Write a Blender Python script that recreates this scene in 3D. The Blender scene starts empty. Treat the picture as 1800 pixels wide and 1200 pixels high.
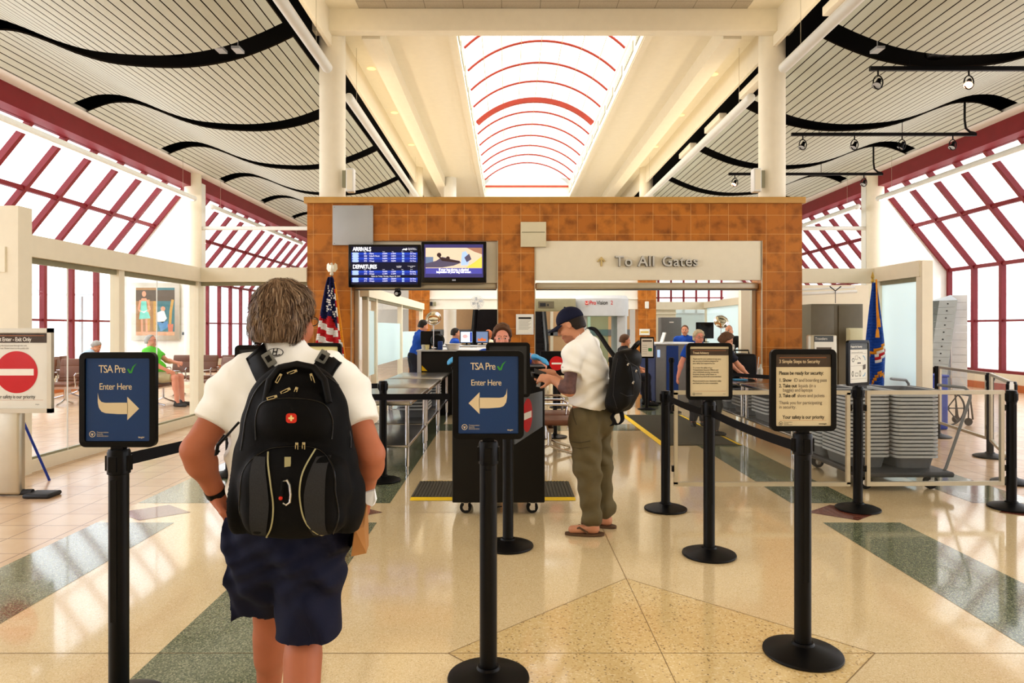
import bpy, bmesh, math, random
import numpy as np
from mathutils import Vector, Matrix, Euler
from mathutils.bvhtree import BVHTree
random.seed(7); np.random.seed(7)
C = bpy.context.scene.collection
PI = math.pi
# survey of the hall: eye height 1.52 m, looking along +Y
EYE = 1.52
def at(px, py, d): return Vector(((px-893)/1200*d, d, EYE-(py-578)/1200*d))
def fl(px, py):
    d = 1200*EYE/(py-578); return Vector(((px-893)/1200*d, d, 0))
AX = 0.72                       # axis of symmetry of the hall
def lin(c):
    out = []
    for v in c[:3]:
        v = v/255.0
        out.append(v/12.92 if v <= .04045 else ((v+.055)/1.055)**2.4)
    return (*out, 1)
# ------------------------------------------------------------------ materials
def newmat(name):
    m = bpy.data.materials.new(name); m.use_nodes = True
    nt = m.node_tree; b = nt.nodes['Principled BSDF']
    return m, nt, b
def N(nt, t, **kw):
    n = nt.nodes.new(t)
    for k, v in kw.items():
        if k in n.inputs: n.inputs[k].default_value = v
        else: setattr(n, k, v)
    return n
def mixc(nt, fac, a, b, blend='MIX'):
    n = nt.nodes.new('ShaderNodeMix'); n.data_type = 'RGBA'; n.blend_type = blend
    for i, v in ((0, fac), (6, a), (7, b)):
        if hasattr(v, 'links'): nt.links.new(v, n.inputs[i])
        else: n.inputs[i].default_value = v
    return n.outputs[2]
def mat(name, col, rough=.5, metal=0, var=.06, ns=8, bump=0, bs=200, emit=0, spec=.5, stretch=None, coat=0):
    m, nt, b = newmat(name)
    L = nt.links.new
    tc = N(nt, 'ShaderNodeTexCoord'); vec = tc.outputs['Object']
    if stretch:
        mp = N(nt, 'ShaderNodeMapping'); mp.inputs['Scale'].default_value = stretch; L(vec, mp.inputs[0]); vec = mp.outputs[0]
    no = N(nt, 'ShaderNodeTexNoise', Scale=ns, Detail=4.0); L(vec, no.inputs['Vector'])
    c = lin(col)
    lo = tuple(max(0, x*(1-var*2)) for x in c[:3])+(1,); hi = tuple(min(1, x*(1+var*2)) for x in c[:3])+(1,)
    o = mixc(nt, no.outputs[0], lo, hi)
    L(o, b.inputs['Base Color'])
    b.inputs['Roughness'].default_value = rough; b.inputs['Metallic'].default_value = metal
    b.inputs['Specular IOR Level'].default_value = spec
    if coat: b.inputs['Coat Weight'].default_value = coat; b.inputs['Coat Roughness'].default_value = .08
    if emit:
        L(o, b.inputs['Emission Color']); b.inputs['Emission Strength'].default_value = emit
    if bump:
        n2 = N(nt, 'ShaderNodeTexNoise', Scale=bs, Detail=3.0); L(vec, n2.inputs['Vector'])
        bp = N(nt, 'ShaderNodeBump', Strength=bump, Distance=.01); L(n2.outputs[0], bp.inputs['Height']); L(bp.outputs[0], b.inputs['Normal'])
    return m
def glassmat(name, tint=(1,1,1,1), refl=.06, haze=0.0, hazecol=(.8,.9,.92,1), rough=0.02, fk=.5):
    m, nt, b = newmat(name); nt.nodes.remove(b); L = nt.links.new
    out = nt.nodes['Material Output']
    tr = N(nt, 'ShaderNodeBsdfTransparent', Color=tint)
    gl = N(nt, 'ShaderNodeBsdfGlossy', Roughness=rough); gl.inputs['Color'].default_value = (1,1,1,1)
    no = N(nt, 'ShaderNodeTexNoise', Scale=3.0)
    fr = N(nt, 'ShaderNodeLayerWeight', Blend=.25)
    mu = N(nt, 'ShaderNodeMath', operation='MULTIPLY_ADD'); L(fr.outputs['Fresnel'], mu.inputs[0]); mu.inputs[1].default_value = fk; mu.inputs[2].default_value = refl*.3
    mx = N(nt, 'ShaderNodeMixShader'); L(mu.outputs[0], mx.inputs[0]); L(tr.outputs[0], mx.inputs[1]); L(gl.outputs[0], mx.inputs[2])
    last = mx
    if haze:
        df = N(nt, 'ShaderNodeBsdfDiffuse', Color=hazecol); tl = N(nt, 'ShaderNodeBsdfTranslucent', Color=hazecol)
        m1 = N(nt, 'ShaderNodeMixShader', Fac=.5); L(df.outputs[0], m1.inputs[1]); L(tl.outputs[0], m1.inputs[2])
        m2 = N(nt, 'ShaderNodeMixShader', Fac=haze); L(mx.outputs[0], m2.inputs[1]); L(m1.outputs[0], m2.inputs[2]); last = m2
    L(last.outputs[0], out.inputs[0]); return m
def geo_uv(nt):
    """u = x+y, v = z of the world position, for axis-aligned walls"""
    g = N(nt, 'ShaderNodeNewGeometry'); s = N(nt, 'ShaderNodeSeparateXYZ'); nt.links.new(g.outputs['Position'], s.inputs[0])
    a = N(nt, 'ShaderNodeMath', operation='ADD'); nt.links.new(s.outputs[0], a.inputs[0]); nt.links.new(s.outputs[1], a.inputs[1])
    c = N(nt, 'ShaderNodeCombineXYZ'); nt.links.new(a.outputs[0], c.inputs[0]); nt.links.new(s.outputs[2], c.inputs[1])
    return c.outputs[0], g.outputs['Position']
def tilemat(name, c1, c2, mortar, size, ms, rough, uv='wall', blotch=.5, off=(0,0,0), noise_scale=6, rot=0, blotchcol=None, spec=.5):
    m, nt, b = newmat(name); L = nt.links.new
    if uv == 'wall': vec, pos = geo_uv(nt)
    else:
        g = N(nt, 'ShaderNodeNewGeometry'); vec = pos = g.outputs['Position']
    mp = N(nt, 'ShaderNodeMapping'); mp.inputs['Location'].default_value = off; mp.inputs['Rotation'].default_value = (0,0,rot); L(vec, mp.inputs[0])
    br = N(nt, 'ShaderNodeTexBrick', Scale=1.0, offset=0.0, squash=1.0)
    br.inputs['Color1'].default_value = lin(c1); br.inputs['Color2'].default_value = lin(c2); br.inputs['Mortar'].default_value = lin(mortar)
    br.inputs['Mortar Size'].default_value = ms; br.inputs['Mortar Smooth'].default_value = .2
    sx, sy = size if isinstance(size, tuple) else (size, size)
    br.inputs['Brick Width'].default_value = sx; br.inputs['Row Height'].default_value = sy
    L(mp.outputs[0], br.inputs['Vector'])
    no = N(nt, 'ShaderNodeTexNoise', Scale=noise_scale, Detail=5.0); L(pos, no.inputs['Vector'])
    rmp = N(nt, 'ShaderNodeMapRange'); rmp.inputs[1].default_value = .45; rmp.inputs[2].default_value = .75; rmp.inputs[4].default_value = blotch; L(no.outputs[0], rmp.inputs[0])
    o = mixc(nt, rmp.outputs[0], br.outputs['Color'], lin(blotchcol or c2), 'MULTIPLY' if blotchcol is None else 'MIX')
    o = mixc(nt, br.outputs['Fac'], o, lin(mortar))
    L(o, b.inputs['Base Color']); b.inputs['Roughness'].default_value = rough; b.inputs['Specular IOR Level'].default_value = spec
    bp = N(nt, 'ShaderNodeBump', Strength=.25, Distance=.004, invert=True); L(br.outputs['Fac'], bp.inputs['Height']); L(bp.outputs[0], b.inputs['Normal'])
    return m
def terrazzo(name, base, chips, sc=160, rough=.1, amt=.5, big=None):
    m, nt, b = newmat(name); L = nt.links.new
    g = N(nt, 'ShaderNodeNewGeometry')
    vo = N(nt, 'ShaderNodeTexVoronoi', Scale=sc); L(g.outputs['Position'], vo.inputs['Vector'])
    sp = N(nt, 'ShaderNodeSeparateColor'); L(vo.outputs['Color'], sp.inputs[0])
    cur = lin(base)
    no = N(nt, 'ShaderNodeTexNoise', Scale=1.3, Detail=3.0); L(g.outputs['Position'], no.inputs['Vector'])
    cur = mixc(nt, no.outputs[0], tuple(x*.9 for x in cur[:3])+(1,), tuple(min(1, x*1.08) for x in cur[:3])+(1,))
    lo = 0
    for ccol, frac in chips:
        r1 = N(nt, 'ShaderNodeMath', operation='GREATER_THAN'); L(sp.outputs[0], r1.inputs[0]); r1.inputs[1].default_value = 1-lo-frac
        r2 = N(nt, 'ShaderNodeMath', operation='LESS_THAN'); L(sp.outputs[0], r2.inputs[0]); r2.inputs[1].default_value = 1-lo
        mm = N(nt, 'ShaderNodeMath', operation='MULTIPLY'); L(r1.outputs[0], mm.inputs[0]); L(r2.outputs[0], mm.inputs[1])
        m3 = N(nt, 'ShaderNodeMath', operation='MULTIPLY'); L(mm.outputs[0], m3.inputs[0]); m3.inputs[1].default_value = amt
        cur = mixc(nt, m3.outputs[0], cur, lin(ccol)); lo += frac
    L(cur, b.inputs['Base Color']); b.inputs['Roughness'].default_value = rough
    b.inputs['Coat Weight'].default_value = .5; b.inputs['Coat Roughness'].default_value = .06
    return m
M = {}
M['cream'] = mat('cream paint', (238,228,205), .55, var=.02)
M['white_wall'] = mat('white wall paint', (240,237,228), .6, var=.015)
M['ceil_cream'] = mat('cream ceiling paint', (240,230,208), .7, var=.02)
M['ochre'] = mat('ochre stone cap', (198,152,82), .4, var=.08, ns=5)
M['black_plastic'] = mat('black plastic', (9,9,11), .36, var=.1, spec=.3)
M['black_metal'] = mat('black powder coat', (9,9,12), .4, var=.12, ns=30, spec=.35)
M['black_gloss'] = mat('black glossy plastic', (12,12,14), .2, var=.1)
M['plenum'] = mat('black plenum', (8,8,10), .8, var=.2)
M['red_steel'] = mat('dark red painted steel', (134,38,46), .45, var=.08, ns=4)
M['skyl_red'] = mat('orange red painted rib', (186,72,48), .5, var=.06)
M['chrome'] = mat('chrome', (215,215,220), .14, 1.0, var=.02)
M['steel'] = mat('brushed stainless steel', (190,190,190), .25, 1.0, var=.05, ns=20, stretch=(1,20,1))
M['alum'] = mat('satin aluminium', (205,198,180), .35, .75, var=.03)
M['bin_body_shade'] = mat('shaded bin plastic', (104,106,108), .55, var=.05)  # bin body darkened, shade between stacked rims put into its colour
M['bin_rim_lit'] = mat('lit bin rim', (172,174,174), .45, var=.04)  # same plastic lightened, so rims look lit against the gaps
M['grey_mid'] = mat('mid grey paint', (120,122,124), .45, var=.05)
M['grey_light'] = mat('light grey plastic', (196,198,200), .4, var=.04)
M['grey_dark'] = mat('dark grey paint', (48,50,54), .5, var=.05)
M['white_plastic'] = mat('white plastic', (232,230,224), .4, var=.02)
M['white_metal'] = mat('white painted metal', (226,224,216), .35, var=.03)
M['paper'] = mat('white paper', (236,232,220), .7, var=.02)
M['paper_tan'] = mat('cream sign paper', (222,206,172), .6, var=.02)
M['sign_brown'] = mat('dark brown sign print', (78,64,52), .6, var=.03)
M['sign_blue'] = mat('blue sign print', (8,60,112), .4, var=.05, ns=3)
M['ink'] = mat('black ink', (30,27,25), .6, var=.05)
M['ink_grey'] = mat('grey ink', (105,95,85), .6, var=.05)
M['ink_white'] = mat('white ink', (245,240,228), .6, var=.01)
M['ink_tan'] = mat('pale tan ink', (226,206,170), .6, var=.01)
M['ink_orange'] = mat('orange ink', (196,120,70), .6, var=.03)
M['ink_red'] = mat('red sign ink', (205,30,36), .5, var=.04)
M['ink_green'] = mat('green sign ink', (62,160,58), .5, var=.04)
M['yellow'] = mat('yellow rubber', (236,196,24), .6, var=.06, ns=20)
M['belt'] = mat('black belt webbing', (14,15,21), .65, var=.08, ns=60, bump=.2, bs=600, spec=.3)
M['brown_seat'] = mat('brown vinyl', (112,72,52), .4, var=.08)
M['navy'] = mat('navy cloth', (16,21,48), .8, var=.12, ns=14, bump=.15, bs=350)
M['blue_shirt'] = mat('royal blue cloth', (28,78,170), .8, var=.1, ns=12)
M['white_shirt'] = mat('white cotton', (244,240,232), .85, var=.02, ns=9, bump=.1, bs=500)
M['olive'] = mat('olive cotton', (106,95,68), .85, var=.1, ns=12, bump=.15, bs=300)
M['black_cloth'] = mat('black nylon', (9,9,11), .65, var=.2, ns=20, bump=.2, bs=500, spec=.25)
M['black_cloth2'] = mat('black ripstop nylon', (12,12,14), .5, var=.15, ns=30, bump=.25, bs=700, spec=.35)
M['strap_grey'] = mat('grey strap patch', (120,118,110), .6, var=.08)
M['piping'] = mat('pale khaki piping', (168,160,120), .5, var=.05)
M['brass'] = mat('pale metal zip pulls', (205,190,150), .3, .8, var=.05)
M['gold'] = mat('gold fringe', (226,150,30), .5, var=.12, ns=30)
M['kraft'] = mat('brown kraft paper', (178,128,78), .8, var=.08, ns=10)
M['tissue'] = mat('white tissue', (240,240,240), .9, var=.02)
M['blue_paint'] = mat('machine blue paint', (36,70,140), .4, var=.05)
M['blue_bin'] = mat('blue plastic', (30,60,150), .4, var=.05)
M['beige_metal'] = mat('beige grey metal', (150,146,120), .4, var=.05)
M['olive_metal'] = mat('olive grey cabinet', (108,102,84), .45, var=.05)
M['orange_wall'] = mat('tan wall paint', (205,170,130), .6, var=.03)
M['orange_base'] = mat('orange stone base', (196,112,58), .4, var=.12, ns=6)
M['escalator'] = mat('dark escalator', (40,34,36), .6, var=.15, ns=3)
M['lamp_glow'] = mat('lit lamp lens', (255,246,228), .4, var=.0, emit=6)
M['tube_glow'] = mat('lit fluorescent lens', (255,250,238), .4, var=.0, emit=2.2)
M['downlight'] = mat('lit downlight lens', (255,228,180), .4, var=0, emit=.45)
M['spot_warm'] = mat('warm spot lens', (255,190,150), .4, var=0, emit=4)
M['rubber'] = mat('black rubber', (22,22,22), .7, var=.1)
M['glove'] = mat('blue nitrile', (80,160,205), .5, var=.04)
M['sole'] = mat('brown leather sandal', (96,72,52), .6, var=.1)
M['ribmat'] = mat('dark grey ribbed rubber', (78,74,62), .7, var=.06)
M['mirror'] = mat('mirror', (225,220,205), .08, 1.0, var=.05)
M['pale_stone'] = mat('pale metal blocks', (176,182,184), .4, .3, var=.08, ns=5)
M['pale_stone2'] = mat('white metal blocks', (226,228,230), .4, .2, var=.06, ns=5)
M['dot'] = mat('dark bolt', (40,40,44), .5)
M['glass'] = glassmat('clear glass', (.97,.99,.98,1), .05)
M['glass_clear'] = glassmat('clear acrylic', (.97,.975,.965,1), .04, haze=.03, hazecol=(.7,.7,.66,1))
M['glass_win'] = glassmat('window glass', (1,1,1,1), .03)
M['frost'] = glassmat('frosted film', (.9,.98,.98,1), .05, haze=.85, hazecol=(.70,.88,.90,1), rough=.2)
M['teal_glass'] = glassmat('teal tinted glass', (.55,.82,.80,1), .05, haze=.12, hazecol=(.5,.8,.78,1))
M['tile_wall'] = tilemat('amber wall tile', (198,126,50), (180,110,42), (212,164,104), .3055, .0035, .3, off=(.045,.0,0), blotch=.85, blotchcol=(126,74,28), noise_scale=6)
M['acoustic'] = tilemat('acoustic ceiling tile', (196,186,168), (192,182,164), (150,140,122), .61, .006, .9, uv='floor', blotch=.25, noise_scale=60, off=(.1,.3,0))
M['floor_tile'] = tilemat('beige floor tile', (214,184,152), (206,174,142), (150,126,104), (.33,.33), .005, .22, uv='floor', blotch=.2, noise_scale=3, rot=0)
M['terr'] = terrazzo('cream terrazzo', (222,198,156), [((196,168,124),.16),((240,224,190),.2),((150,120,84),.02)], 220, .12, .45)
M['terr_green'] = terrazzo('green terrazzo', (112,118,92), [((74,84,66),.3),((160,160,132),.25)], 170, .12, .8)
M['terr_speck'] = terrazzo('speckled terrazzo', (220,192,140), [((84,62,40),.035),((196,160,104),.10),((236,218,176),.12)], 125, .13, .6)
M['terr_red'] = terrazzo('red terrazzo', (122,72,58), [((90,50,42),.3),((160,110,90),.2)], 170, .12, .8)
M['joint'] = mat('dark floor joint', (140,116,84), .4)
M['slat'] = mat('cream ceiling slats', (204,206,192), .5, var=.03, ns=2)
M['plenum_warm'] = mat('dark slot', (58,46,34), .8)
M['skylight_glass'] = glassmat('skylight glazing', (1,1,1,1), .02, haze=.12, hazecol=(1,1,1,1))
M['skyl_purlin'] = mat('pale skylight purlin', (235,215,170), .5)
M['glow_pane'] = mat('glowing far pane', (245,248,250), .5, emit=1.2)  # panes glow in place of daylight, the wall behind is solid
M['outside_ground'] = mat('pale concrete apron', (225,225,222), .8)
M['outside_blue'] = mat('pale blue panel', (150,180,190), .6)
M['glass_sign'] = glassmat('sign cover', (1,1,1,1), .02, rough=.08, fk=.18)
M['grey_dark2'] = mat('slate sign header', (92,96,98), .6, var=.03)
M['ink_cyan'] = mat('blue grey ink', (120,170,200), .6)
M['yellow_print'] = mat('pale yellow sign print', (236,226,170), .6, var=.03)
M['ink_yellow'] = mat('yellow ink', (228,196,60), .6)
M['podium_black'] = mat('matt black laminate', (9,8,8), .5, var=.1, ns=4)
M['grey_mid2'] = mat('slate grey banner', (104,108,112), .6, var=.04)
def skinmat(name,c):
    m=mat(name,c,.55,var=.05,ns=14); b=m.node_tree.nodes['Principled BSDF']; b.inputs['Subsurface Weight'].default_value=.08; b.inputs['Subsurface Radius'].default_value=(.02,.008,.005); return m
M['skin']=skinmat('fair skin',(214,152,120)); M['skin_tan']=skinmat('tanned skin',(180,112,82)); M['skin_mid']=skinmat('warm skin',(204,146,114)); M['skin_pink']=skinmat('pink skin',(220,150,126))
M['lips']=mat('lips',(176,96,84),.5); M['eye_white']=mat('eye white',(225,220,212),.3); M['eye_dark']=mat('eye pupil',(36,28,24),.2); M['brow']=mat('brow hair',(92,70,52),.8)
M['stubble']=mat('dark beard stubble',(172,120,94),.8,var=.1,ns=120)
M['tattoo']=mat('tattooed skin',(104,76,72),.55,var=.35,ns=28)
M['hair_brown']=mat('brown hair',(96,66,44),.55,var=.25,ns=30,stretch=(3,3,.6),bump=.5,bs=120); M['hair_greybrown']=mat('grey brown hair',(124,98,74),.5,var=.28,ns=36,stretch=(4,4,.8))
M['hair_greybrown2']=mat('light grey brown hair',(158,134,108),.45,var=.2,ns=36,stretch=(4,4,.8)); M['hair_greybrown3']=mat('dark brown hair strands',(76,56,40),.5,var=.2,ns=36)
M['hair_grey']=mat('grey hair',(160,156,150),.6,var=.15,ns=40,bump=.4,bs=120); M['hair_dark']=mat('dark hair',(38,30,26),.55,var=.2,ns=30,bump=.3,bs=120); M['hair_red']=mat('reddish hair',(168,96,56),.6,var=.15,ns=30); M['hair_blond']=mat('grey blond hair',(206,190,158),.6,var=.15,ns=40,bump=.4,bs=120)
M['shoe_black']=mat('black shoe',(24,24,28),.5); M['chrome_dark']=mat('thin dark metal',(90,86,80),.3,.7)
M['green_shirt']=mat('bright green cotton',(96,206,50),.8,var=.06,ns=10); M['khaki']=mat('khaki cotton',(176,164,130),.85,var=.06,ns=14); M['dark_trousers']=mat('dark navy trousers',(30,32,46),.8,var=.1,ns=14)
M['black_shirt']=mat('black shirt cloth',(26,26,30),.8,var=.1,ns=14); M['pale_shirt']=mat('pale blue cotton',(176,200,220),.8,var=.05); M['cream_shirt']=mat('cream cotton',(232,214,186),.8,var=.05); M['teal_mask']=mat('pale blue paper mask',(110,180,200),.7)
M['cap_navy']=mat('navy cap cloth',(14,20,48),.8,var=.1,ns=30,bump=.2,bs=400)
M['black_mesh']=mat('grey black mesh cloth',(44,44,46),.7,var=.25,ns=300)
M['badge_red']=mat('red badge enamel',(205,48,30),.35); M['badge_gold']=mat('pale gold badge cross',(240,214,150),.35)
M['olive_dark']=mat('dark olive seam',(84,76,56),.85)
M['letter_grey']=mat('grey metal letters',(206,203,194),.4,.0,var=.02); M['letter_gold']=mat('pale gold metal',(206,182,126),.4,.1,var=.03)
M['plate_grey']=mat('galvanised plate',(186,188,190),.4,.35,var=.05,ns=3); M['plate_cream']=mat('cream plate',(222,212,182),.5,var=.05,ns=3); M['plate_cream2']=mat('beige box paint',(206,202,168),.5,var=.03)
for n_,c_,e_ in (('scr_navy',(10,16,52),.35),('scr_blue',(30,70,190),.5),('scr_blue2',(22,48,150),.5),('scr_white',(240,242,250),.8),('scr_pale',(170,196,232),.6),('scr_purple',(66,62,120),.5),('scr_sand',(216,200,176),.6),('scr_violet',(84,84,176),.5),('scr_steel',(110,130,165),.5),('scr_slate',(92,86,110),.5),('scr_dark',(66,46,48),.4),('scr_yellow',(236,206,90),.6),('scr_brown',(170,126,104),.5),('scr_pink',(230,170,170),.6),('scr_orange',(200,110,60),.6)): M[n_]=mat('screen '+n_[4:],c_,.3,var=.02,emit=e_)
M['flag_navy']=mat('flag navy',(28,34,84),.7,var=.1,ns=20); M['flag_red']=mat('flag red',(196,34,44),.7,var=.08,ns=20); M['flag_white']=mat('flag white',(240,236,232),.7,var=.03); M['flag_blue']=mat('flag blue',(22,76,168),.65,var=.12,ns=10)
M['gold_metal']=mat('brass base',(150,110,50),.35,.8); M['gold_metal2']=mat('brass finial',(226,200,120),.3,.8); M['silver_metal']=mat('pale eagle metal',(232,226,208),.3,.6); M['wood_pole']=mat('dark wood pole',(90,58,36),.45)
M['blue_dark']=mat('dark blue panel',(34,46,92),.45); M['leaf_green']=mat('leaf green print',(70,150,80),.6)
for n_,c_ in (('pic_lilac',(186,160,204)),('pic_pink',(224,160,160)),('pic_teal',(70,116,122)),('pic_brown',(160,124,86)),('pic_dark',(96,84,72)),('pic_ochre',(190,150,84)),('pic_tan',(206,160,126)),('pic_aqua',(120,196,178)),('pic_blue',(92,140,180)),('pic_terra',(196,120,96))): M[n_]=mat('paint '+n_[4:],c_,.7,var=.12,ns=9)
M['grey_steel']=mat('grey machine panel',(136,140,146),.35,.2,var=.05)
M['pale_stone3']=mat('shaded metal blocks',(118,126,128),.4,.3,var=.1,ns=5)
M['strap_dark']=mat('charcoal zip tape',(44,44,48),.4,spec=.6)
M['letter_shade']=mat('shaded letter return',(74,72,68),.5)  # letter sides darkened, their shadow outline put into the colour
# ------------------------------------------------------------------ mesh helpers
class MB:
    def __init__(s): s.v = []; s.f = []; s.m = []; s.uv = None
    def add(s, vs, fs, mi=0):
        b = len(s.v); s.v.extend([tuple(v) for v in vs]); s.f.extend([tuple(b+i for i in f) for f in fs]); s.m.extend([mi]*len(fs)); return s
    def quad(s, a, b, c, d, mi=0): return s.add([a, b, c, d], [(0,1,2,3)], mi)
    def poly(s, pts, mi=0): return s.add(pts, [tuple(range(len(pts)))], mi)
    def box(s, lo, hi, mi=0):
        x0,y0,z0 = lo; x1,y1,z1 = hi
        vs = [(x0,y0,z0),(x1,y0,z0),(x1,y1,z0),(x0,y1,z0),(x0,y0,z1),(x1,y0,z1),(x1,y1,z1),(x0,y1,z1)]
        return s.add(vs, [(0,3,2,1),(4,5,6,7),(0,1,5,4),(1,2,6,5),(2,3,7,6),(3,0,4,7)], mi)
    def cbox(s, c, size, mi=0, rot=None):
        hx,hy,hz = [q/2 for q in size]
        vs = [Vector((x,y,z)) for z in (-hz,hz) for (x,y) in ((-hx,-hy),(hx,-hy),(hx,hy),(-hx,hy))]
        if rot is not None:
            R = rot if isinstance(rot, Matrix) else Euler(rot).to_matrix()
            vs = [R @ v for v in vs]
        c = Vector(c)
        return s.add([v+c for v in vs], [(0,3,2,1),(4,5,6,7),(0,1,5,4),(1,2,6,5),(2,3,7,6),(3,0,4,7)], mi)
    def rbox(s, c, size, r, mi=0, seg=3, rot=None):
        bm = bmesh.new(); bmesh.ops.create_cube(bm, size=1)
        bmesh.ops.scale(bm, vec=size, verts=bm.verts)
        bmesh.ops.bevel(bm, geom=bm.edges[:], offset=min(r, min(size)*.49), segments=seg, profile=.5, affect='EDGES')
        if rot is not None: bmesh.ops.rotate(bm, cent=(0,0,0), matrix=Euler(rot).to_matrix() if not isinstance(rot, Matrix) else rot, verts=bm.verts)
        bm.verts.index_update(); c = Vector(c)
        s.add([v.co+c for v in bm.verts], [tuple(v.index for v in f.verts) for f in bm.faces], mi); bm.free(); return s
    def beam(s, p0, p1, w, h, mi=0, up=(0,0,1)):
        p0, p1 = Vector(p0), Vector(p1); t = (p1-p0).normalized(); u = Vector(up)
        sx = t.cross(u)
        if sx.length < 1e-4: sx = t.cross(Vector((1,0,0)))
        sx.normalize(); sy = sx.cross(t).normalized()
        vs = [p + sx*a*w/2 + sy*b*h/2 for p in (p0,p1) for (a,b) in ((-1,-1),(1,-1),(1,1),(-1,1))]
        return s.add(vs, [(3,2,1,0),(4,5,6,7),(0,1,5,4),(1,2,6,5),(2,3,7,6),(3,0,4,7)], mi)
    def tube(s, pts, r, n=10, mi=0, caps=True, closed=False):
        pts = [Vector(p) for p in pts]; k = len(pts)
        rs = r if isinstance(r, (list, tuple)) else [r]*k
        ring = []; prev = None
        for i, p in enumerate(pts):
            if closed: t = pts[(i+1)%k]-pts[i-1]
            else: t = pts[min(i+1,k-1)]-pts[max(i-1,0)]
            t.normalize()
            if prev is None:
                a = t.cross(Vector((0,0,1)))
                if a.length < 1e-3: a = t.cross(Vector((1,0,0)))
            else: a = prev - t*prev.dot(t)
            a.normalize(); prev = a; b = t.cross(a)
            ring.append([p+(a*math.cos(2*PI*j/n)+b*math.sin(2*PI*j/n))*rs[i] for j in range(n)])
        vs = [v for rr in ring for v in rr]; fs = []
        for i in range(k if closed else k-1):
            o = ((i+1)%k)*n; q = i*n
            for j in range(n): fs.append((q+j, q+(j+1)%n, o+(j+1)%n, o+j))
        if caps and not closed: fs.append(tuple(range(n-1,-1,-1))); fs.append(tuple((k-1)*n+j for j in range(n)))
        return s.add(vs, fs, mi)
    def cyl(s, p0, p1, r0, r1=None, n=20, mi=0, caps=True): return s.tube([p0, p1], [r0, r0 if r1 is None else r1], n, mi, caps)
    def lathe(s, prof, c=(0,0,0), n=28, mi=0, axis='z'):
        vs = []; fs = []; c = Vector(c); k = len(prof)
        for (r, z) in prof:
            for j in range(n):
                a = 2*PI*j/n; x, y = r*math.cos(a), r*math.sin(a)
                vs.append(c+(Vector((x,y,z)) if axis == 'z' else Vector((x,z,y)) if axis == 'y' else Vector((z,x,y))))
        for i in range(k-1):
            for j in range(n):
                q = (i*n+j, i*n+(j+1)%n, (i+1)*n+(j+1)%n, (i+1)*n+j)
                fs.append(q if axis != 'y' else q[::-1])
        return s.add(vs, fs, mi)
    def ball(s, c, r, mi=0, n=12, m=8):
        r = r if isinstance(r, (tuple, list)) else (r, r, r); c = Vector(c); vs = []; fs = []
        for i in range(m+1):
            t = PI*i/m
            for j in range(n):
                a = 2*PI*j/n; vs.append(c+Vector((r[0]*math.sin(t)*math.cos(a), r[1]*math.sin(t)*math.sin(a), r[2]*math.cos(t))))
        for i in range(m):
            for j in range(n): fs.append((i*n+j, (i+1)*n+j, (i+1)*n+(j+1)%n, i*n+(j+1)%n))
        return s.add(vs, fs, mi)
    def prism(s, pts, vec, mi=0):
        pts = [Vector(p) for p in pts]; vec = Vector(vec); n = len(pts)
        vs = pts+[p+vec for p in pts]
        fs = [tuple(range(n-1,-1,-1)), tuple(range(n,2*n))]+[(i,(i+1)%n,n+(i+1)%n,n+i) for i in range(n)]
        return s.add(vs, fs, mi)
    def strip(s, a, b, mi=0, closed=False):
        n = len(a); vs = list(a)+list(b)
        fs = [(i, (i+1)%n, n+(i+1)%n, n+i) for i in range(n if closed else n-1)]
        return s.add(vs, fs, mi)
    def build(s, name, mats, parent=None, smooth=30, world=False, off=None):
        me = bpy.data.meshes.new(name)
        vs = s.v
        if off is not None: vs = [(x+off[0], y+off[1], z+off[2]) for x,y,z in vs]
        if world and parent is not None:
            p = parent; mw = Matrix.Identity(4)
            while p is not None:
                mw = (Matrix.Translation(p.location) @ p.rotation_euler.to_matrix().to_4x4()) @ mw; p = p.parent
            inv = mw.inverted(); vs = [tuple(inv @ Vector(v)) for v in vs]
        me.from_pydata(vs, [], s.f); me.update()
        return finish(me, name, mats, parent, smooth, s.m)
def finish(me, name, mats, parent, smooth, midx=None):
    mats = mats if isinstance(mats, (list, tuple)) else [mats]
    for m in mats: me.materials.append(M[m] if isinstance(m, str) else m)
    if midx is not None and any(midx): me.polygons.foreach_set('material_index', midx)
    if smooth:
        me.polygons.foreach_set('use_smooth', [True]*len(me.polygons))
        if smooth < 180: me.set_sharp_from_angle(angle=math.radians(smooth))
    me.update()
    o = bpy.data.objects.new(name, me); C.objects.link(o)
    if parent is not None: o.parent = parent
    return o
def tag(o, label=None, cat=None, group=None, kind=None):
    if label: o['label'] = label
    if cat: o['category'] = cat
    if group: o['group'] = group
    if kind: o['kind'] = kind
    return o
def thing(name, label, cat, loc=(0,0,0), rz=0, group=None):
    o = bpy.data.objects.new(name, None); C.objects.link(o); o.empty_display_size = .1
    o.location = loc; o.rotation_euler = (0,0,rz)
    return tag(o, label, cat, group)
def struct(o): o['kind'] = 'structure'; return o
def kids(o): return [c for c in C.objects if c.parent == o]
CH = {}
def copy_tree(o, loc=None, rz=None, label=None, group=None, parent=None):
    c = o.copy(); C.objects.link(c); c.parent = parent
    if loc is not None: c.location = loc
    if rz is not None: c.rotation_euler = (0,0,rz)
    if label: c['label'] = label
    if group: c['group'] = group
    for ch in list(o.children): copy_tree(ch, parent=c)
    return c
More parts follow.
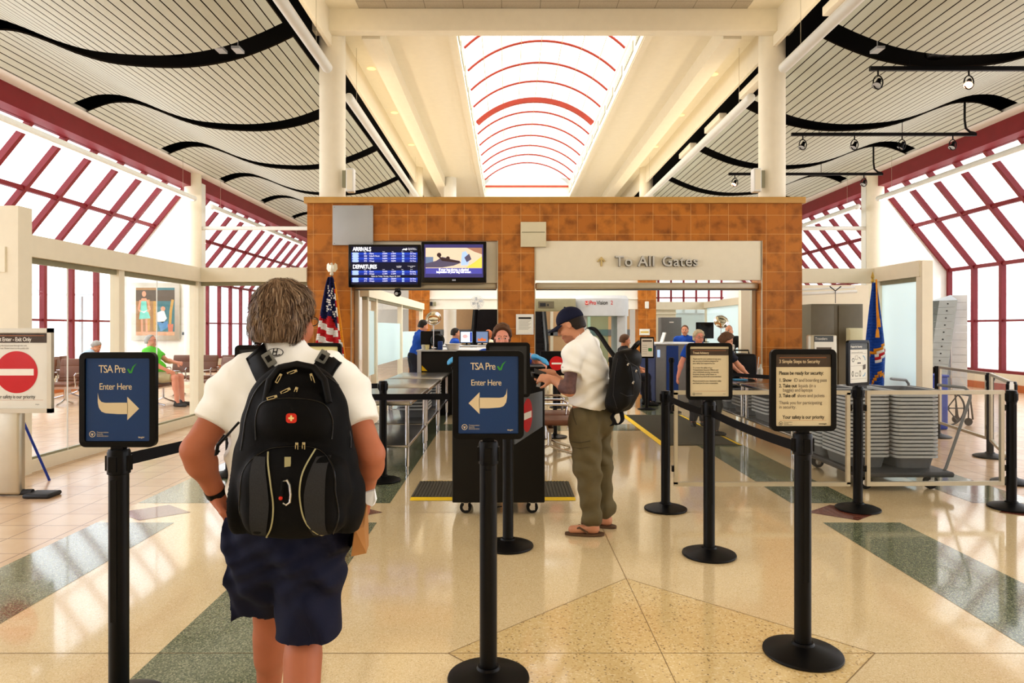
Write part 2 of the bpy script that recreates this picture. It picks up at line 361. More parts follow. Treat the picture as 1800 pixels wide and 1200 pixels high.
def text_mesh(body, size, align='LEFT', spacing=1.0, extrude=0, bold=0, line=1.0, shear=0):
    cu = bpy.data.curves.new('txt', 'FONT'); cu.body = body; cu.size = size; cu.align_x = align; cu.align_y = 'BOTTOM_BASELINE' if False else 'CENTER'
    cu.space_character = spacing; cu.extrude = extrude; cu.offset = bold; cu.space_line = line; cu.shear = shear; cu.resolution_u = 3
    o = bpy.data.objects.new('txt', cu); C.objects.link(o)
    dg = bpy.context.evaluated_depsgraph_get(); dg.update()
    me = bpy.data.meshes.new_from_object(o.evaluated_get(dg))
    vs = [tuple(v.co) for v in me.vertices]; fs = [tuple(p.vertices) for p in me.polygons]
    bpy.data.objects.remove(o); bpy.data.curves.remove(cu); bpy.data.meshes.remove(me)
    return vs, fs
class Board(MB):
    """flat artwork laid out in a board's own plane: x to the right, z up, facing -Y"""
    def __init__(s, y=0): super().__init__(); s.y = y
    def rect(s, x0, z0, x1, z1, mi=0, dy=0): return s.quad((x0,s.y-dy,z0),(x1,s.y-dy,z0),(x1,s.y-dy,z1),(x0,s.y-dy,z1), mi)
    def shape(s, pts, mi=0, dy=0): return s.poly([(x, s.y-dy, z) for x,z in pts], mi)
    def disc(s, cx, cz, rx, rz=None, mi=0, dy=0, n=32, a0=0, a1=2*PI):
        rz = rz or rx
        return s.shape([(cx+rx*math.cos(a0+(a1-a0)*i/n), cz+rz*math.sin(a0+(a1-a0)*i/n)) for i in range(n)], mi, dy)
    def ring(s, cx, cz, r0, r1, mi=0, dy=0, n=28, sz=1):
        A = [(cx+r0*math.cos(2*PI*i/n), s.y-dy, cz+sz*r0*math.sin(2*PI*i/n)) for i in range(n)]
        B = [(cx+r1*math.cos(2*PI*i/n), s.y-dy, cz+sz*r1*math.sin(2*PI*i/n)) for i in range(n)]
        return s.strip(A, B, mi, True)
    def text(s, body, x, z, size, mi=0, dy=0, align='LEFT', sx=.86, **kw):
        vs, fs = text_mesh(body, size*1.1, align, **kw)
        return s.add([(vx*sx+x, s.y-dy-vz, vy+z) for vx,vy,vz in vs], fs, mi)
    def stroke(s, pts, w, mi=0, dy=0):
        P = [Vector((p[0], p[1])) for p in pts]; A = []; B = []
        for i, p in enumerate(P):
            t = (P[min(i+1,len(P)-1)]-P[max(i-1,0)]); t.normalize(); n = Vector((-t.y, t.x))
            ww = w[i] if isinstance(w, (list,tuple)) else w
            A.append((p.x+n.x*ww/2, s.y-dy, p.y+n.y*ww/2)); B.append((p.x-n.x*ww/2, s.y-dy, p.y-n.y*ww/2))
        return s.strip(A, B, mi)
def arcpts(cx, cy, r, a0, a1, n): return [(cx+r*math.cos(a0+(a1-a0)*i/n), cy+r*math.sin(a0+(a1-a0)*i/n)) for i in range(n+1)]
def rrect(w, h, r, n=5):
    out = []
    for sx, sy, a in ((1,1,0),(-1,1,PI/2),(-1,-1,PI),(1,-1,1.5*PI)):
        out += arcpts(sx*(w/2-r), sy*(h/2-r), r, a, a+PI/2, n)
    return out
def ordinal(i):
    return ['first','second','third','fourth','fifth','sixth','seventh','eighth','ninth','tenth','eleventh','twelfth','thirteenth','fourteenth','fifteenth','sixteenth','seventeenth','eighteenth','nineteenth','twentieth'][i]
# ------------------------------------------------------------------ implicit bodies -> one continuous skin
class Field:
    def __init__(s, lo, hi, h):
        s.lo = np.array(lo, float); s.h = h
        s.n = (np.ceil((np.array(hi, float)-s.lo)/h)).astype(int)+1
        s.D = np.full(s.n, 1.0, np.float32)
    def _g(s, lo, hi):
        a = np.clip(np.floor((np.array(lo)-s.lo)/s.h).astype(int), 0, s.n); b = np.clip(np.ceil((np.array(hi)-s.lo)/s.h).astype(int)+1, 0, s.n)
        sl = tuple(slice(i, j) for i, j in zip(a, b))
        ax = [(s.lo[i]+s.h*np.arange(a[i], b[i])).astype(np.float32) for i in range(3)]
        return sl, ax[0][:,None,None], ax[1][None,:,None], ax[2][None,None,:]
    def _m(s, sl, d, k, op):
        A = s.D[sl]
        if A.size == 0: return
        if op == 'sub': A, d = -A, d
        if k > 0:
            hh = np.maximum(k-np.abs(A-d), 0)/k; r = np.minimum(A, d)-hh*hh*k*.25
        else: r = np.minimum(A, d)
        s.D[sl] = -r if op == 'sub' else r
    def cap(s, a, b, ra, rb=None, k=.02, sc=(1,1,1), op='add'):
        rb = ra if rb is None else rb; a = np.array(a, float); b = np.array(b, float); sc = np.array(sc, float)
        R = max(ra, rb)*sc+k+3*s.h
        sl, X, Y, Z = s._g(np.minimum(a-R, b-R), np.maximum(a+R, b+R))
        A = a/sc; B = b/sc; ab = B-A; L2 = max(ab.dot(ab), 1e-9)
        x = X/sc[0]-A[0]; y = Y/sc[1]-A[1]; z = Z/sc[2]-A[2]
        t = np.clip((x*ab[0]+y*ab[1]+z*ab[2])/L2, 0, 1)
        d = np.sqrt((x-t*ab[0])**2+(y-t*ab[1])**2+(z-t*ab[2])**2)-(ra+(rb-ra)*t)
        s._m(sl, d*sc.min(), k, op); return s
    def ell(s, c, r, R=None, k=.02, op='add'):
        c = np.array(c, float); r = np.array(r, float); rm = r.max()+k+3*s.h if R is not None else r+k+3*s.h
        sl, X, Y, Z = s._g(c-rm, c+rm)
        x, y, z = X-c[0], Y-c[1], Z-c[2]
        if R is not None:
            R = np.array(R); x, y, z = [R[0][i]*x+R[1][i]*y+R[2][i]*z for i in range(3)]
        q = np.sqrt((x/r[0])**2+(y/r[1])**2+(z/r[2])**2); q2 = np.sqrt((x/r[0]**2)**2+(y/r[1]**2)**2+(z/r[2]**2)**2)+1e-6
        s._m(sl, q*(q-1)/q2, k, op); return s
    def box(s, c, hf, rad, R=None, k=.02, op='add'):
        c = np.array(c, float); hf = np.array(hf, float); rm = np.linalg.norm(hf)+k+3*s.h if R is not None else hf+k+3*s.h
        sl, X, Y, Z = s._g(c-rm, c+rm)
        x, y, z = X-c[0], Y-c[1], Z-c[2]
        if R is not None:
            R = np.array(R); x, y, z = [R[0][i]*x+R[1][i]*y+R[2][i]*z for i in range(3)]
        qx, qy, qz = np.abs(x)-hf[0]+rad, np.abs(y)-hf[1]+rad, np.abs(z)-hf[2]+rad
        d = np.sqrt(np.maximum(qx,0)**2+np.maximum(qy,0)**2+np.maximum(qz,0)**2)+np.minimum(np.maximum(qx, np.maximum(qy,qz)),0)-rad
        s._m(sl, d, k, op); return s
    def plane(s, p, n, k=.0, near=None):
        """cut away everything on the side n points to; near=(centre, radius) limits it"""
        p = np.array(p, float); n = np.array(n, float); n = n/np.linalg.norm(n)
        if near is None: sl, X, Y, Z = s._g(s.lo, s.lo+s.h*s.n)
        else: sl, X, Y, Z = s._g(np.array(near[0])-near[1], np.array(near[0])+near[1])
        d = (X-p[0])*n[0]+(Y-p[1])*n[1]+(Z-p[2])*n[2]
        if near is not None:
            c = near[0]; rr = np.sqrt((X-c[0])**2+(Y-c[1])**2+(Z-c[2])**2)-near[1]*.97
            d = np.minimum(d, -rr)
        s.D[sl] = np.maximum(s.D[sl], d); return s
    def wrinkle(s, fn):
        sl, X, Y, Z = s._g(s.lo, s.lo+s.h*s.n); s.D += fn(X, Y, Z).astype(np.float32); return s
    def surf(s):
        D = s.D; n = D.shape; ins = D < 0
        cs = np.zeros((n[0]-1, n[1]-1, n[2]-1), np.int8)
        for i in (0,1):
            for j in (0,1):
                for k in (0,1): cs += ins[i:n[0]-1+i, j:n[1]-1+j, k:n[2]-1+k]
        act = (cs > 0) & (cs < 8); idx = np.full(act.shape, -1, np.int64); ii = np.argwhere(act); idx[act] = np.arange(len(ii))
        acc = np.zeros((len(ii), 3)); cnt = np.zeros(len(ii))
        cor = [(i,j,k) for i in (0,1) for j in (0,1) for k in (0,1)]
        for p in cor:
            for ax in range(3):
                if p[ax] == 0:
                    q = list(p); q[ax] = 1
                    a = D[ii[:,0]+p[0], ii[:,1]+p[1], ii[:,2]+p[2]]; b = D[ii[:,0]+q[0], ii[:,1]+q[1], ii[:,2]+q[2]]
                    mk = (a < 0) != (b < 0)
                    den = np.where(mk, a-b, 1); t = a/den
                    pt = np.tile(np.array(p, float), (len(ii),1)); pt[:,ax] = t
                    acc[mk] += pt[mk]; cnt[mk] += 1
        v = (ii+acc/np.maximum(cnt,1)[:,None])*s.h+s.lo
        fs = []
        for ax in range(3):
            u, w = (ax+1)%3, (ax+2)%3
            sa = [slice(None)]*3; sb = [slice(None)]*3; sa[ax] = slice(0,-1); sb[ax] = slice(1,None)
            ch = ins[tuple(sa)] != ins[tuple(sb)]
            e = np.argwhere(ch); e = e[(e[:,u] > 0) & (e[:,w] > 0) & (e[:,u] < n[u]-1) & (e[:,w] < n[w]-1)]
            def cell(du, dw):
                c = e.copy(); c[:,u] -= du; c[:,w] -= dw; return idx[c[:,0], c[:,1], c[:,2]]
            q = np.stack([cell(1,1), cell(0,1), cell(0,0), cell(1,0)], 1)
            fl_ = ins[e[:,0], e[:,1], e[:,2]]
            q[~fl_] = q[~fl_][:, ::-1]
            fs.append(q)
        f = np.concatenate(fs); f = f[(f >= 0).all(1)]
        return v, f
    def build(s, name, mats, parent, matfn=None, world=True, relax=1, big=True):
        s.v, s.f = s.surf()
        if big: s.biggest()
        v, f = s.v, s.f
        for _ in range(relax):
            acc = np.zeros_like(v); cnt = np.zeros(len(v))
            for i in range(4):
                np.add.at(acc, f[:,i], v[f[:,(i+1)%4]]); np.add.at(cnt, f[:,i], 1)
                np.add.at(acc, f[:,(i+1)%4], v[f[:,i]]); np.add.at(cnt, f[:,(i+1)%4], 1)
            v = v*.5+.5*acc/np.maximum(cnt,1)[:,None]
        s.v, s.f = v, f
        vv = v
        if world and parent is not None: vv = v-np.array(parent.location)
        me = bpy.data.meshes.new(name)
        me.vertices.add(len(vv)); me.vertices.foreach_set('co', vv.astype(np.float32).ravel())
        me.loops.add(len(f)*4); me.loops.foreach_set('vertex_index', f.astype(np.int32).ravel())
        me.polygons.add(len(f)); me.polygons.foreach_set('loop_start', np.arange(0, len(f)*4, 4, dtype=np.int32)); me.polygons.foreach_set('loop_total', np.full(len(f), 4, np.int32))
        me.update(calc_edges=True); me.validate()
        mi = None
        if matfn is not None: mi = matfn(v[f].mean(1)).astype(int).tolist()
        return finish(me, name, mats, parent, 180, mi)
    def biggest(s):
        n=len(s.v); lab=np.arange(n)
        while True:
            m=lab[s.f].min(1); new=lab.copy(); np.minimum.at(new,s.f.ravel(),np.repeat(m,4)); new=new[new]
            if (new==lab).all(): break
            lab=new
        k=np.bincount(lab).argmax(); keep=lab==k; idx=np.cumsum(keep)-1; s.f=idx[s.f[keep[s.f].all(1)]]; s.v=s.v[keep]
    def bvh(s): return BVHTree.FromPolygons([tuple(p) for p in s.v], [tuple(int(i) for i in q) for q in s.f])
def drape(bvh, p, direction, off=.003):
    d = Vector(direction).normalized(); hit = bvh.ray_cast(Vector(p)-d*3, d)
    if hit[0] is None: return None
    return hit[0]-d*off
# ================================================================== THE SETTING
Y0, Y1 = -5.0, 34.0
def sym(r): return (AX-r, AX+r)
def both(r0, r1):
    return [(AX-r1, AX-r0), (AX+r0, AX+r1)]
# ---- floor
fm = MB()
fm.quad((AX-3.95,Y0,0),(AX+3.95,Y0,0),(AX+3.95,Y1,0),(AX-3.95,Y1,0),0)
for a,b in both(3.95,11.9): fm.quad((a,Y0,0),(b,Y0,0),(b,Y1,0),(a,Y1,0),4)
def inlay(x0,y0,x1,y1,mi,z=.0012): fm.quad((x0,y0,z),(x1,y0,z),(x1,y1,z),(x0,y1,z),mi)
for a,b in both(1.75,2.36)+both(3.34,3.95):
    inlay(a,Y0,b,5.36,1); inlay(a,5.96,b,Y1,1)
for cx in (AX-2.06, AX+2.06, AX-3.65, AX+3.65):
    fm.poly([(cx-.3,5.66,.0014),(cx,5.42,.0014),(cx+.3,5.66,.0014),(cx,5.9,.0014)],3)
inlay(AX-1.75,10.2,AX+1.75,10.9,1); inlay(AX-1.75,14.6,AX+1.75,15.3,1)
fm.poly([(AX-1.0,3.2,.0014),(AX,2.2,.0014),(AX+1.0,3.2,.0014),(AX,4.16,.0014)],2)
def joint(p,q,w=.0035):
    p,q=Vector(p),Vector(q); t=(q-p).normalized(); n=Vector((-t.y,t.x,0))*w/2; z=Vector((0,0,.002))
    fm.quad(p-n+z,p+n+z,q+n+z,q-n+z,5)
for a,b in (((AX,Y0),(AX,Y1)),((AX-3.3,3.2),(AX+3.3,3.2)),((AX-1.7,5.66),(AX+1.7,5.66)),((AX-1.7,8.1),(AX+1.7,8.1)),
            ((AX-1,3.2),(AX,4.16)),((AX,4.16),(AX+1,3.2)),((AX-1,3.2),(AX,2.2)),((AX,2.2),(AX+1,3.2))): joint((*a,0),(*b,0))
struct(fm.build('floor',['terr','terr_green','terr_speck','terr_red','floor_tile','joint'],smooth=0))
# ---- portal wall of amber tile
pw = MB()
for x0,x1 in ((-3.25,-2.54),(-.166,.433),(4.105,4.76)): pw.box((x0,11.05,0),(x1,11.5,2.947))
pw.box((-3.25,11.05,2.947),(4.76,11.5,3.55))
struct(pw.build('wall_portal','tile_wall',smooth=0))
cp = MB(); cp.rbox((.755,11.275,3.6),(8.1,.54,.1),.008); struct(cp.build('trim_1','ochre'))
# white infill boards above the two openings and steel edge trims
ib = MB(); ib.box((-2.54,11.12,2.27),(-.166,11.3,2.947)); struct(ib.build('trim_2','cream',smooth=0))
jt = MB()
for x in (-2.545,-.175,.428,4.1): jt.box((x,11.035,0),(x+.014,11.06,2.947))
for x in (-2.535,4.03): jt.box((x,11.28,0),(x+.06,11.36,2.2))
struct(jt.build('trim_3','alum',smooth=0))
for nm,x0,x1 in (('left',-2.53,-.17),('right',.44,4.1)):
    r = thing('roller_shutter','rolled-up metal shutter housing across the '+nm+' opening of the tiled wall','shutter',((x0+x1)/2,11.25,2.17))
    m = MB(); m.rbox(((x0+x1)/2,11.22,2.225),(x1-x0-.02,.14,.105),.02); m.build('housing','alum',r,world=True)
    m = MB(); m.box((x0+.02,11.2,2.155),(x1-.02,11.24,2.175)); m.build('bottom_bar','grey_mid',r,world=True)
# ---- second portal and the far end of the hall
p2 = MB()
for x0,x1 in ((-3.1,-2.45),(4.06,4.62)): p2.box((x0,21.3,0),(x1,21.8,3.55))
struct(p2.build('wall_second_portal','tile_wall',smooth=0))
b2 = MB(); b2.box((-2.45,21.4,2.14),(4.06,21.7,3.5)); b2.box((-2.45,21.34,2.45),(4.06,21.4,2.5)); struct(b2.build('wall_bulkhead','white_wall',smooth=0))
wb = MB(); wb.box((-3.4,27.5,2.6),(4.9,27.7,7.6),0); wb.box((-3.4,27.5,0),(4.9,27.7,2.6),1)
for x in (-2.6,-.15,1.7,3.2): wb.box((x,27.46,0),(x+.12,27.5,2.6),0)
wb.box((-3.4,27.46,1.25),(4.9,27.5,1.5),2)
struct(wb.build('wall_far',['ceil_cream','orange_wall','grey_mid'],smooth=0))
ew = MB(); ew.box((-11.3,Y1,0),(-3.3,Y1+.2,6.9)); ew.box((4.9,Y1,0),(12.7,Y1+.2,6.9)); ew.box((-3.3,Y1,0),(4.9,Y1+.2,8)); struct(ew.build('wall_end','white_wall',smooth=0))
rw = MB(); rw.box((-11.3,Y0-.2,0),(12.7,Y0,6.9)); struct(rw.build('wall_rear','cream',smooth=0))
# ---- side glazing: sloped curtain wall with red mullions
def bay(nm, side, ya, yb, fin_far):
    X = lambda r: AX+side*r
    f = MB(); g = MB(); K=(X(11.62),3.16); T=(X(9.62),5.63)
    n = int(round((yb-ya)/1.03)); ys = [yb-1.03*i for i in range(n+1)]
    for y in ys:
        f.beam((K[0],y,K[1]),(T[0],y,T[1]),.1,.13,0,up=(0,1,0)) if False else f.beam((K[0],y,K[1]),(T[0],y,T[1]),.1,.12,0,up=(side*.78,0,.62))
        f.beam((K[0],y,.42),(K[0],y,3.16),.1,.12,0,up=(1,0,0))
    for (r,z) in ((11.62,3.16),(10.62,4.395),(9.75,5.46)): f.beam((X(r),ya,z),(X(r),yb,z),.09,.09,0)
    f.beam((X(11.62),ya,.45),(X(11.62),yb,.45),.16,.08,0); f.beam((X(11.62),ya,1.73),(X(11.62),yb,1.73),.05,.05,0)
    o = f.build('window_'+nm,'red_steel',smooth=0); struct(o)
    g.quad((X(11.66),ya,.45),(X(11.66),yb,.45),(X(11.66),yb,3.16),(X(11.66),ya,3.16)); g.quad((X(11.66),ya,3.18),(X(11.66),yb,3.18),(X(9.66),yb,5.66),(X(9.66),ya,5.66))
    p = g.build('window_pane','glass_win',o,smooth=0); p['kind']='structure'
for i,(s,a,b) in enumerate(((-1,Y0,19.1),(1,Y0,19.1),(-1,19.4,Y1),(1,19.4,Y1))): bay(str(i+1), s, a, b, False)
for nm,s in (('left',-1),('right',1)):
    X = lambda r: AX+s*r
    m = MB(); m.box((min(X(11.5),X(11.75)),Y0,.0),(max(X(11.5),X(11.75)),Y1,.42)); struct(m.build('wall_sill_'+nm,'cream',smooth=0))
    m = MB(); m.box((min(X(11.46),X(11.5)),Y0,0),(max(X(11.46),X(11.5)),Y1,.17)); struct(m.build('baseboard_'+nm,'orange_base',smooth=0))
    m = MB(); m.box((min(X(9.38),X(9.72)),Y0,5.42),(max(X(9.38),X(9.72)),Y1,5.86)); struct(m.build('trim_beam_'+nm,'red_steel',smooth=0))
    m = MB(); m.box((min(X(9.02),X(9.4)),Y0,5.78),(max(X(9.02),X(9.4)),Y1,5.84)); struct(m.build('trim_soffit_'+nm,'white_wall',smooth=0))
    m = MB(); m.box((min(X(9.4),X(9.7)),Y0,5.86),(max(X(9.4),X(9.7)),Y1,7.0)); struct(m.build('wall_fascia_'+nm,'plenum',smooth=0))
    # white fin wall under the slope
    m = MB(); pts=[(X(9.3),19.12,0),(X(11.6),19.12,0),(X(11.6),19.12,3.14),(X(9.62),19.12,5.6),(X(9.3),19.12,5.6)]
    m.prism(pts if s>0 else pts[::-1],(0,.25,0)); struct(m.build('wall_fin_'+nm,'white_wall',smooth=0))
    m = MB(); m.box((min(X(9.3),X(11.6)),19.08,0),(max(X(9.3),X(11.6)),19.12,.17)); struct(m.build('baseboard_fin_'+nm,'orange_base',smooth=0))
    # round column at the slope
    m = MB(); m.lathe([(.22,0),(.22,5.78)],(X(9.42),18.85,0),28); struct(m.build('column_'+nm,'ceil_cream'))
    m = MB(); m.tube([(X(9.3),19.0,4.32),(X(3.6),19.0,4.32)],.055,12); struct(m.build('trim_tie_'+nm,'white_metal'))
    # ---- the waving slatted ceiling
    prof = [(3.92,5.86),(4.29,5.69),(4.77,5.52),(5.31,5.42),(5.85,5.40),(6.57,5.46),(7.1,5.60),(7.6,5.80),(7.95,5.92),(8.2,5.96),(8.5,5.95),(8.8,5.86),(9.05,5.75)]
    rr = np.array([p[0] for p in prof]); zz = np.array([p[1] for p in prof])
    tt = np.linspace(0,len(prof)-1,97); k = np.arange(len(prof))
    def cr(v):
        out=[]
        for t in tt:
            i=min(int(t),len(v)-2); u=t-i; p0,p1,p2_,p3=v[max(i-1,0)],v[i],v[i+1],v[min(i+2,len(v)-1)]
            out.append(.5*(2*p1+(p2_-p0)*u+(2*p0-5*p1+4*p2_-p3)*u*u+(3*p1-p0-3*p2_+p3)*u**3))
        return np.array(out)
    R, Z = cr(rr), cr(zz)
    arc = np.concatenate([[0],np.cumsum(np.hypot(np.diff(R),np.diff(Z)))])
    pitch=.135; ns=int(arc[-1]/pitch)
    for q in range(-4,8):
        y1=9.68+3.25*q; y0=y1-3.25+.48
        m = MB()
        for j in range(ns):
            a0=j*pitch; a1=a0+pitch-.016
            A=[(np.interp(a,arc,R),np.interp(a,arc,Z)) for a in (a0,(a0+a1)/2,a1)]
            for (ra,za),(rb,zb) in zip(A[:-1],A[1:]):
                m.quad((X(ra),y0,za),(X(rb),y0,zb),(X(rb),y1,zb),(X(ra),y1,za),0)
        for j in range(0,96):   # dark backing strips seen in the slots
            m.quad((X(R[j]),y0+.01,Z[j]+.03),(X(R[j+1]),y0+.01,Z[j+1]+.03),(X(R[j+1]),y1-.01,Z[j+1]+.03),(X(R[j]),y1-.01,Z[j]+.03),1)
        struct(m.build('ceiling_wave_'+nm,['slat','plenum_warm'],smooth=0))
    m = MB(); m.quad((X(3.64),Y0,6.62),(X(9.7),Y0,6.62),(X(9.7),Y1,6.62),(X(3.64),Y1,6.62)); struct(m.build('ceiling_plenum_'+nm,'plenum',smooth=0))
    m = MB(); m.box((min(X(3.58),X(3.64)),Y0,6.1),(max(X(3.58),X(3.64)),Y1,6.64)); struct(m.build('trim_fascia_'+nm,'ceil_cream',smooth=0))
# ---- centre ceiling with the vaulted skylight
cc = MB()
cc.box((AX-3.64,Y0,6.63),(AX-3.1,11.3,6.75),0); cc.box((AX+3.1,Y0,6.63),(AX+3.64,11.3,6.75),0); cc.box((AX-3.1,Y0,6.64),(AX+3.1,11.1,6.75),1)
for a,b in both(1.62,3.64): cc.box((a,11.3,6.6),(b,27.6,6.72),0)
cc.box((AX-1.62,26.2,6.6),(AX+1.62,27.6,6.72),0); cc.box((AX-1.62,11.1,6.6),(AX+1.62,11.3,6.72),0); cc.box((AX-1.7,26.12,6.58),(AX+1.7,26.3,7.0),0); cc.box((AX-1.7,11.15,6.62),(AX+1.7,11.25,7.1),0)
struct(cc.build('ceiling',['ceil_cream','acoustic'],smooth=0))
rc = MB(); rc.box((AX-9.7,Y0,7.0),(AX-1.7,Y1,7.1)); rc.box((AX+1.7,Y0,7.0),(AX+9.7,Y1,7.1)); rc.box((AX-1.7,Y0,7.0),(AX+1.7,11.15,7.1)); rc.box((AX-1.7,27,7.0),(AX+1.7,Y1,7.1)); struct(rc.build('ceiling_roof','plenum',smooth=0))
bm_ = MB(); bm_.rbox((AX,11.0,6.46),(7.7,.2,.36),.01)
for r in (-2.98,2.98): bm_.box((AX+r-.15,11.26,6.3),(AX+r+.15,27.5,6.6))
struct(bm_.build('trim_beams','ceil_cream'))
for r in (-1,1):
    cb = MB(); xi=AX+r*1.6
    cb.box((min(xi,xi+r*.06),11.25,6.52),(max(xi,xi+r*.06),26.2,7.06),0)
    cb.box((min(xi+r*.02,xi+r*.14),11.25,6.5),(max(xi+r*.02,xi+r*.14),26.2,6.6),0)
    o = struct(cb.build('trim_curb_'+('left' if r<0 else 'right'),'ceil_cream',smooth=0))
    for i in range(12):
        g = MB(); y=11.4+i*1.22; g.box((min(xi-r*.012,xi),y,6.66),(max(xi-r*.012,xi),y+1.0,6.86),0)
        for k in range(8): g.box((min(xi-r*.02,xi-r*.01),y+.06+k*.115,6.68),(max(xi-r*.02,xi-r*.01),y+.1+k*.115,6.84),1)
        g.build('vent_grille',['beige_metal','cream'],o,smooth=0)['kind']='structure'
hw, rise = 1.58, .64; RR=(hw*hw+rise*rise)/(2*rise); a_=math.asin(hw/RR)
def vault(y, r=RR): return [(AX+r*math.sin(t), y, 7.05+rise-RR+r*math.cos(t)) for t in np.linspace(-a_,a_,25)]
sk = MB()
for i in range(13):
    y=11.06+1.19*i
    if i==0: continue
    if i==6: sk.strip(vault(y-.02),vault(y-.02,RR-.12)); sk.strip(vault(y-.02,RR-.12),vault(y+.08,RR-.12)); sk.strip(vault(y+.08,RR-.12),vault(y+.08))
    else: sk.tube(vault(y),.024,6)
sk.beam((AX-hw,26.1,6.97),(AX+hw,26.1,6.97),.06,.06)
so = struct(sk.build('window_skylight','skyl_red'))
pu = MB()
for t in np.linspace(-a_,a_,9)[1:-1]: pu.tube([(AX+RR*math.sin(t),11.2,7.04+rise-RR+RR*math.cos(t)),(AX+RR*math.sin(t),26.1,7.04+rise-RR+RR*math.cos(t))],.007,5)
pu.build('skylight_purlins','skyl_purlin',so)['kind']='structure'
gl = MB(); gl.strip(vault(11.15,RR+.02),vault(26.2,RR+.02)); gl.poly(vault(26.1)); gl.build('window_pane','skylight_glass',so)['kind']='structure'
# ---- big columns standing on the portal
for y,zb in ((11.28,3.65),(21.55,3.55)):
    for nm,r in (('left',-3.62),('right',3.64)):
        m = MB(); m.lathe([(.212,zb),(.212,6.64)],(AX+r,y,0),32); struct(m.build('column_'+nm,'ceil_cream'))
# ---- glass partitions of the exit lane (left) and of the right-hand side
def partition(name, pts, header=(2.28,2.51), base=.13, posts=(), glassm='glass', t=.11):
    """pts: two plan points; posts: distances along it"""
    p,q = Vector((*pts[0],0)),Vector((*pts[1],0)); d=(q-p); L=d.length; d.normalize()
    f = MB(); zc=(header[0]+header[1])/2
    f.beam(p+Vector((0,0,zc)),q+Vector((0,0,zc)),t+.08,header[1]-header[0])
    f.beam(p+Vector((0,0,header[0]-.03)),q+Vector((0,0,header[0]-.03)),t*.5,.06,1)
    f.beam(p+Vector((0,0,base/2)),q+Vector((0,0,base/2)),t,base)
    f.beam(p+Vector((0,0,base+.012)),q+Vector((0,0,base+.012)),t*.35,.024,1)
    for s,w,h in posts:
        c=p+d*s; f.cbox((c.x,c.y,h/2),(w,w,h),0,rot=(0,0,math.atan2(d.y,d.x)))
    o = struct(f.build('wall_'+name,['cream','beige_metal'],smooth=0))
    ss=sorted(set([0]+[a[0] for a in posts]+[L]))
    for a,b in zip(ss[:-1],ss[1:]):
        if b-a<.2: continue
        g = MB(); A=p+d*(a+.04); B=p+d*(b-.04); g.quad((A.x,A.y,base),(B.x,B.y,base),(B.x,B.y,header[0]),(A.x,A.y,header[0]))
        g.build('pane',glassm,o,smooth=0)['kind']='structure'
    return o
partition('glass_left',((-5.1,7.05),(-5.05,11.1)),posts=((0.02,.2,2.78),(1.82,.12,2.3),(4.0,.14,2.5)))
gj = MB()
for y in (7.86,9.86): gj.box((-5.082,y,.13),(-5.07,y+.012,2.25))
struct(gj.build('trim_glass_joint','white_plastic',smooth=0))
partition('glass_left_front',((-5.05,11.1),(-3.25,11.1)),posts=((0,.14,2.5),))
partition('glass_left_side',((-5.12,7.05),(-6.9,7.2)),header=(2.1,2.36),posts=((1.72,.08,2.36),))
partition('glass_right',((6.02,9.84),(6.02,11.1)),posts=((0.03,.15,2.5),(1.2,.1,2.5)),glassm='frost')
m = MB(); m.box((4.76,11.05,2.27),(6.0,11.22,2.5)); struct(m.build('wall_header_right','cream',smooth=0))
m = MB(); m.box((4.78,14.0,0),(7.4,14.15,2.42)); struct(m.build('wall_office_right','cream',smooth=0))
# ---- inside the checkpoint: left frosted partition, right room
o = MB(); o.beam((-2.42,11.5,2.145),(-2.42,19.1,2.145),.16,.17); o.beam((-2.42,11.5,2.04),(-2.42,19.1,2.04),.08,.05,1)
for y,w in ((11.6,.08),(12.36,.12),(15.3,.12),(19.0,.1)): o.cbox((-2.42,y,1.03),(.1,w,2.06))
o.beam((-2.42,11.5,.05),(-2.42,19.1,.05),.08,.1)
o = struct(o.build('wall_checkpoint_left',['cream','beige_metal'],smooth=0))
for y0,y1,z0,z1 in ((11.64,12.3,.71,1.84),(12.42,15.24,.85,1.64),(15.36,18.95,.86,1.46)):
    g = MB(); g.quad((-2.42,y0,.1),(-2.42,y1,.1),(-2.42,y1,2.02),(-2.42,y0,2.02)); g.build('pane','glass',o,smooth=0)['kind']='structure'
    g = MB(); g.quad((-2.41,y0,z0),(-2.41,y1,z0),(-2.41,y1,z1),(-2.41,y0,z1)); g.build('frosted_film','frost',o,smooth=0)['kind']='structure'
o = MB(); o.beam((6.95,16.8,2.355),(6.95,24,2.355),.2,.21); 
for y in (16.9,20.4,23.9): o.cbox((6.95,y,1.13),(.1,.12,2.26))
o = struct(o.build('wall_checkpoint_right','cream',smooth=0))
g = MB(); g.quad((6.95,16.9,.05),(6.95,24,.05),(6.95,24,2.26),(6.95,16.9,2.26)); g.build('pane','frost',o,smooth=0)['kind']='structure'
m = MB(); m.box((4.62,24,0),(5.9,24.15,2.46),0); m.box((4.62,23.9,2.2),(6.95,24.0,2.47),0); m.box((4.62,23.94,2.04),(5.9,24.0,2.1),0); struct(m.build('wall_checkpoint_back','cream',smooth=0))
g = MB(); g.quad((5.9,24.05,.05),(6.95,24.05,.05),(6.95,24.05,2.2),(5.9,24.05,2.2)); struct(g.build('window_frosted','frost',smooth=0))
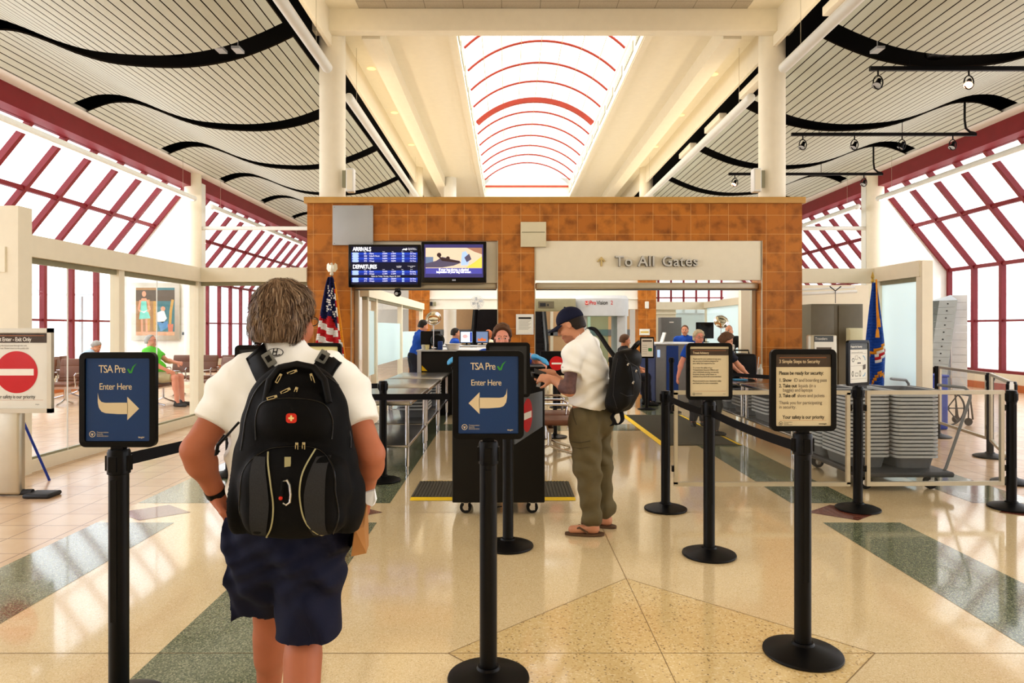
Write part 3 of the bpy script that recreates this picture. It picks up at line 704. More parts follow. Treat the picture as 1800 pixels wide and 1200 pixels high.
# far clerestory windows with a rail, seen above the right room
f = MB(); g = MB()
for i in range(6): f.cbox((7.4+i*.62,33.6,3.3),(.09,.09,2.2))
f.beam((7.2,33.6,3.05),(10.6,33.6,3.05),.06,.06); f.beam((7.2,33.6,2.25),(10.6,33.6,2.25),.1,.1)
o = struct(f.build('window_5','red_steel',smooth=0)); 
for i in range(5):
    g = MB(); g.box((7.46+i*.62,33.62,2.3),(7.98+i*.62,33.64,4.4)); g.build('window_pane','glow_pane',o,smooth=0)['kind']='structure'
# outdoor pale ground and building seen through the glass
m = MB(); m.box((-60,-30,-.3),(-11.2,60,-.05)); m.box((12.6,-30,-.3),(62,60,-.05)); struct(m.build('ground_outside','outside_ground',smooth=0))
bl = thing('outdoor_shelter','pale blue-grey shelter with curved canopy outside the left windows','shelter',(-15.5,21,-.05))
m = MB(); m.box((-17.5,20,-.05),(-15.2,21.2,2.0)); m.build('wall_panel','outside_blue',bl,world=True,smooth=0)
m = MB(); m.tube([(-19+3.6*math.cos(t)+2,19.5,2.55+1.0*math.sin(t)) for t in np.linspace(0,PI,16)],.03,6); m.tube([(-15.2+2.4*math.cos(t)+2,19.5,2.55+1.0*math.sin(t)) for t in np.linspace(0,PI,16)],.03,6); m.beam((-20,19.5,2.5),(-10.9-.8,19.5,2.5),.06,.06)
m.build('canopy','grey_light',bl,world=True)
for x in (-19.5,-14.9,-12.2): m = MB(); m.cbox((x,19.5,1.2),(.08,.08,2.5)); m.build('post','grey_light',bl,world=True,smooth=0)
# ================================================================== STANCHIONS, BELTS, PANELS
def stanchion_parts(t, h=1.035):
    b = MB(); b.lathe([(0,0),(.172,0),(.178,.008),(.176,.016),(.15,.026),(.09,.04),(.052,.052),(.046,.062),(0,.062)],n=48); b.build('base','black_metal',t,smooth=40)
    p = MB(); p.lathe([(.0375,.05),(.0375,h-.1)],n=28); p.box((-.012,-.0395,.35),(.012,-.0365,h-.12)); p.build('pole','black_metal',t,smooth=40)
    g = MB(); g.lathe([(.0375,h-.1),(.043,h-.097),(.043,h-.012),(.038,h),(0,h)],n=28)
    for a in range(4):
        R = Matrix.Rotation(a*PI/2,3,'Z'); g.cbox(R@Vector((0,-.042,h-.055)),(.03,.012,.06) if a%2==0 else (.012,.03,.06))
    g.build('belt_head','black_plastic',t,smooth=40)
def sign_frame(t, art, print_m, z=1.235, w=.307, h=.382, mats=None):
    f = MB(); o = rrect(w,h,.026,6); i = rrect(w-.046,h-.046,.008,6); n=len(o)
    F=lambda P,y:[(x,y,zz+z) for x,zz in P]
    f.strip(F(o,-.012),F(i,-.014),0,True); f.strip(F(o,.012),F(o,-.012),0,True); f.strip(F(i,-.014),F(i,-.006),0,True); f.poly(F(o,.012)[::-1])
    f.cbox((0,0,z-h/2-.012),(.05,.03,.03)); f.build('sign_frame','black_plastic',t,smooth=35)
    fr = [c for c in bpy.data.objects if c.parent==t][-1]
    b = Board(-.0065); b.rect(-(w-.048)/2,z-(h-.048)/2,(w-.048)/2,z+(h-.048)/2); b.build('sign_print',print_m,fr,smooth=0)
    if art:
        a = Board(-.0075); art(a,z); a.build('lettering',mats,fr,smooth=0)
    g = MB(); g.quad((-(w-.05)/2,-.0095,z-(h-.05)/2),((w-.05)/2,-.0095,z-(h-.05)/2),((w-.05)/2,-.0095,z+(h-.05)/2),(-(w-.05)/2,-.0095,z+(h-.05)/2)); g.build('cover','glass_sign',fr,smooth=0)
def seal(a, x, z, r, mi, m2):
    a.ring(x,z,r*.78,r,mi); a.disc(x,z,r*.78,None,m2,.0002,20); a.shape([(x-r*.5,z+r*.35),(x-r*.1,z+r*.1),(x,z+r*.45),(x+r*.1,z+r*.1),(x+r*.5,z+r*.35),(x+r*.2,z-r*.4),(x,z-r*.55),(x-r*.2,z-r*.4)],mi,.0005)
def art_pre(flip):
    k=-1 if flip else 1; ox = .0
    def art(a,z):
        a.text('TSA Pre',-.078,z+.122,.040,0,spacing=.86,bold=.0002,sx=.84)
        a.stroke([(.040,z+.124),(.049,z+.109),(.053,z+.109),(.062,z+.132),(.076,z+.146)],[.007,.008,.008,.006,.001],1)
        a.text('Enter Here',-.076,z+.052,.0335,0,spacing=.92,bold=.0002,sx=.86)
        zz=z-.03
        up=[(-.081*k,zz+.058),(-.076*k,zz+.034),(-.066*k,zz+.021),(-.05*k,zz+.0175),(0,zz+.018),(.04*k,zz+.018)]
        dn=[(-.081*k,zz+.02),(-.077*k,zz-.002),(-.066*k,zz-.018),(-.05*k,zz-.0245),(0,zz-.028),(.04*k,zz-.028)]
        a.strip([(x,a.y,q) for x,q in up],[(x,a.y,q) for x,q in dn],0)
        a.shape([(.038*k,zz+.042),(.038*k,zz-.053),(.086*k,zz-.006)][::k],0)
        seal(a,-.103,z-.139,.0125,0,2)
        for i,s in enumerate(('Transportation','Security','Administration')): a.text(s,-.085,z-.1315-.0075*i,.0082,0)
        a.text('tsa.gov',.082,z-.151,.0095,0,bold=.0003)
    return art
SIGNS = []
def sign_stanchion(label, x, y, rz, art, print_m, mats, extra=None, w=.307, h=.382):
    t = thing('sign_stanchion',label,'sign stand',(x,y,0),rz,'black sign stanchions'); stanchion_parts(t); sign_frame(t,art,print_m,1.235,w,h,mats=mats); return t
s1 = fl(209,578+1824/2.76)
sign_stanchion('black post with blue Enter Here sign, white arrow pointing right, in left foreground',s1.x,2.76,.0,art_pre(False),'sign_blue',['ink_tan','ink_green','sign_blue'])
sign_stanchion('black post with blue Enter Here sign, white arrow pointing left, in front of podium',-.085,2.96,-.0,art_pre(True),'sign_blue',['ink_tan','ink_green','sign_blue'])
sign_stanchion('black sign post half hidden behind the blue sign with left arrow',.0,4.77,.0,None,'grey_dark',None)
def art_steps(a,z):
    W=.259/2; a.rect(-W,z+.108,W,z+.167,0); a.rect(-.112,z+.1505,.108,z+.1525,3,.0004)
    a.text('3 Simple Steps to Security',-.115,z+.133,.021,1,.0008,spacing=.93,bold=.0003)
    a.text('Please be ready for security:',-.115,z+.079,.0215,2,spacing=.92,bold=.0003)
    for i,(n,b,r,off) in enumerate((('1.','Show','ID and boarding pass',.052),('2.','Take out','liquids (in a',.073),(None,None,'baggie) and laptops',.0),('3.','Take off','shoes and jackets',.068))):
        q=z+.046-(0,.026,.046,.072)[i]
        if n: a.text(n,-.115,q,.0205,2,bold=.0004); a.text(b,-.097,q,.0205,2,spacing=.93,bold=.0004)
        a.text(r,-.097+off-(.0 if n else 0),q,.0205,4,spacing=.95)
    a.text('Thank you for participating',-.115,z-.059,.0205,4,spacing=.96); a.text('in security.',-.115,z-.079,.0205,4,spacing=.96)
    a.text('Your safety is our priority',0,z-.126,.0215,2,align='CENTER',spacing=.93,bold=.0003)
    a.rect(-.112,z-.1415,.108,z-.1405,3); seal(a,-.106,z-.155,.009,2,5)
    for i,s in enumerate(('Transportation','Security','Administration')): a.text(s,-.092,z-.149-.006*i,.007,4)
    a.text('www.tsa.gov',.072,z-.157,.0075,2,bold=.0003)
sign_stanchion('black post with tan sign reading 3 Simple Steps to Security, right foreground',1.377,3.19,.02,art_steps,'paper_tan',['sign_brown','ink_tan','ink','ink_orange','ink_grey','paper_tan'])
def art_travel(a,z):
    W=.259/2; a.rect(-W,z+.108,W,z+.152,0); a.rect(-W,z+.152,W,z+.158,5,.0004); a.rect(-.11,z+.139,.11,z+.141,3,.0004); a.text('Travel Advisory',-.112,z+.124,.0195,1,.0008,spacing=.92,bold=.0004)
    lines=['Thank you for your patience as we carry','out security procedures designed for','your safety and required by law.','','To protect the safety of our','Transportation Security Officers and','other individuals carrying out security','functions, threats, verbal abuse, or','violence of any kind will not be tolerated.','','Please proceed to your destination safely','and thank you for your cooperation.']
    for i,s in enumerate(lines):
        if s: a.text(s,-.112,z+.084-.0148*i,.0138,2,spacing=.9)
    a.rect(-.11,z-.133,.11,z-.1318,3); seal(a,-.104,z-.151,.009,2,5); a.rect(-.092,z-.147,-.05,z-.145,4); a.rect(-.092,z-.153,-.05,z-.151,4); a.text('tsa.gov',.09,z-.15,.0075,2)
sign_stanchion('black post with Travel Advisory sign beside the belt, in the middle of right belt line',1.352,4.59,.0,art_travel,'paper_tan',['sign_brown','ink_tan','ink','ink_orange','ink_grey','paper_tan'])
def art_prep(a,z):
    W=.259/2; a.rect(-W,z+.112,W,z+.167,0); a.text('Prepare for Security',-.115,z+.136,.021,1,.0004,bold=.0006); a.text('Remove these items before screening',-.1,z+.088,.011,4)
    a.ring(-.08,z+.025,.012,.017,2); a.stroke([(-.05,z+.03),(-.05,z+.06),(-.015,z+.06),(-.015,z+.03),(-.05,z+.03)],.003,4); a.stroke([(.0,z+.05),(.03,z+.03)],.006,4); a.rect(-.02,z-.006,.03,z+.003,2)
    a.stroke([(.06,z+.06),(.085,z+.045),(.095,z+.02)],.009,3); a.shape([(.06,z-.02),(.1,z-.012),(.1,z-.052),(.06,z-.06)],4)
    a.stroke([(.06,z-.115),(.085,z-.105),(.095,z-.085)],.009,3); a.ring(-.085,z-.09,.009,.013,2,sz=1.8); a.stroke([(-.05,z-.11),(-.05,z-.085),(-.01,z-.085),(-.01,z-.11),(-.05,z-.11)],.004,2); a.ring(.02,z-.09,.008,.012,4,sz=2.2)
    for q in (-.025,.078,-.135): a.rect(-.11,z+q,.11,z+q+.0015,4)
sign_stanchion('black post with white Prepare for Security sign between the two clear barrier panels',2.947,5.75,.55,art_prep,'paper',['grey_dark2','ink_white','ink','ink_cyan','ink_grey'])
sign_stanchion('black sign post behind the backpack man, left of his neck',-1.44,4.0,.1,None,'grey_dark',None)
sign_stanchion('black sign post with pale yellow print, just right of the backpack man\'s neck',-1.27,4.6,-.1,None,'yellow_print',None)
# plain posts
base = thing('belt_stanchion','black belt post at the near left end of the clear panels and right belt line','stanchion',(1.327,5.75,0),0,'plain black belt stanchions'); stanchion_parts(base,1.0)
for x,y,l in ((4.27,5.79,'black post at the far right edge, closing the clear panel row'),(4.98,6.75,'black post partly hidden behind the far right post'),
              (5.72,8.1,'black post at the back right corner of the clear panel pen'),(6.04,9.6,'black post beside the frosted glass screen and blue bin'),
              (-1.25,6.83,'black belt post in front of the steel tables left of the podium'),(-2.9,7.1,'black belt post left of the backpack man by the glass partition'),
              (-1.5,5.6,'black belt post hidden behind the backpack man, holding the podium belt'),(.98,13.2,'black belt post far behind the podium near the body scanner'),
              (1.9,12.6,'black belt post beside the far document stand'),(2.98,12.45,'black belt post in front of the blue scanner cabinet'),(2.45,10.6,'black belt post behind the black rubber mat') if False else (1.55,14.6,'black belt post behind the cap man in front of the body scanner')):
    copy_tree(base,(x,y,0),0,l)
def belt(label, p, q, z=.962, hgt=.05, sag=.012):
    p,q=Vector((*p,0)),Vector((*q,0)); d=(q-p).normalized(); p=p+d*.056; q=q-d*.056; m=MB(); A=[];B=[]; n=Vector((-d.y,d.x,0))*.001
    for i in range(13):
        u=i/12; c=p.lerp(q,u); zz=z-sag*4*u*(1-u); A.append(c+Vector((0,0,zz+hgt/2))); B.append(c+Vector((0,0,zz-hgt/2)))
    m.strip([a+n for a in A],[b+n for b in B]); m.strip([b-n for b in B],[a-n for a in A]); m.strip([a-n for a in A],[a+n for a in A]); m.strip([b+n for b in B],[b-n for b in B])
    o=m.build('retractable_belt','belt',None,smooth=60); tag(o,label,'belt','black retractable belts')
belt('black belt from the Travel Advisory post to the 3 Simple Steps post',(1.352,4.59),(1.377,3.19))
belt('black belt from the panel end post to the Travel Advisory post',(1.327,5.75),(1.352,4.59),.95)
belt('black belt running back from the left foreground Enter Here post behind the man',(s1.x,2.76),(-1.27,4.6),.985)
belt('black belt crossing in front of the steel tables to the podium',(-1.5,5.6),(-.42,5.62),.965,sag=.004)
belt('black belt between the two posts left of the podium, nearest the glass partition',(-2.9,7.1),(-1.25,6.83),.95)
belt('black belt high on the right from the tiled pier to the clear panels',(2.6,9.8),(3.35,8.2),.93)
def panel(label, p, q, z0=.215, z1=.985):
    p,q=Vector((*p,0)),Vector((*q,0)); d=(q-p).normalized(); A=p+d*.07; B=q-d*.07
    t=thing('barrier_panel',label,'barrier panel',((A.x+B.x)/2,(A.y+B.y)/2,z0),0,'clear barrier panels'); m=MB(); Z=Vector((0,0,1))
    m.beam(A+Z*z1,B+Z*z1,.03,.034); m.beam(A+Z*z0,B+Z*z0,.03,.034); m.beam(A+d*.015+Z*z0,A+d*.015+Z*z1,.03,.03); m.beam(B-d*.015+Z*z0,B-d*.015+Z*z1,.03,.03); m.build('frame','alum',t,world=True,smooth=0)
    g=MB(); g.quad(A+Z*z0,B+Z*z0,B+Z*z1,A+Z*z1); g.build('pane','glass_clear',t,world=True,smooth=0)
    k=MB()
    for e,sg in ((A,-1),(B,1)):
        for zz in (z0+.13,z1-.13): k.cbox(e+d*sg*.006+Z*zz,(.024,.024,.05))
    k.build('clip','black_plastic',t,world=True,smooth=0)
panel('clear panel between the plain post and the Prepare for Security sign',(1.327,5.75),(2.947,5.75))
panel('clear panel right of the Prepare for Security sign, in front of the bin cart',(2.947,5.75),(4.27,5.79))
panel('clear panel at the back of the pen between the frosted screen and corner post',(6.04,9.6),(5.72,8.1))
panel('clear panel closing the right side of the pen',(5.72,8.1),(4.98,6.75))
panel('short clear panel at the far right edge, seen end-on',(4.98,6.75),(4.27,5.79))
# ================================================================== NO ENTRY SIGN STAND (left edge)
t = thing('exit_sign_stand','silver floor stand with red no-entry disc sign reading Exit Only, at left edge','sign stand',(-4.53,6.22,0))
m=MB(); m.rbox((0,0,.43),(.225,.09,.83),.03); m.build('pedestal','alum',t)
m=MB(); m.tube([(-.42,.0,.03),(.2,.0,.035)],[.028,.028],12); m.rbox((.3,-.02,.02),(.24,.2,.04),.018); m.rbox((-.45,-.02,.02),(.24,.2,.04),.018); m.build('foot','grey_dark',t)
f=MB(); W,Hh,z=.65,.765,1.145; fx=.09
for zz in (z+Hh/2-.02,z-Hh/2+.02): f.beam((fx-W/2,-.05,zz),(fx+W/2,-.05,zz),.04,.04)
for xx in (fx-W/2+.02,fx+W/2-.02): f.beam((xx,-.05,z-Hh/2),(xx,-.05,z+Hh/2),.04,.04,up=(0,1,0))
f.box((fx-W/2+.02,-.045,z-Hh/2+.02),(fx+W/2-.02,-.03,z+Hh/2-.02))
fo=f.build('frame','alum',t,smooth=0)
b=Board(-.05); b.rect(fx-W/2+.04,z-Hh/2+.04,fx+W/2-.04,z+Hh/2-.04); b.build('sign_print','paper',fo,smooth=0)
a=Board(-.052); a.rect(fx-W/2+.04,z+.25,fx+W/2-.04,z+.335,0); a.rect(fx-.27,z+.312,fx+.25,z+.317,3,.0005); a.text('Do Not Enter - Exit Only',fx-.265,z+.28,.047,1,.001,spacing=.93,bold=.0006,sx=.8)
a.text('Persons entering the secure area through this exit',fx-.265,z+.225,.0185,5); a.text('are subject to arrest. Please return to the public side.',fx-.265,z+.2,.0185,5)
a.disc(fx,z-.015,.19,.19,2,0,48); a.rect(fx-.155,z-.045,fx+.155,z+.015,6,.0006); a.text('Your safety is our priority',fx-.02,z-.238,.043,4,.0012,align='CENTER',spacing=.95,sx=.8)
a.rect(fx-.27,z-.268,fx+.24,z-.266,3); a.text('tsa.gov',fx+.17,z-.305,.014,4)
a.build('lettering',['sign_brown','ink_white','ink_red','ink_orange','ink','ink_grey','ink_white'],fo,smooth=0)
g=MB(); g.quad((fx-W/2+.04,-.055,z-Hh/2+.04),(fx+W/2-.04,-.055,z-Hh/2+.04),(fx+W/2-.04,-.055,z+Hh/2-.04),(fx-W/2+.04,-.055,z+Hh/2-.04)); g.build('cover','glass_sign',fo,smooth=0)
# ================================================================== PODIUM, MATS
t = thing('podium','black document-check podium on casters in the centre of the floor','podium',(-.08,5.8,0))
m=MB(); m.rbox((-.078,5.8,.645),(.756,.44,1.09),.008); m.build('cabinet','podium_black',t,world=True)
m=MB(); m.rbox((-.078,5.8,1.2),(.77,.46,.025),.008); m.build('worktop','black_plastic',t,world=True)
def caster(t, x, y, r=.048, world=True, z0=.1):
    m=MB(); m.tube([(x,y-.018,r+.0015),(x,y+.018,r+.0015)],r,20); w_=m.build('caster_wheel','rubber',t,world=world)
    m=MB(); m.tube([(x,y-.021,r),(x,y+.021,r)],r*.5,14); m.box((x-.014,y-.03,r*.6),(x+.022,y-.022,z0)); m.box((x-.014,y+.022,r*.6),(x+.022,y+.03,z0)); m.box((x-.03,y-.03,z0-.012),(x+.03,y+.03,z0)); m.build('caster_fork','chrome',w_,world=world,smooth=40)
for x in (-.35,.2):
    for y in (5.65,5.95): caster(t,x,y)
m=MB(); m.tube([(-.2,5.62,.02),(-.15,5.62,.045),(-.05,5.62,.06)],.004,6); m.build('cable','rubber',t,world=True)
t = thing('no_entry_banner','dark grey belt panel with red no-entry disc, hung beside the podium front','banner',(.15,5.2,.7))
A=Vector((.045,4.82,0)); B=Vector((.275,5.5,0)); d=(B-A); Z=Vector((0,0,1))
m=MB(); n_=Vector((d.y,-d.x,0)).normalized()*.004; m.add([A+Z*.705-n_,B+Z*.735-n_,B+Z*1.02-n_,A+Z*1.03-n_,A+Z*.705+n_,B+Z*.735+n_,B+Z*1.02+n_,A+Z*1.03+n_],[(3,2,1,0),(4,5,6,7),(0,1,5,4),(1,2,6,5),(2,3,7,6),(3,0,4,7)]); m.build('panel','grey_mid2',t,world=True,smooth=0)
m=MB(); c=A+d*.42; u=d.normalized()
m.poly([c+Z*(.875+.125*math.sin(k*PI/18))+u*.125*math.cos(k*PI/18)+n_*1.3 for k in range(36)],0)
m.poly([c+Z*.85-u*.095+n_*1.8,c+Z*.85+u*.095+n_*1.8,c+Z*.9+u*.095+n_*1.8,c+Z*.9-u*.095+n_*1.8],1); m.build('no_entry_symbol',['ink_red','ink_white'],t,world=True,smooth=0)
def mat_rug(label,x0,y0,x1,y1,edges,stripe='y'):
    t=thing('floor_mat',label,'mat',((x0+x1)/2,(y0+y1)/2,0),0,'black anti-fatigue mats'); m=MB(); e=.07
    ax0=x0+(e if 'l' in edges else 0); ax1=x1-(e if 'r' in edges else 0); ay0=y0+(e if 'f' in edges else 0); ay1=y1-(e if 'b' in edges else 0)
    m.box((ax0,ay0,0.002),(ax1,ay1,.012))
    if stripe=='y':
        n=int((ax1-ax0)/.03)
        for i in range(n): m.box((ax0+i*.03,ay0,.012),(ax0+i*.03+.018,ay1,.017))
    else:
        n=int((ay1-ay0)/.04)
        for i in range(n): m.box((ax0,ay0+i*.04,.012),(ax1,ay0+i*.04+.024,.017))
    m.build('ribbed_surface','ribmat',t,world=True,smooth=0); m=MB()
    def wedge(p,q,r,s): m.add([(*p,.016),(*q,.016),(*r,.003),(*s,.003)],[(0,1,2,3)])
    if 'f' in edges: wedge((ax0,ay0),(ax1,ay0),(x1,y0),(x0,y0))
    if 'b' in edges: wedge((ax1,ay1),(ax0,ay1),(x0,y1),(x1,y1))
    if 'l' in edges: wedge((ax0,ay1),(ax0,ay0),(x0,y0),(x0,y1))
    if 'r' in edges: wedge((ax1,ay0),(ax1,ay1),(x1,y1),(x1,y0))
    m.build('yellow_border','yellow',t,world=True,smooth=0)
mat_rug('black ribbed mat with yellow front and back edges under the podium',-.87,6.04,.60,6.83,'fb')
mat_rug('long dark mat with yellow side edges behind the clear panels, by the blue scanner',1.99,8.9,3.06,12.0,'lr','x')
# ================================================================== BINS, TABLES, CART
def bin_mesh():
    m=MB(); n=6; b=rrect(.32,.47,.05,n); u=rrect(.362,.512,.05,n); rim=rrect(.425,.575,.06,n)
    L=lambda P,z:[(x,y,z) for x,y in P]
    m.poly(L(b,0)[::-1]); m.strip(L(b,0),L(u,.105),0,True); m.strip(L(u,.105),L(rim,.107),0,True); m.strip(L(rim,.107),L(rim,.13),1,True); m.strip(L(rim,.13),L(u,.13),1,True); m.strip(L(u,.13),L(b,.008),0,True); m.poly(L(b,.008))
    return m
bin0=None
def stack(x,y,z,n,where,group,pitch=.0365,rz=0):
    global bin0
    for i in range(n):
        pos = 'bottom' if i==0 else 'top' if i==n-1 else ordinal(n-1-i)+' from the top'
        lab = 'grey bin, '+pos+' of '+where
        if bin0 is None:
            bin0=bin_mesh().build('security_bin',['bin_body_shade','bin_rim_lit'],None,smooth=50); o=bin0
        else: o=bin0.copy(); C.objects.link(o)
        o.location=(x,y,z+i*pitch); o.rotation_euler=(0,0,rz); tag(o,lab,'bin',group)
cart=thing('bin_cart','grey platform cart with bent tube handle, loaded with nested grey bins','cart',(3.72,7.0,0))
m=MB(); m.rbox((3.72,7.0,.155),(.92,1.24,.05),.02); m.build('platform','grey_dark',cart,world=True)
m=MB(); m.tube([(4.15,6.5,.17),(4.17,6.5,.2),(4.4,6.5,.86),(4.4,6.5,.92),(4.36,6.52,.96),(4.25,6.56,.97),(4.15,6.6,.98)],.014,10); m.tube([(4.15,7.5,.17),(4.17,7.5,.2),(4.4,7.5,.86),(4.4,7.5,.92),(4.36,7.48,.96),(4.25,7.44,.97),(4.15,7.4,.98)],.014,10); m.tube([(4.4,6.5,.89),(4.4,7.5,.89)],.013,10); m.build('handle','grey_mid',cart,world=True)
for x in (3.4,4.02):
    for y in (6.5,7.5): caster(cart,x,y,.064,z0=.132)
stack(3.472,6.84,.182,17,'left front cart stack','grey bins nested on the cart'); stack(3.91,6.79,.182,18,'right front cart stack','grey bins nested on the cart')
stack(3.47,7.425,.182,17,'left rear cart stack','grey bins nested on the cart'); stack(3.91,7.4,.182,17,'right rear cart stack','grey bins nested on the cart')
tab0=None
def table(label,x0,x1,y0,y1,z=.77,group='stainless inspection tables'):
    t=thing('inspection_table',label,'table',((x0+x1)/2,(y0+y1)/2,0),0,group)
    m=MB(); m.rbox(((x0+x1)/2,(y0+y1)/2,z-.02),(x1-x0,y1-y0,.045),.016); m.build('tabletop','steel',t,world=True)
    m=MB(); m.rbox(((x0+x1)/2,(y0+y1)/2,.3),(x1-x0-.06,y1-y0-.06,.03),.01); m.build('shelf','steel',t,world=True)
    for x in (x0+.05,x1-.05):
        for y in (y0+.06,y1-.06):
            m=MB(); m.lathe([(.019,.09),(.021,.1),(.021,z-.04)],(x,y,0),14); m.lathe([(0,.001),(.014,.001),(.016,.03),(.014,.09)],(x,y,0),12); m.build('leg','chrome',t,world=True)
table('steel table nearest on the left, its front legs just behind the belt post',-1.82,-1.0,7.05,8.62)
table('middle steel table of the left row',-1.82,-1.0,8.68,10.2)
table('steel table on the left nearest the black scanner',-1.82,-1.0,10.26,11.75)
table('steel table on the right with the black suitcase on it',3.2,4.0,9.42,11.0)
table('nearer steel table on the right, behind the Travel Advisory sign',3.2,4.0,7.74,9.36)
for i,(y,n) in enumerate(((8.12,5),(8.98,5))): stack(3.5,y,.3175,n,('near','far')[i]+' stack under the nearer right table','grey bins under the right tables',.045)
for i,(y,n) in enumerate(((9.8,5),(10.6,5))): stack(3.5,y,.3175,n,('nearer','farther')[i]+' stack under the suitcase table','grey bins under the right tables',.045)
stack(-1.3,9.5,.3175,7,'stack under the middle left table','grey bins under the left tables',.045)
stack(-1.3,10.9,.3175,6,'stack under the left table by black scanner','grey bins under the left tables',.045)
# ================================================================== PEOPLE
V3 = lambda *a: np.array(a, float)
def unit(v): v=np.array(v,float); return v/np.linalg.norm(v)
def ik(sh, wr, L1, L2, hint):
    d=wr-sh; L=np.linalg.norm(d); L=min(L,(L1+L2)*.999); d=unit(d); wr=sh+d*L
    a=(L1*L1-L2*L2+L*L)/(2*L); hgt=math.sqrt(max(L1*L1-a*a,1e-6)); p=hint-d*np.dot(hint,d); return sh+d*a+unit(p)*hgt, wr
def frame(f, u=(0,0,1)):
    f=unit(f); l=unit(np.cross(u,f)); u=unit(np.cross(f,l)); return l,f,u
def RM(fr): return np.stack(fr,1)
def pose(x,y,ang,T=1.75,sit=False,lean=0.0,seat=.46,z0=0,head_yaw=0,head_pitch=0):
    s=T/1.75; a=math.radians(ang); f0=V3(math.cos(a),math.sin(a),0); u0=V3(0,0,1); l0=np.cross(u0,f0); B=V3(x,y,z0)
    le=math.radians(lean); up=u0*math.cos(le)+f0*math.sin(le); fw=f0*math.cos(le)-u0*math.sin(le)
    J={'s':s,'torso':(l0,fw,up)}
    pel=B+u0*((seat+.1)*1.0 if sit else .93*s); J['pelvis']=pel
    J['chest']=pel+up*.36*s; J['neck']=pel+up*.545*s
    J['head']=J['neck']+up*.10*s+fw*.025*s+u0*.05*s
    ha=a+math.radians(head_yaw); hf=V3(math.cos(ha),math.sin(ha),0); hp=math.radians(head_pitch)+le*.5; J['hf']=frame(hf*math.cos(hp)-u0*math.sin(hp), u0)
    for n,k in (('L',1),('R',-1)):
        J['sh'+n]=pel+up*.49*s+l0*k*.185*s
        J['hip'+n]=pel+l0*k*.09*s-u0*.02
        if sit:
            J['kn'+n]=J['hip'+n]+f0*.43*s+l0*k*.03; J['kn'+n][2]=B[2]+seat+.07; J['an'+n]=J['kn'+n]+f0*.04; J['an'+n][2]=B[2]+.08
        else:
            J['kn'+n]=J['hip'+n]+f0*.02; J['kn'+n][2]=B[2]+.49*s; J['an'+n]=J['hip'+n]-f0*.02; J['an'+n][2]=B[2]+.08*s
        J['ft'+n]=f0+l0*k*.15
        J['wr'+n]=J['sh'+n]-u0*.5*s+f0*.1*s+l0*k*.06
        J['hint'+n]=-f0+l0*k*.4
    J['f']=f0; J['l']=l0
    return J
def hand(F, w, d, n, side, curl=.5, s=1.0, spread=.12, fr=1.0):
    d=unit(d); n=unit(n-d*np.dot(n,d)); t=np.cross(n,d)*side
    F.ell(w+d*.05*s,(.040*s,.054*s,.017*s),np.stack((t,d,n),1),.012)
    F.cap(w-d*.03*s,w+d*.03*s,.024*s,.026*s,.015)
    for i,(o,L) in enumerate(((.029,.072),(.0105,.08),(-.0085,.075),(-.0275,.058))):
        p=w+d*.088*s+t*o*s; a=.15+curl*.55; dd=d+t*(o*spread*20*.1); c=p
        for j,q in enumerate((.45,.32,.25)):
            v=unit(dd*math.cos(a)+n*math.sin(a)); e=c+v*L*q*s; F.cap(c,e,(.0098-.0009*j)*s*fr,(.0092-.001*j)*s*fr,.004); c=e; a+=curl*.95
    c=w+d*.022*s+t*.03*s; v=unit(t*.75+d*.75+n*.35); e=c+v*.045*s; F.cap(c,e,.0135*s*fr,.0115*s*fr,.01); v=unit(t*.25+d*.95+n*.5); F.cap(e,e+v*.036*s,.0115*s*fr,.009*s*fr,.006)
HEADP = {}
def head_prims(F, c, fr, s=1.0, nose=True, jaw=1.0):
    l,f,u=fr; R=RM(fr); P=lambda a,b,cc:c+(l*a+f*b+u*cc)*s
    E=lambda p,r,k=.02,op='add':F.ell(P(*p),tuple(q*s for q in r),R,k*s,op)
    E((0,-.012,.03),(.076,.098,.088)); E((0,.03,-.04),(.060*jaw,.066,.078),.03); E((0,.07,-.098),(.028*jaw,.026,.022),.03)
    for k in (-1,1):
        E((k*.04,.056,-.035),(.027,.03,.032),.02); E((k*.033,.098,.002),(.018,.016,.011),.012,'sub'); E((k*.033,.079,.002),(.014,.013,.012),.003)
        F.cap(P(k*.012,.093,.022),P(k*.048,.078,.02),.009*s,.008*s,.012*s)
        E((k*.078,-.006,-.004),(.009,.019,.031),.006); E((k*.083,-.002,-.002),(.005,.010,.018),.004,'sub')
    F.cap(P(0,.092,.014),P(0,.113,-.028),.0085*s,.0135*s,.012*s)
    for k in (-1,1): E((k*.011,.104,-.034),(.009,.010,.007),.006)
    E((0,.094,-.0625),(.024,.010,.0055),.006); E((0,.092,-.0725),(.020,.011,.006),.006); E((0,.102,-.0675),(.022,.006,.0018),.002,'sub')
def face_mats(J, beard=False):
    c=J['head']; l,f,u=J['hf']; s=J['s']
    def fn(p):
        q=p-c; a,b,h=q@l/s,q@f/s,q@u/s; m=np.zeros(len(p))
        for k in (-1,1):
            r=np.sqrt(((a-k*.033)/.0125)**2+((h-.002)/.0072)**2); m[(r<1)&(b>.07)]=2; r2=np.hypot(a-k*.033,h-.002); m[(r2<.0062)&(b>.07)]=3
            m[(np.abs(h-.0315+.13*np.abs(np.abs(a)-.022))<.0042)&(np.abs(a*k-.031)<.021)&(b>.06)]=4
        m[(np.abs(a)<.023)&(np.abs(h+.0675)<.0095-.0002*np.abs(a)*100*.2)&(b>.085)]=1
        if beard: m[(b>.01)&(h<-.055)&(h>-.125)&(m==0)&(b*.55-h>.092)]=5
        return m
    return fn
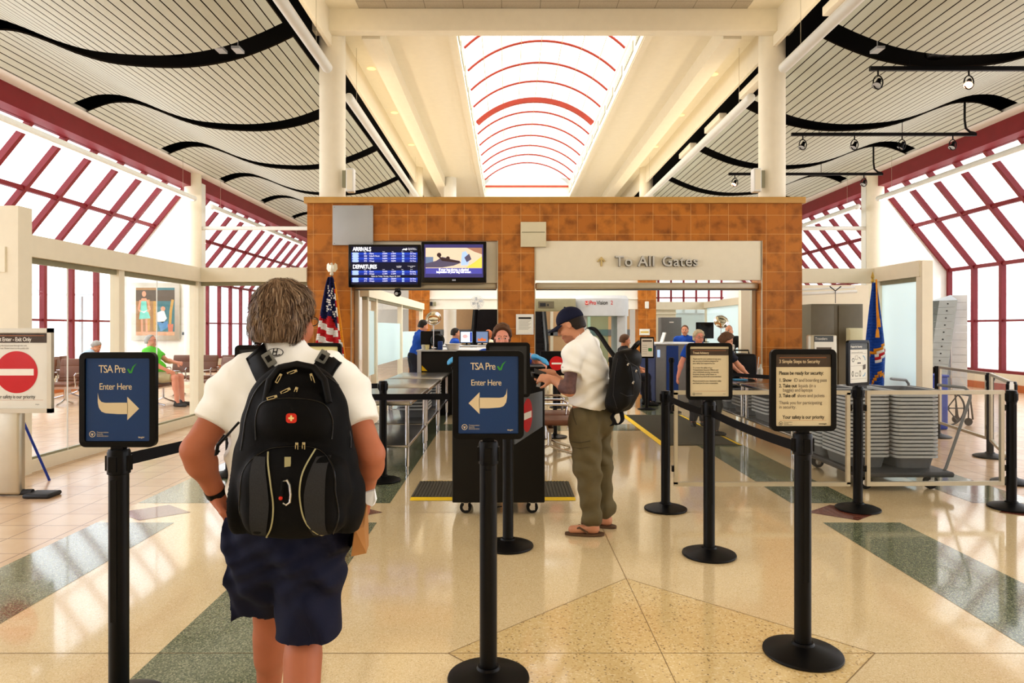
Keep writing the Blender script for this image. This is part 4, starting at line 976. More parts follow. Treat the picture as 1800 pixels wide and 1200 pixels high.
def body_field(J, h, lo=None, hi=None, bulk=1.0, hands=True, hand_ops=None, headjaw=1.0):
    s=J['s']; pts=[J[k] for k in J if isinstance(J[k],np.ndarray) and k[:2] in ('pe','ch','ne','he','sh','el','wr','hi','kn','an')and not k.startswith('hint')]
    lo=np.min(pts,0)-V3(.26,.26,.14); hi=np.max(pts,0)+V3(.26,.26,.16)
    F=Field(lo,hi,h); R=RM(J['torso']); l,f,u=J['torso']
    F.ell(J['chest']+u*.03*s,(.15*s*bulk,.105*s*bulk,.17*s),R,.04); F.ell(J['pelvis']+u*.14*s,(.135*s*bulk,.105*s*bulk,.16*s),R,.04); F.ell(J['pelvis'],(.155*s*bulk,.11*s*bulk,.12*s),R,.04)
    F.cap(J['shL'],J['shR'],.055*s,.055*s,.05); F.cap(J['neck']-u*.04*s,J['head']-J['hf'][2]*.03*s-J['hf'][1]*.02*s,.056*s*bulk**.5,.052*s*bulk**.5,.03)
    head_prims(F,J['head'],J['hf'],s,jaw=headjaw)
    for n,k in (('L',1),('R',-1)):
        F.cap(J['sh'+n],J['el'+n],.05*s*bulk,.040*s*bulk,.03); F.cap(J['el'+n],J['wr'+n],.041*s*bulk,.027*s*bulk,.015)
        m=J['el'+n]*.72+J['wr'+n]*.28; F.ell(m,(.043*s*bulk,)*3,None,.03)
        F.cap(J['hip'+n],J['kn'+n],.085*s*bulk,.056*s*bulk,.03); F.cap(J['kn'+n],J['an'+n],.054*s*bulk,.036*s*bulk,.02)
        c=J['kn'+n]*.68+J['an'+n]*.32-unit(J['ft'+n])*.014; d=unit(J['an'+n]-J['kn'+n]); F.cap(c-d*.05,c+d*.05,.05*s*bulk,.044*s*bulk,.03)
        ft=unit(J['ft'+n]); a=J['an'+n]; F.cap(a-ft*.02-V3(0,0,.035),a+ft*.15*s-V3(0,0,.045),.036*s,.03*s,.03); F.cap(a,a-V3(0,0,.03),.037*s,.036*s,.02)
    for n,k in (('L',1),('R',-1)):
        hd=J.get('hd'+n); 
        if hd is None: d=unit(J['wr'+n]-J['el'+n]); hn=-J['l']*k; c=.45
        else: d,hn,c=hd
        hand(F,J['wr'+n],d,hn,-k if True else k,c,s,fr=max(1.0,h/.0075))
    return F
def arms(J):
    s=J['s']
    for n in 'LR': J['el'+n],J['wr'+n]=ik(J['sh'+n],J['wr'+n],.29*s,.265*s,J['hint'+n])
def shirt_field(J,h,e=.02,sleeve=.62,hem=-.02,bulk=1.0,neck=True,fold=.004,belly=0):
    s=J['s']; R=RM(J['torso']); l,f,u=J['torso']
    pts=[J['pelvis'],J['neck'],J['shL'],J['shR'],J['elL'],J['elR']]
    if sleeve>1: pts+= [J['wrL'],J['wrR']]
    F=Field(np.min(pts,0)-.24,np.max(pts,0)+.2,h); b=bulk
    F.ell(J['chest']+u*.03*s,(.155*s*b+e,.11*s*b+e,.185*s+e),R,.05); F.ell(J['pelvis']+u*.14*s+f*belly*.4,(.142*s*b+e,.112*s*b+e+belly,.17*s),R,.05); F.ell(J['pelvis'],(.158*s*b+e,.118*s*b+e,.14*s),R,.05)
    F.cap(J['shL'],J['shR'],.06*s+e*.5,.06*s+e*.5,.05); F.cap(J['neck']-u*.06*s,J['neck']+u*.015*s,.085*s,.062*s+e*.5,.03)
    for n in 'LR':
        t=min(sleeve,1.0); E=J['sh'+n]+(J['el'+n]-J['sh'+n])*(t+.12 if sleeve<=1 else 1); F.cap(J['sh'+n],E,.055*s*b+e*.8,.047*s*b+e*1.1,.035)
        if sleeve>1: F.cap(J['el'+n],J['wr'+n],.045*s*b+e*.8,.032*s*b+e*.8,.02)
    if fold:
        F.wrinkle(lambda X,Y,Z: fold*np.sin(31*Z+17*X+9*Y+3*np.sin(13*X+5*Z))*np.sin(11*X-8*Y+9*Z)+fold*.6*np.sin(46*Z-38*X+21*Y))
    for n in 'LR':
        if sleeve<=1: p=J['sh'+n]+(J['el'+n]-J['sh'+n])*sleeve; F.plane(p,J['el'+n]-J['sh'+n],near=(p+unit(J['el'+n]-J['sh'+n])*.05,.088*s))
        else: F.plane(J['wr'+n],J['wr'+n]-J['el'+n],near=(J['wr'+n],.1))
    if hem is not None: F.plane(J['pelvis']+u*hem*s,-u,near=(J['pelvis']+u*(hem-.2)*s,.34))
    if neck: F.cap(J['neck']+u*.0*s,J['neck']+u*.14*s,.056*s,.075*s,.0,op='sub')
    return F
def pants_field(J,h,e=.018,length=1.0,top=.08,bulk=1.0,fold=.004,flare=1.0):
    s=J['s']; R=RM(J['torso']); u=V3(0,0,1); b=bulk
    pts=[J[k+n] for k in ('hip','kn','an') for n in 'LR']+[J['pelvis']]
    F=Field(np.min(pts,0)-.24,np.max(pts,0)+.24,h)
    F.ell(J['pelvis']+u*.03*s,(.158*s*b+e,.115*s*b+e,.15*s),R,.05)
    for n in 'LR':
        kn=J['kn'+n]; hp=J['hip'+n]
        F.cap(hp,kn,.09*s*b+e,.062*s*b+e*flare,.03)
        if length>.6: F.cap(kn,J['an'+n],.06*s*b+e*flare,.045*s*b+e*flare,.03)
    if fold: F.wrinkle(lambda X,Y,Z: fold*np.sin(19*Z+27*X+22*Y+2.5*np.sin(9*Z))+fold*.7*np.sin(41*Z-23*X-17*Y))
    F.plane(J['pelvis']+J['torso'][2]*top*s,J['torso'][2],near=(J['pelvis']+J['torso'][2]*(top+.2)*s,.33))
    for n in 'LR':
        if length<=.6: p=J['hip'+n]+(J['kn'+n]-J['hip'+n])*length/.5; F.plane(p,J['kn'+n]-J['hip'+n],near=(p+unit(J['kn'+n]-J['hip'+n])*.1,.16))
        else: p=J['an'+n]+V3(0,0,.02); F.plane(p,J['an'+n]-J['kn'+n],near=(p,.12))
    return F
def hair_short(J,h,thick=.014,front=.05,low=-.055,top=.0,side=1.0,puff=0,fr_slope=.55):
    c=J['head']; fr=J['hf']; l,f,u=fr; s=J['s']; R=RM(fr); P=lambda a,b,cc:c+(l*a+f*b+u*cc)*s
    F=Field(c-.2,c+.2,h); F.ell(P(0,-.012,.03+top*.5),((.076+thick*side)*s,(.098+thick)*s,(.088+thick+top)*s),R,.01)
    if low<-.04: F.ell(P(0,-.05,-.035),((.066+thick*side)*s,(.055+thick)*s,(.06+thick)*s),R,.03)
    if puff: F.wrinkle(lambda X,Y,Z: puff*(np.sin(95*X+30*np.sin(14*Z))*np.sin(80*Y+18*Z)+np.sin(140*Z+60*X)*.5))
    F.plane(P(0,front,.075),f*1.0-u*fr_slope); F.plane(P(0,0,low),-u)
    for k in (-1,1): F.ell(P(k*.09,.02,-.03),(.03*s,.035*s,.05*s),R,.01,'sub')
    return F
SK={}
def skins(tone,eyec='eye_white'):
    return [tone,'lips','eye_white','eye_dark','brow']
def shoes(t,J,m):
    s=J['s']
    for n in 'LR':
        a=J['an'+n]; ft=unit(J['ft'+n]); b=V3(a[0],a[1],a[2]-.08*s)
        F=Field(a-V3(.32,.32,.2),a+V3(.32,.32,.1),.012); R=np.stack((np.cross((0,0,1),ft),ft,V3(0,0,1)),1)
        F.ell(b+ft*.06*s+V3(0,0,.03),(.048*s,.145*s,.05*s),R,.02); F.cap(a-V3(0,0,.02)-ft*.01,a-V3(0,0,-.02)-ft*.012,.05*s,.046*s,.03); F.plane(b+V3(0,0,.002),(0,0,-1)); F.build('shoe',m,t)
def glasses(t,J):
    c=J['head']; l,f,u=J['hf']; s=J['s']; m=MB(); P=lambda a,b,cc:Vector(c+(l*a+f*b+u*cc)*s)
    for k in (-1,1):
        m.tube([P(k*.034+.022*math.cos(x),.107,.0+.016*math.sin(x)) for x in np.linspace(0,2*PI,17)[:-1]],.0018,6,closed=True); m.tube([P(k*.056,.105,.004),P(k*.08,.06,.006),P(k*.085,-.01,.008)],.0017,6)
    m.tube([P(-.012,.108,.004),P(.012,.108,.004)],.0017,6); m.build('glasses','chrome_dark',t,world=True)
def person(label,J,top,bottom,skin='skin',hair=None,hairm='hair_brown',h=.014,sleeve=.62,bulk=1.0,length=1.0,shoe='shoe_black',gl=False,beard=False,hem=-.03,belly=0,headjaw=1.0,group=None):
    arms(J); base=(J['anL']+J['anR'])/2; t=thing('person',label,'person',(float(J['pelvis'][0]),float(J['pelvis'][1]),float(min(J['anL'][2],J['anR'][2])-.08*J['s'])),0,group)
    F=body_field(J,min(h,.012),bulk=bulk,headjaw=headjaw); F.build('body',skins(skin)+(['stubble'] if beard else []),t,face_mats(J,beard))
    shirt_field(J,h,sleeve=sleeve,bulk=bulk,hem=hem,belly=belly).build('shirt',top,t)
    pants_field(J,h,length=length,bulk=bulk).build('trousers' if length>.6 else 'shorts',bottom,t)
    if hair is not None: hair_short(J,min(h,.010),**hair).build('hair',hairm,t)
    if shoe: shoes(t,J,shoe)
    if gl: glasses(t,J)
    return t
# ------------------------------------------------------------------ man with the black backpack (foreground, seen from behind)
D=2.35
def w1(px,py,d=D): return np.array(at(px,py,d))
J={'s':1.0}; fwd=V3(.06,1,0)
J['torso']=frame(unit(V3(.05,1,-.02))); J['pelvis']=w1(506,925); J['chest']=w1(508,748); J['neck']=w1(503,612)
J['head']=w1(499,562)+V3(0,.02,0); J['hf']=frame(unit(V3(.36,.93,-.04)))
J['shL']=w1(405,698); J['shR']=w1(608,694)
J['elL']=w1(343,790,2.26); J['wrL']=w1(381,868,2.36); J['elR']=w1(652,798,2.28); J['wrR']=w1(641,866,2.42)
J['hipL']=w1(468,925,2.36); J['hipR']=w1(545,925,2.35)
J['knL']=w1(478,1085,2.5); J['knR']=w1(535,1105,2.32)
J['anL']=w1(472,1085,2.62); J['anL'][2]=.09; J['anR']=w1(527,1085,2.12); J['anR'][2]=.12
J['ftL']=V3(-.05,1,0); J['ftR']=V3(.08,1,-.35); J['f']=V3(0,1,0); J['l']=V3(-1,0,0)
J['hdL']=(unit(V3(.35,.2,-.9)),V3(1,.1,.3),.55); J['hdR']=(unit(V3(-.05,.25,-.95)),V3(-1,.2,0),.9)
m1=thing('person','man in white t-shirt and navy shorts walking away with a large black backpack','person',(float(J['pelvis'][0]),2.35,.0))
F=body_field(J,.0068,bulk=1.12); F.build('body',skins('skin_tan'),m1,face_mats(J))
bvh_b=F.bvh()
S=Field(w1(300,1000,2.0)-V3(.05,0,0),w1(700,560,2.7)+V3(.05,.1,.05),.0075); R=RM(J['torso'])
S.ell(w1(506,745),(.225,.135,.22),R,.05); S.ell(w1(506,850),(.205,.142,.2),R,.05); S.cap(w1(405,690),w1(608,686),.072,.072,.06); S.cap(w1(432,657),w1(578,653),.075,.075,.05); S.cap(w1(504,655),w1(503,606),.112,.068,.04)
for n in 'LR':
    a,b=J['sh'+n],J['el'+n]; S.cap(a,a+(b-a)*.75,.078,.076,.05)
S.wrinkle(lambda X,Y,Z:   .005*np.sin(38*Z+30*X+3*np.sin(16*X))*np.sin(13*X+12*Z)+.0035*np.sin(60*Z-52*np.abs(X+.76)+14*Y)*(np.abs(X+.76)>.17))
for n in 'LR':
    a,b=J['sh'+n],J['el'+n]; p=a+(b-a)*.54; S.plane(p,b-a,near=(p+(b-a)*.2,.1))
S.plane(w1(506,905),(0,0,-1)); S.cap(w1(503,604)+V3(0,0.03,0),w1(503,560),.06,.085,.0,op='sub')
S.build('shirt','white_shirt',m1); bvh_s=S.bvh()
a=Board(0); a.ring(0,0,.0255,.0285,0,n=40,sz=.52); a.text('H',0,.001,.026,0,align='CENTER',bold=.0006); a.stroke([(-.019,-.006),(-.01,-.009),(.01,-.009),(.019,-.006)],.003,0)
c=w1(497,618)
m=MB()
def drape_board(b,c,bvh,dirn=(0,1,0),off=.003,right=(1,0,0)):
    r=Vector(right).normalized(); out=[]
    for (x,y,z) in b.v:
        p=Vector(c)+r*x+Vector((0,0,z)); h=drape(bvh,p,dirn,off-y if y<0 else off); out.append(tuple(h if h is not None else p))
    q=MB(); q.v=out; q.f=b.f; q.m=b.m; return q
drape_board(a,c,bvh_s).build('logo_print','ink',m1,world=True,smooth=0)
# shorts
S=Field(w1(360,1180,2.05)-V3(.05,.1,0),w1(660,850,2.75),.0075)
S.ell(w1(504,915),(.205,.145,.13),R,.05); S.ell(w1(462,965,2.36),(.118,.135,.16),None,.06); S.ell(w1(546,965,2.33),(.122,.14,.16),None,.06)
S.cap(w1(459,960,2.37),w1(452,1075,2.46),.112,.105,.03); S.cap(w1(548,960,2.33),w1(540,1125,2.30),.118,.102,.03); S.cap(w1(415,1000,2.37),w1(422,1060,2.42),.05,.04,.05)
S.wrinkle(lambda X,Y,Z: .009*np.sin(30*X+14*Z+4*np.sin(9*Z))+.007*np.sin(34*Z+44*X+1.7*np.sin(20*X))+.004*np.sin(70*Z-50*X+3*np.sin(17*Z)))
nl=unit(V3(.45,.1,-.9)); S.plane(w1(442,1062,2.44),nl,near=(w1(440,1110,2.44),.135)); S.plane(w1(540,1117,2.30),V3(.06,0,-1),near=(w1(540,1165,2.3),.145)); S.plane(w1(500,872),(0,0,1))
S.build('shorts','navy',m1)
# shoes and socks out of frame but built
for n in 'LR':
    a_=J['an'+n]; ft=unit(J['ft'+n]); FF=Field(a_-V3(.3,.3,.2),a_+V3(.3,.3,.12),.012); RR_=np.stack(frame(ft),1); FF.ell(a_+ft*.06-V3(0,0,.05),(.052,.15,.045),RR_,.02); FF.cap(a_-V3(0,0,.03),a_+V3(0,0,.01),.052,.05,.03)
    if n=='L': FF.plane((0,0,.003),(0,0,-1))
    FF.build('shoe','grey_dark',m1)
# wrist watch band
d=unit(J['wrL']-J['elL']); m=MB(); c_=J['wrL']-d*.012; e1=unit(np.cross(d,(0,1,0))); e2=np.cross(d,e1)
A=[Vector(c_-d*.011+(e1*math.cos(t_)+e2*math.sin(t_))*.0345) for t_ in np.linspace(0,2*PI,25)[:-1]]; B=[Vector(Vector(d)*.022+p) for p in A]; m.strip(A,B,0,True); m.build('wristband','black_plastic',m1,world=True)
# glasses arm
glasses(m1,J)
# hair: mop of strands over a base cap
c=J['head']; l,f,u=J['hf']; Rh=RM(J['hf'])
HF=Field(c-.22,c+.22,.006); P=lambda a,b,cc:c+l*a+f*b+u*cc
HF.ell(P(0,-.014,.036),(.097,.116,.106),Rh,.02); HF.ell(P(0,-.05,-.03),(.09,.078,.075),Rh,.04); HF.ell(P(0,-.052,-.07),(.068,.05,.045),Rh,.03)
HF.wrinkle(lambda X,Y,Z: .0045*np.sin(70*X+9*np.sin(22*Z))*np.sin(40*Y+26*Z)+.002*np.sin(150*X+40*Z))
HF.plane(P(0,.055,.06),f-u*.6); HF.plane(P(0,0,-.070),-u+f*.12)
for k in (-1,1): HF.ell(P(k*.1,.035,-.035),(.035,.05,.055),Rh,.01,'sub')
ho=HF.build('hair','hair_greybrown',m1); hb=HF.bvh()
st=MB(); rnd=random.Random(3)
crown=P(0,-.06,.13)
for i in range(2600):
    th=rnd.uniform(0,2*PI); ph=math.acos(rnd.uniform(-.75,1)); dv=l*math.sin(ph)*math.cos(th)+f*math.sin(ph)*math.sin(th)+u*math.cos(ph)
    hit=hb.find_nearest(Vector(P(0,-.03,.02)+dv*.14)); p=hit[0]; nn=hit[1]
    if (np.array(p)-c)@f>.045: continue
    drift=Vector(unit(l*rnd.uniform(-.5,.35)-u*1.0-f*.25)); fl_=(p-Vector(crown)); fl_.normalize()
    pts=[]; w_=rnd.uniform(.0012,.0026); q=p.copy(); n0=nn
    steps=rnd.randint(4,7)
    for k in range(steps):
        if (np.array(q)-c)@u<-.078: break
        pts.append((q+n0*(.0015+.0045*math.sin(k/steps*2.2)*rnd.uniform(.6,1.4)+(.004*max(0,k-3))),n0))
        tv=(fl_*.5+drift*.8); tv=tv-n0*tv.dot(n0)
        if tv.length<1e-4: break
        tv.normalize(); q=q+tv*.0115+Vector((rnd.uniform(-1,1),rnd.uniform(-1,1),rnd.uniform(-1,1)))*.0016; h2=hb.find_nearest(q); q,n0=h2[0],h2[1]
    if len(pts)<3: continue
    A=[];B=[]
    for k,(q,n0) in enumerate(pts):
        t_=(pts[min(k+1,len(pts)-1)][0]-pts[max(k-1,0)][0]); s_=t_.cross(n0); 
        if s_.length<1e-6: s_=Vector((1,0,0))
        s_.normalize(); ww=w_*(1-(k/(len(pts)-1))**2*.85); A.append(q+s_*ww); B.append(q-s_*ww)
    st.strip(A,B,rnd.choice((0,0,1,2)))
so_=st.build('hair_strands',['hair_greybrown','hair_greybrown2','hair_greybrown3'],ho,world=False,smooth=180,off=tuple(-x for x in m1.location)); so_['kind']='stuff'
# ------------------------------------------------------------------ his backpack
bp=thing('backpack','large black laptop backpack with red cross badge, worn by the walking man','backpack',tuple(at(518,940,2.12)))
def w2(px,py,d=2.1): return np.array(at(px,py,d))
G=Field(w2(380,980,1.9)-V3(.05,.05,0),w2(660,590,2.35),.0065)
def rr_(cx,cy,hw,hh,yc,hy,rad,k=.02): G.box(w2(cx,cy,yc),(hw,hy,hh),rad,None,k)
G.ell(w2(519,835,2.16),(.198,.1,.235),None,.02); rr_(519,850,.165,.15,2.15,.08,.07,.05); G.ell(w2(521,735,2.15),(.163,.092,.178),None,.06)
G.ell(w2(518,862,2.075),(.17,.085,.145),None,.02); G.box(w2(518,872,2.06),(.155,.06,.115),.055,None,.02)     # lower pocket
G.ell(w2(521,730,2.095),(.118,.07,.098),None,.015)                                            # upper pocket
for k,xx in ((-1,427),(1,614)): G.ell(w2(xx,880,2.16),(.05,.085,.11),None,.015)                   # side mesh pockets

G.wrinkle(lambda X,Y,Z:.0022*np.sin(55*Z+31*X)*np.sin(23*X-19*Z))
# keep the straps' side flat against his back
G.plane((0,2.212,0),(0,1,0))
G.build('pack_body','black_cloth',bp); gb=G.bvh()
def line_on(pts,r,name,mt,off=.002,parent=bp,n=8,dirn=(0,1,0),bv=None,sub=6):
    P_=[]
    pts=[Vector((p[0],p[1],0)) for p in pts]
    for i in range(len(pts)-1):
        p0,p1,p2_,p3=pts[max(i-1,0)],pts[i],pts[i+1],pts[min(i+2,len(pts)-1)]
        for s_ in range(sub):
            u_=s_/sub; P_.append(.5*(2*p1+(p2_-p0)*u_+(2*p0-5*p1+4*p2_-p3)*u_*u_+(3*p1-p0-3*p2_+p3)*u_**3))
    P_.append(pts[-1]); out=[]
    for p in P_:
        q=drape(bv or gb,Vector(w2(p.x,p.y)),dirn,off)
        if q is not None: out.append(q)
    m=MB(); m.tube(out,r,n); return m.build(name,mt,parent,world=True,smooth=60)
line_on([(483,788),(496,830),(502,875),(494,915),(468,947)],.0026,'piping','piping'); line_on([(562,784),(548,825),(547,870),(557,905),(583,938)],.0026,'piping','piping')
for k in (-1,1):
    m=MB(); A=[];B=[]
    for i in range(13):
        y=795+i*12; xc=(470 if k<0 else 578)+k*(-8*math.sin(i/12*PI)); wv=11+6*math.sin(i/12*PI)
        a1=drape(gb,w2(xc-wv,y),(0,1,0),.0045); b1=drape(gb,w2(xc+wv,y),(0,1,0),.0045)
        if a1 is None or b1 is None: continue
        A.append(a1);B.append(b1)
    m.strip(B,A); m.build('mesh_panel','black_mesh',bp,world=True,smooth=60)
for pts in ([(440,850),(446,812),(478,786),(521,779),(564,784),(597,812),(602,850)],[(457,770),(456,730),(472,704),(521,696),(570,704),(586,730),(586,770)],[(428,790),(436,720),(462,672),(500,650)],[(612,790),(606,720),(582,672),(545,650)],[(440,850),(436,900),(450,935)],[(602,850),(606,900),(592,930)]):
    line_on(pts,.0032,'zip_seam','black_gloss',.0)
def zip_pull(px,py,ang=0,two=False):
    q=drape(gb,w2(px,py),(0,1,0),.006)
    if q is None: return
    m=MB(); Rz=Matrix.Rotation(ang,3,'Y'); m.rbox((0,0,.004),(.012,.006,.012),.003); 
    for x in (-.0045,.0045): m.box((x-.0015,-.003,-.028),(x+.0015,.001,0))
    m.box((-.006,-.003,-.031),(.006,.001,-.027)); m.v=[tuple((Rz@Vector(v))*.78+q) for v in m.v]; m.build('zip_pull','brass',bp,world=True)
for a_ in ((495,660,.5),(548,660,-.3),(515,682,1.1),(529,682,.3),(494,694,1.3),(519,652,1.2),(532,776,0),(543,776,0)): zip_pull(*a_)
a=Board(0); a.shape([(x*.016,z*.0145) for x,z in rrect(2,2,.6)],0); a.rect(-.0028,-.0085,.0028,.0085,1,.0012); a.rect(-.0085,-.0028,.0085,.0028,1,.0012); drape_board(a,w2(526,729),gb,off=.004).build('badge',['badge_red','badge_gold'],bp,world=True,smooth=0)
q=drape(gb,w2(523,803),(0,1,0),.003); m=MB(); m.box((q.x-.009,q.y-.002,q.z-.018),(q.x+.009,q.y+.002,q.z+.018)); m.build('loop_tab','piping',bp,world=True,smooth=0)
q=drape(gb,w2(524,848),(0,1,0),.012); m=MB(); m.tube([q+Vector((x*.017,0,z*.035)) for x,z in [(-.3,.9),(.3,1),(.75,.6),(.95,-.2),(.8,-.85),(.2,-1.05),(-.35,-.9)]],.0035,8); m.build('carabiner','chrome',bp,world=True); m=MB(); m.tube([q+Vector((-.3*.017,0,.9*.035)),q+Vector((-.6*.017,0,-.3*.035))],.006,8); m.ball(q+Vector((-.012,-.002,-.017)),.006,1); m.build('carabiner_strap',['black_cloth','badge_red'],bp,world=True)
# top grab handle
m=MB(); m.tube([w2(466,708,2.07),w2(474,668,2.09),w2(492,646,2.1),w2(522,640,2.1),w2(552,646,2.1),w2(570,668,2.09),w2(578,708,2.07)],.011,10); m.build('grab_handle','black_cloth2',bp,world=True,smooth=60)
# shoulder straps over the shirt
for k,pts in ((-1,[(428,618),(432,622),(441,633),(455,652),(473,680),(478,700)]),(1,[(580,616),(577,620),(569,632),(560,650),(548,676),(545,700)])):
    m=MB(); ctr=[]
    P_=[Vector((p[0],p[1],0)) for p in pts]; Q=[]
    for i in range(len(P_)-1):
        for s_ in range(4): Q.append(P_[i].lerp(P_[i+1],s_/4))
    L_=[];R_=[];hw_=20
    for i,p in enumerate(Q):
        t_=(Q[min(i+1,len(Q)-1)]-Q[max(i-1,0)]); t_.normalize(); n_=Vector((-t_.y,t_.x,0))
        for lst,sg in ((L_,1),(R_,-1)):
            e=p+n_*hw_*sg; h_=drape(bvh_s,Vector(w1(e.x,e.y,2.2)),(0,1,0),.014)
            lst.append(h_)
    ok_=[i for i in range(len(L_)) if L_[i] is not None and R_[i] is not None]; L_=[L_[i] for i in ok_]; R_=[R_[i] for i in ok_]
    m.strip(L_,R_); bk=[v+Vector((0,.012,0)) for v in L_]; bk2=[v+Vector((0,.012,0)) for v in R_]; m.strip(bk,L_); m.strip(R_,bk2)
    so=m.build('shoulder_strap','black_cloth2',bp,world=True,smooth=60); sol=so.modifiers.new('thick','SOLIDIFY'); sol.thickness=.006
    cpx,cpy=(466,632) if k<0 else (556,630)
    q=drape(bvh_s,Vector(w1(cpx,cpy,2.2)),(0,1,0),.022); m=MB(); ang=-.55*k if False else (.55 if k<0 else -.55)
    m.rbox((0,0,0),(.034,.006,.05),.003,0); m.rbox((0,-.004,.002),(.016,.004,.02),.001,1); Rz=Matrix.Rotation(-ang,3,'Y'); m.v=[tuple(Rz@Vector(v)+q) for v in m.v]; m.build('strap_patch',['strap_grey','black_plastic'],so,world=True)
m=MB(); m.tube([w2(420,742,2.19),w2(402,762,2.2),w2(383,782,2.2),w2(380,800,2.2),w2(386,792,2.2)],[.004,.004,.006,.006,.003],6); m.build('strap_end','black_cloth2',bp,world=True)
# paper bag and tissue in his right hand
pb=thing('paper_bag','folded brown paper bag held in the walking man\'s right hand','bag',tuple(at(628,975,2.4)))
m=MB(); T=[at(628,880,2.27),at(645,882,2.27),at(645,884,2.36),at(628,880,2.36)]; Bt=[at(617,978,2.22),at(644,972,2.22),at(648,958,2.36),at(620,962,2.36)]; Md=[at(624,930,2.20),at(640,926,2.22),at(648,920,2.38),at(622,925,2.38)]
vs=T+Md+Bt; fs=[]
for o_ in (0,4):
    for i in range(4): fs.append((o_+i,o_+4+i,o_+4+(i+1)%4,o_+(i+1)%4))
fs+= [(0,1,2,3),(11,10,9,8)]; m.add(vs,fs); m.build('bag','kraft',pb,world=True,smooth=0); bpy.data.objects['bag'].name='bag_body'
ts=thing('napkin','crumpled white napkin held over the paper bag','napkin',tuple(at(642,885,2.40)))
m=MB(); rnd=random.Random(5); ring=[]; pts=[(632,868),(654,862),(656,880),(650,890),(640,886)]
A=[at(x+4,y,2.24+rnd.uniform(-.012,.012)) for x,y in pts]; Bk=[p+Vector((rnd.uniform(-.004,.004),.03,0)) for p in A]; m.poly(A); m.strip(A,Bk,0,True); m.poly(Bk[::-1]); m.build('paper','tissue',ts,world=True,smooth=0)
def vdrape(bv,px,py,off):
    p=at(px,py,5.0); d=p-Vector((0,0,EYE)); return drape(bv,p,d,off)
# ------------------------------------------------------------------ man in the navy cap at the podium
J={'s':.98}; f2=unit(V3(-.906,.423,0)); l2=V3(-f2[1],f2[0],0)
A_=lambda px,py,d: np.array(at(px,py,d))
J['f']=f2; J['l']=l2
J['torso']=frame(unit(f2-V3(0,0,.12)),(0,0,1)); J['pelvis']=A_(1036,738,5.12); J['chest']=A_(1035,656,5.1); J['neck']=A_(1028,594,5.1)
J['head']=A_(1003,571,5.12); J['hf']=frame(unit(V3(-.88,.30,-.42)),(0,0,1))
nb=J['neck']; J['shL']=A_(1006,622,4.95); J['shR']=A_(1040,622,5.28)
J['elL']=A_(1001,686,4.86); J['wrL']=A_(972,667,4.98); J['elR']=A_(1006,688,5.36); J['wrR']=A_(966,655,5.2)
J['hipL']=J['pelvis']+l2*.085-V3(0,0,.02); J['hipR']=J['pelvis']-l2*.085-V3(0,0,.02)
J['knL']=A_(1032,824,5.02); J['knR']=A_(1054,818,5.22)
J['anL']=A_(1041,916,5.03); J['anL'][2]=.085; J['anR']=A_(1064,910,5.24); J['anR'][2]=.085
J['ftL']=V3(-1,.08,0); J['ftR']=V3(-.86,.45,0)
J['hdL']=(unit(V3(-.85,.40,.12)),V3(.1,.9,-.6),.6); J['hdR']=(unit(V3(-.9,-.2,.0)),V3(.1,-.8,-.6),.75)
m2=thing('person','man in navy cap, white t-shirt and olive cargo trousers looking at papers by the podium','person',(float(J['pelvis'][0]),float(J['pelvis'][1]),0))
F=body_field(J,.0075,bulk=1.08)
fm0=face_mats(J,True)
def fm2(p):
    m=fm0(p); a,b,c=J['shL'],J['elL'],J['wrL']
    t=((p-a)@(b-a))/((b-a)@(b-a)); d=np.linalg.norm(p-(a+np.outer(np.clip(t,0,1),b-a)),axis=1); m[(t>.35)&(d<.075)&(p[:,1]<5.02)&(m==0)]=6
    t=((p-b)@(c-b))/((c-b)@(c-b)); d=np.linalg.norm(p-(b+np.outer(np.clip(t,0,1),c-b)),axis=1); m[(t<.42)&(d<.065)&((p[:,2]>b[2]-.022))&((m==0)|(m==6))]=6; m[(m==6)&(p[:,2]<b[2]-.022)]=0
    return m
F.build('body',skins('skin_mid')+['stubble','tattoo'],m2,fm2)
S=Field(A_(960,740,4.6)-V3(.05,0,0),A_(1100,565,5.6)+V3(.05,.05,.02),.0075); R=RM(J['torso']); lt=J['torso'][0]
S.ell(A_(1034,655,5.1),(.205,.15,.19),R,.05); S.ell(A_(1035,690,5.11),(.185,.145,.19),R,.05); S.ell(A_(1035,712,5.11),(.175,.14,.1),R,.05)
S.cap(J['shL'],J['shR'],.07,.07,.06); S.cap(A_(1031,618,5.1),A_(1024,588,5.1),.10,.062,.04); S.cap(A_(1018,610,5.0),A_(1042,604,5.22),.06,.06,.05)
for n in 'LR':
    a,b=J['sh'+n],J['el'+n]; S.cap(a,a+(b-a)*.62,.073,.068,.03)
S.wrinkle(lambda X,Y,Z: .0065*np.sin(34*Z+26*X-14*Y+2.5*np.sin(15*Z))*np.sin(15*X+14*Y+9*Z)+.005*np.sin(58*Z-40*X)*(Z<1.15))
for n in 'LR':
    a,b=J['sh'+n],J['el'+n]; p=a+(b-a)*.54; S.plane(p,b-a,near=(p+(b-a)*.2,.092))
S.plane(A_(1036,716,5.11),(-.2,0,-1)); S.cap(A_(1026,590,5.1),A_(1005,560,5.12),.055,.07,0,op='sub'); S.build('shirt','white_shirt',m2); b2s=S.bvh()
q=vdrape(b2s,990,645,.002); m=MB(); q=q or at(990,645,4.9); m.tube([q+Vector((-.012,0,0)),q+Vector((.022,0,-.002))],.0018,5); m.build('sleeve_print','ink_grey',m2,world=True)
S=Field(A_(985,945,4.75)-V3(.05,.05,0),A_(1085,690,5.45)+V3(.08,.05,.02),.0075)
S.ell(A_(1036,735,5.12),(.19,.15,.14),R,.04); S.ell(A_(1058,742,5.1),(.09,.12,.12),None,.05)
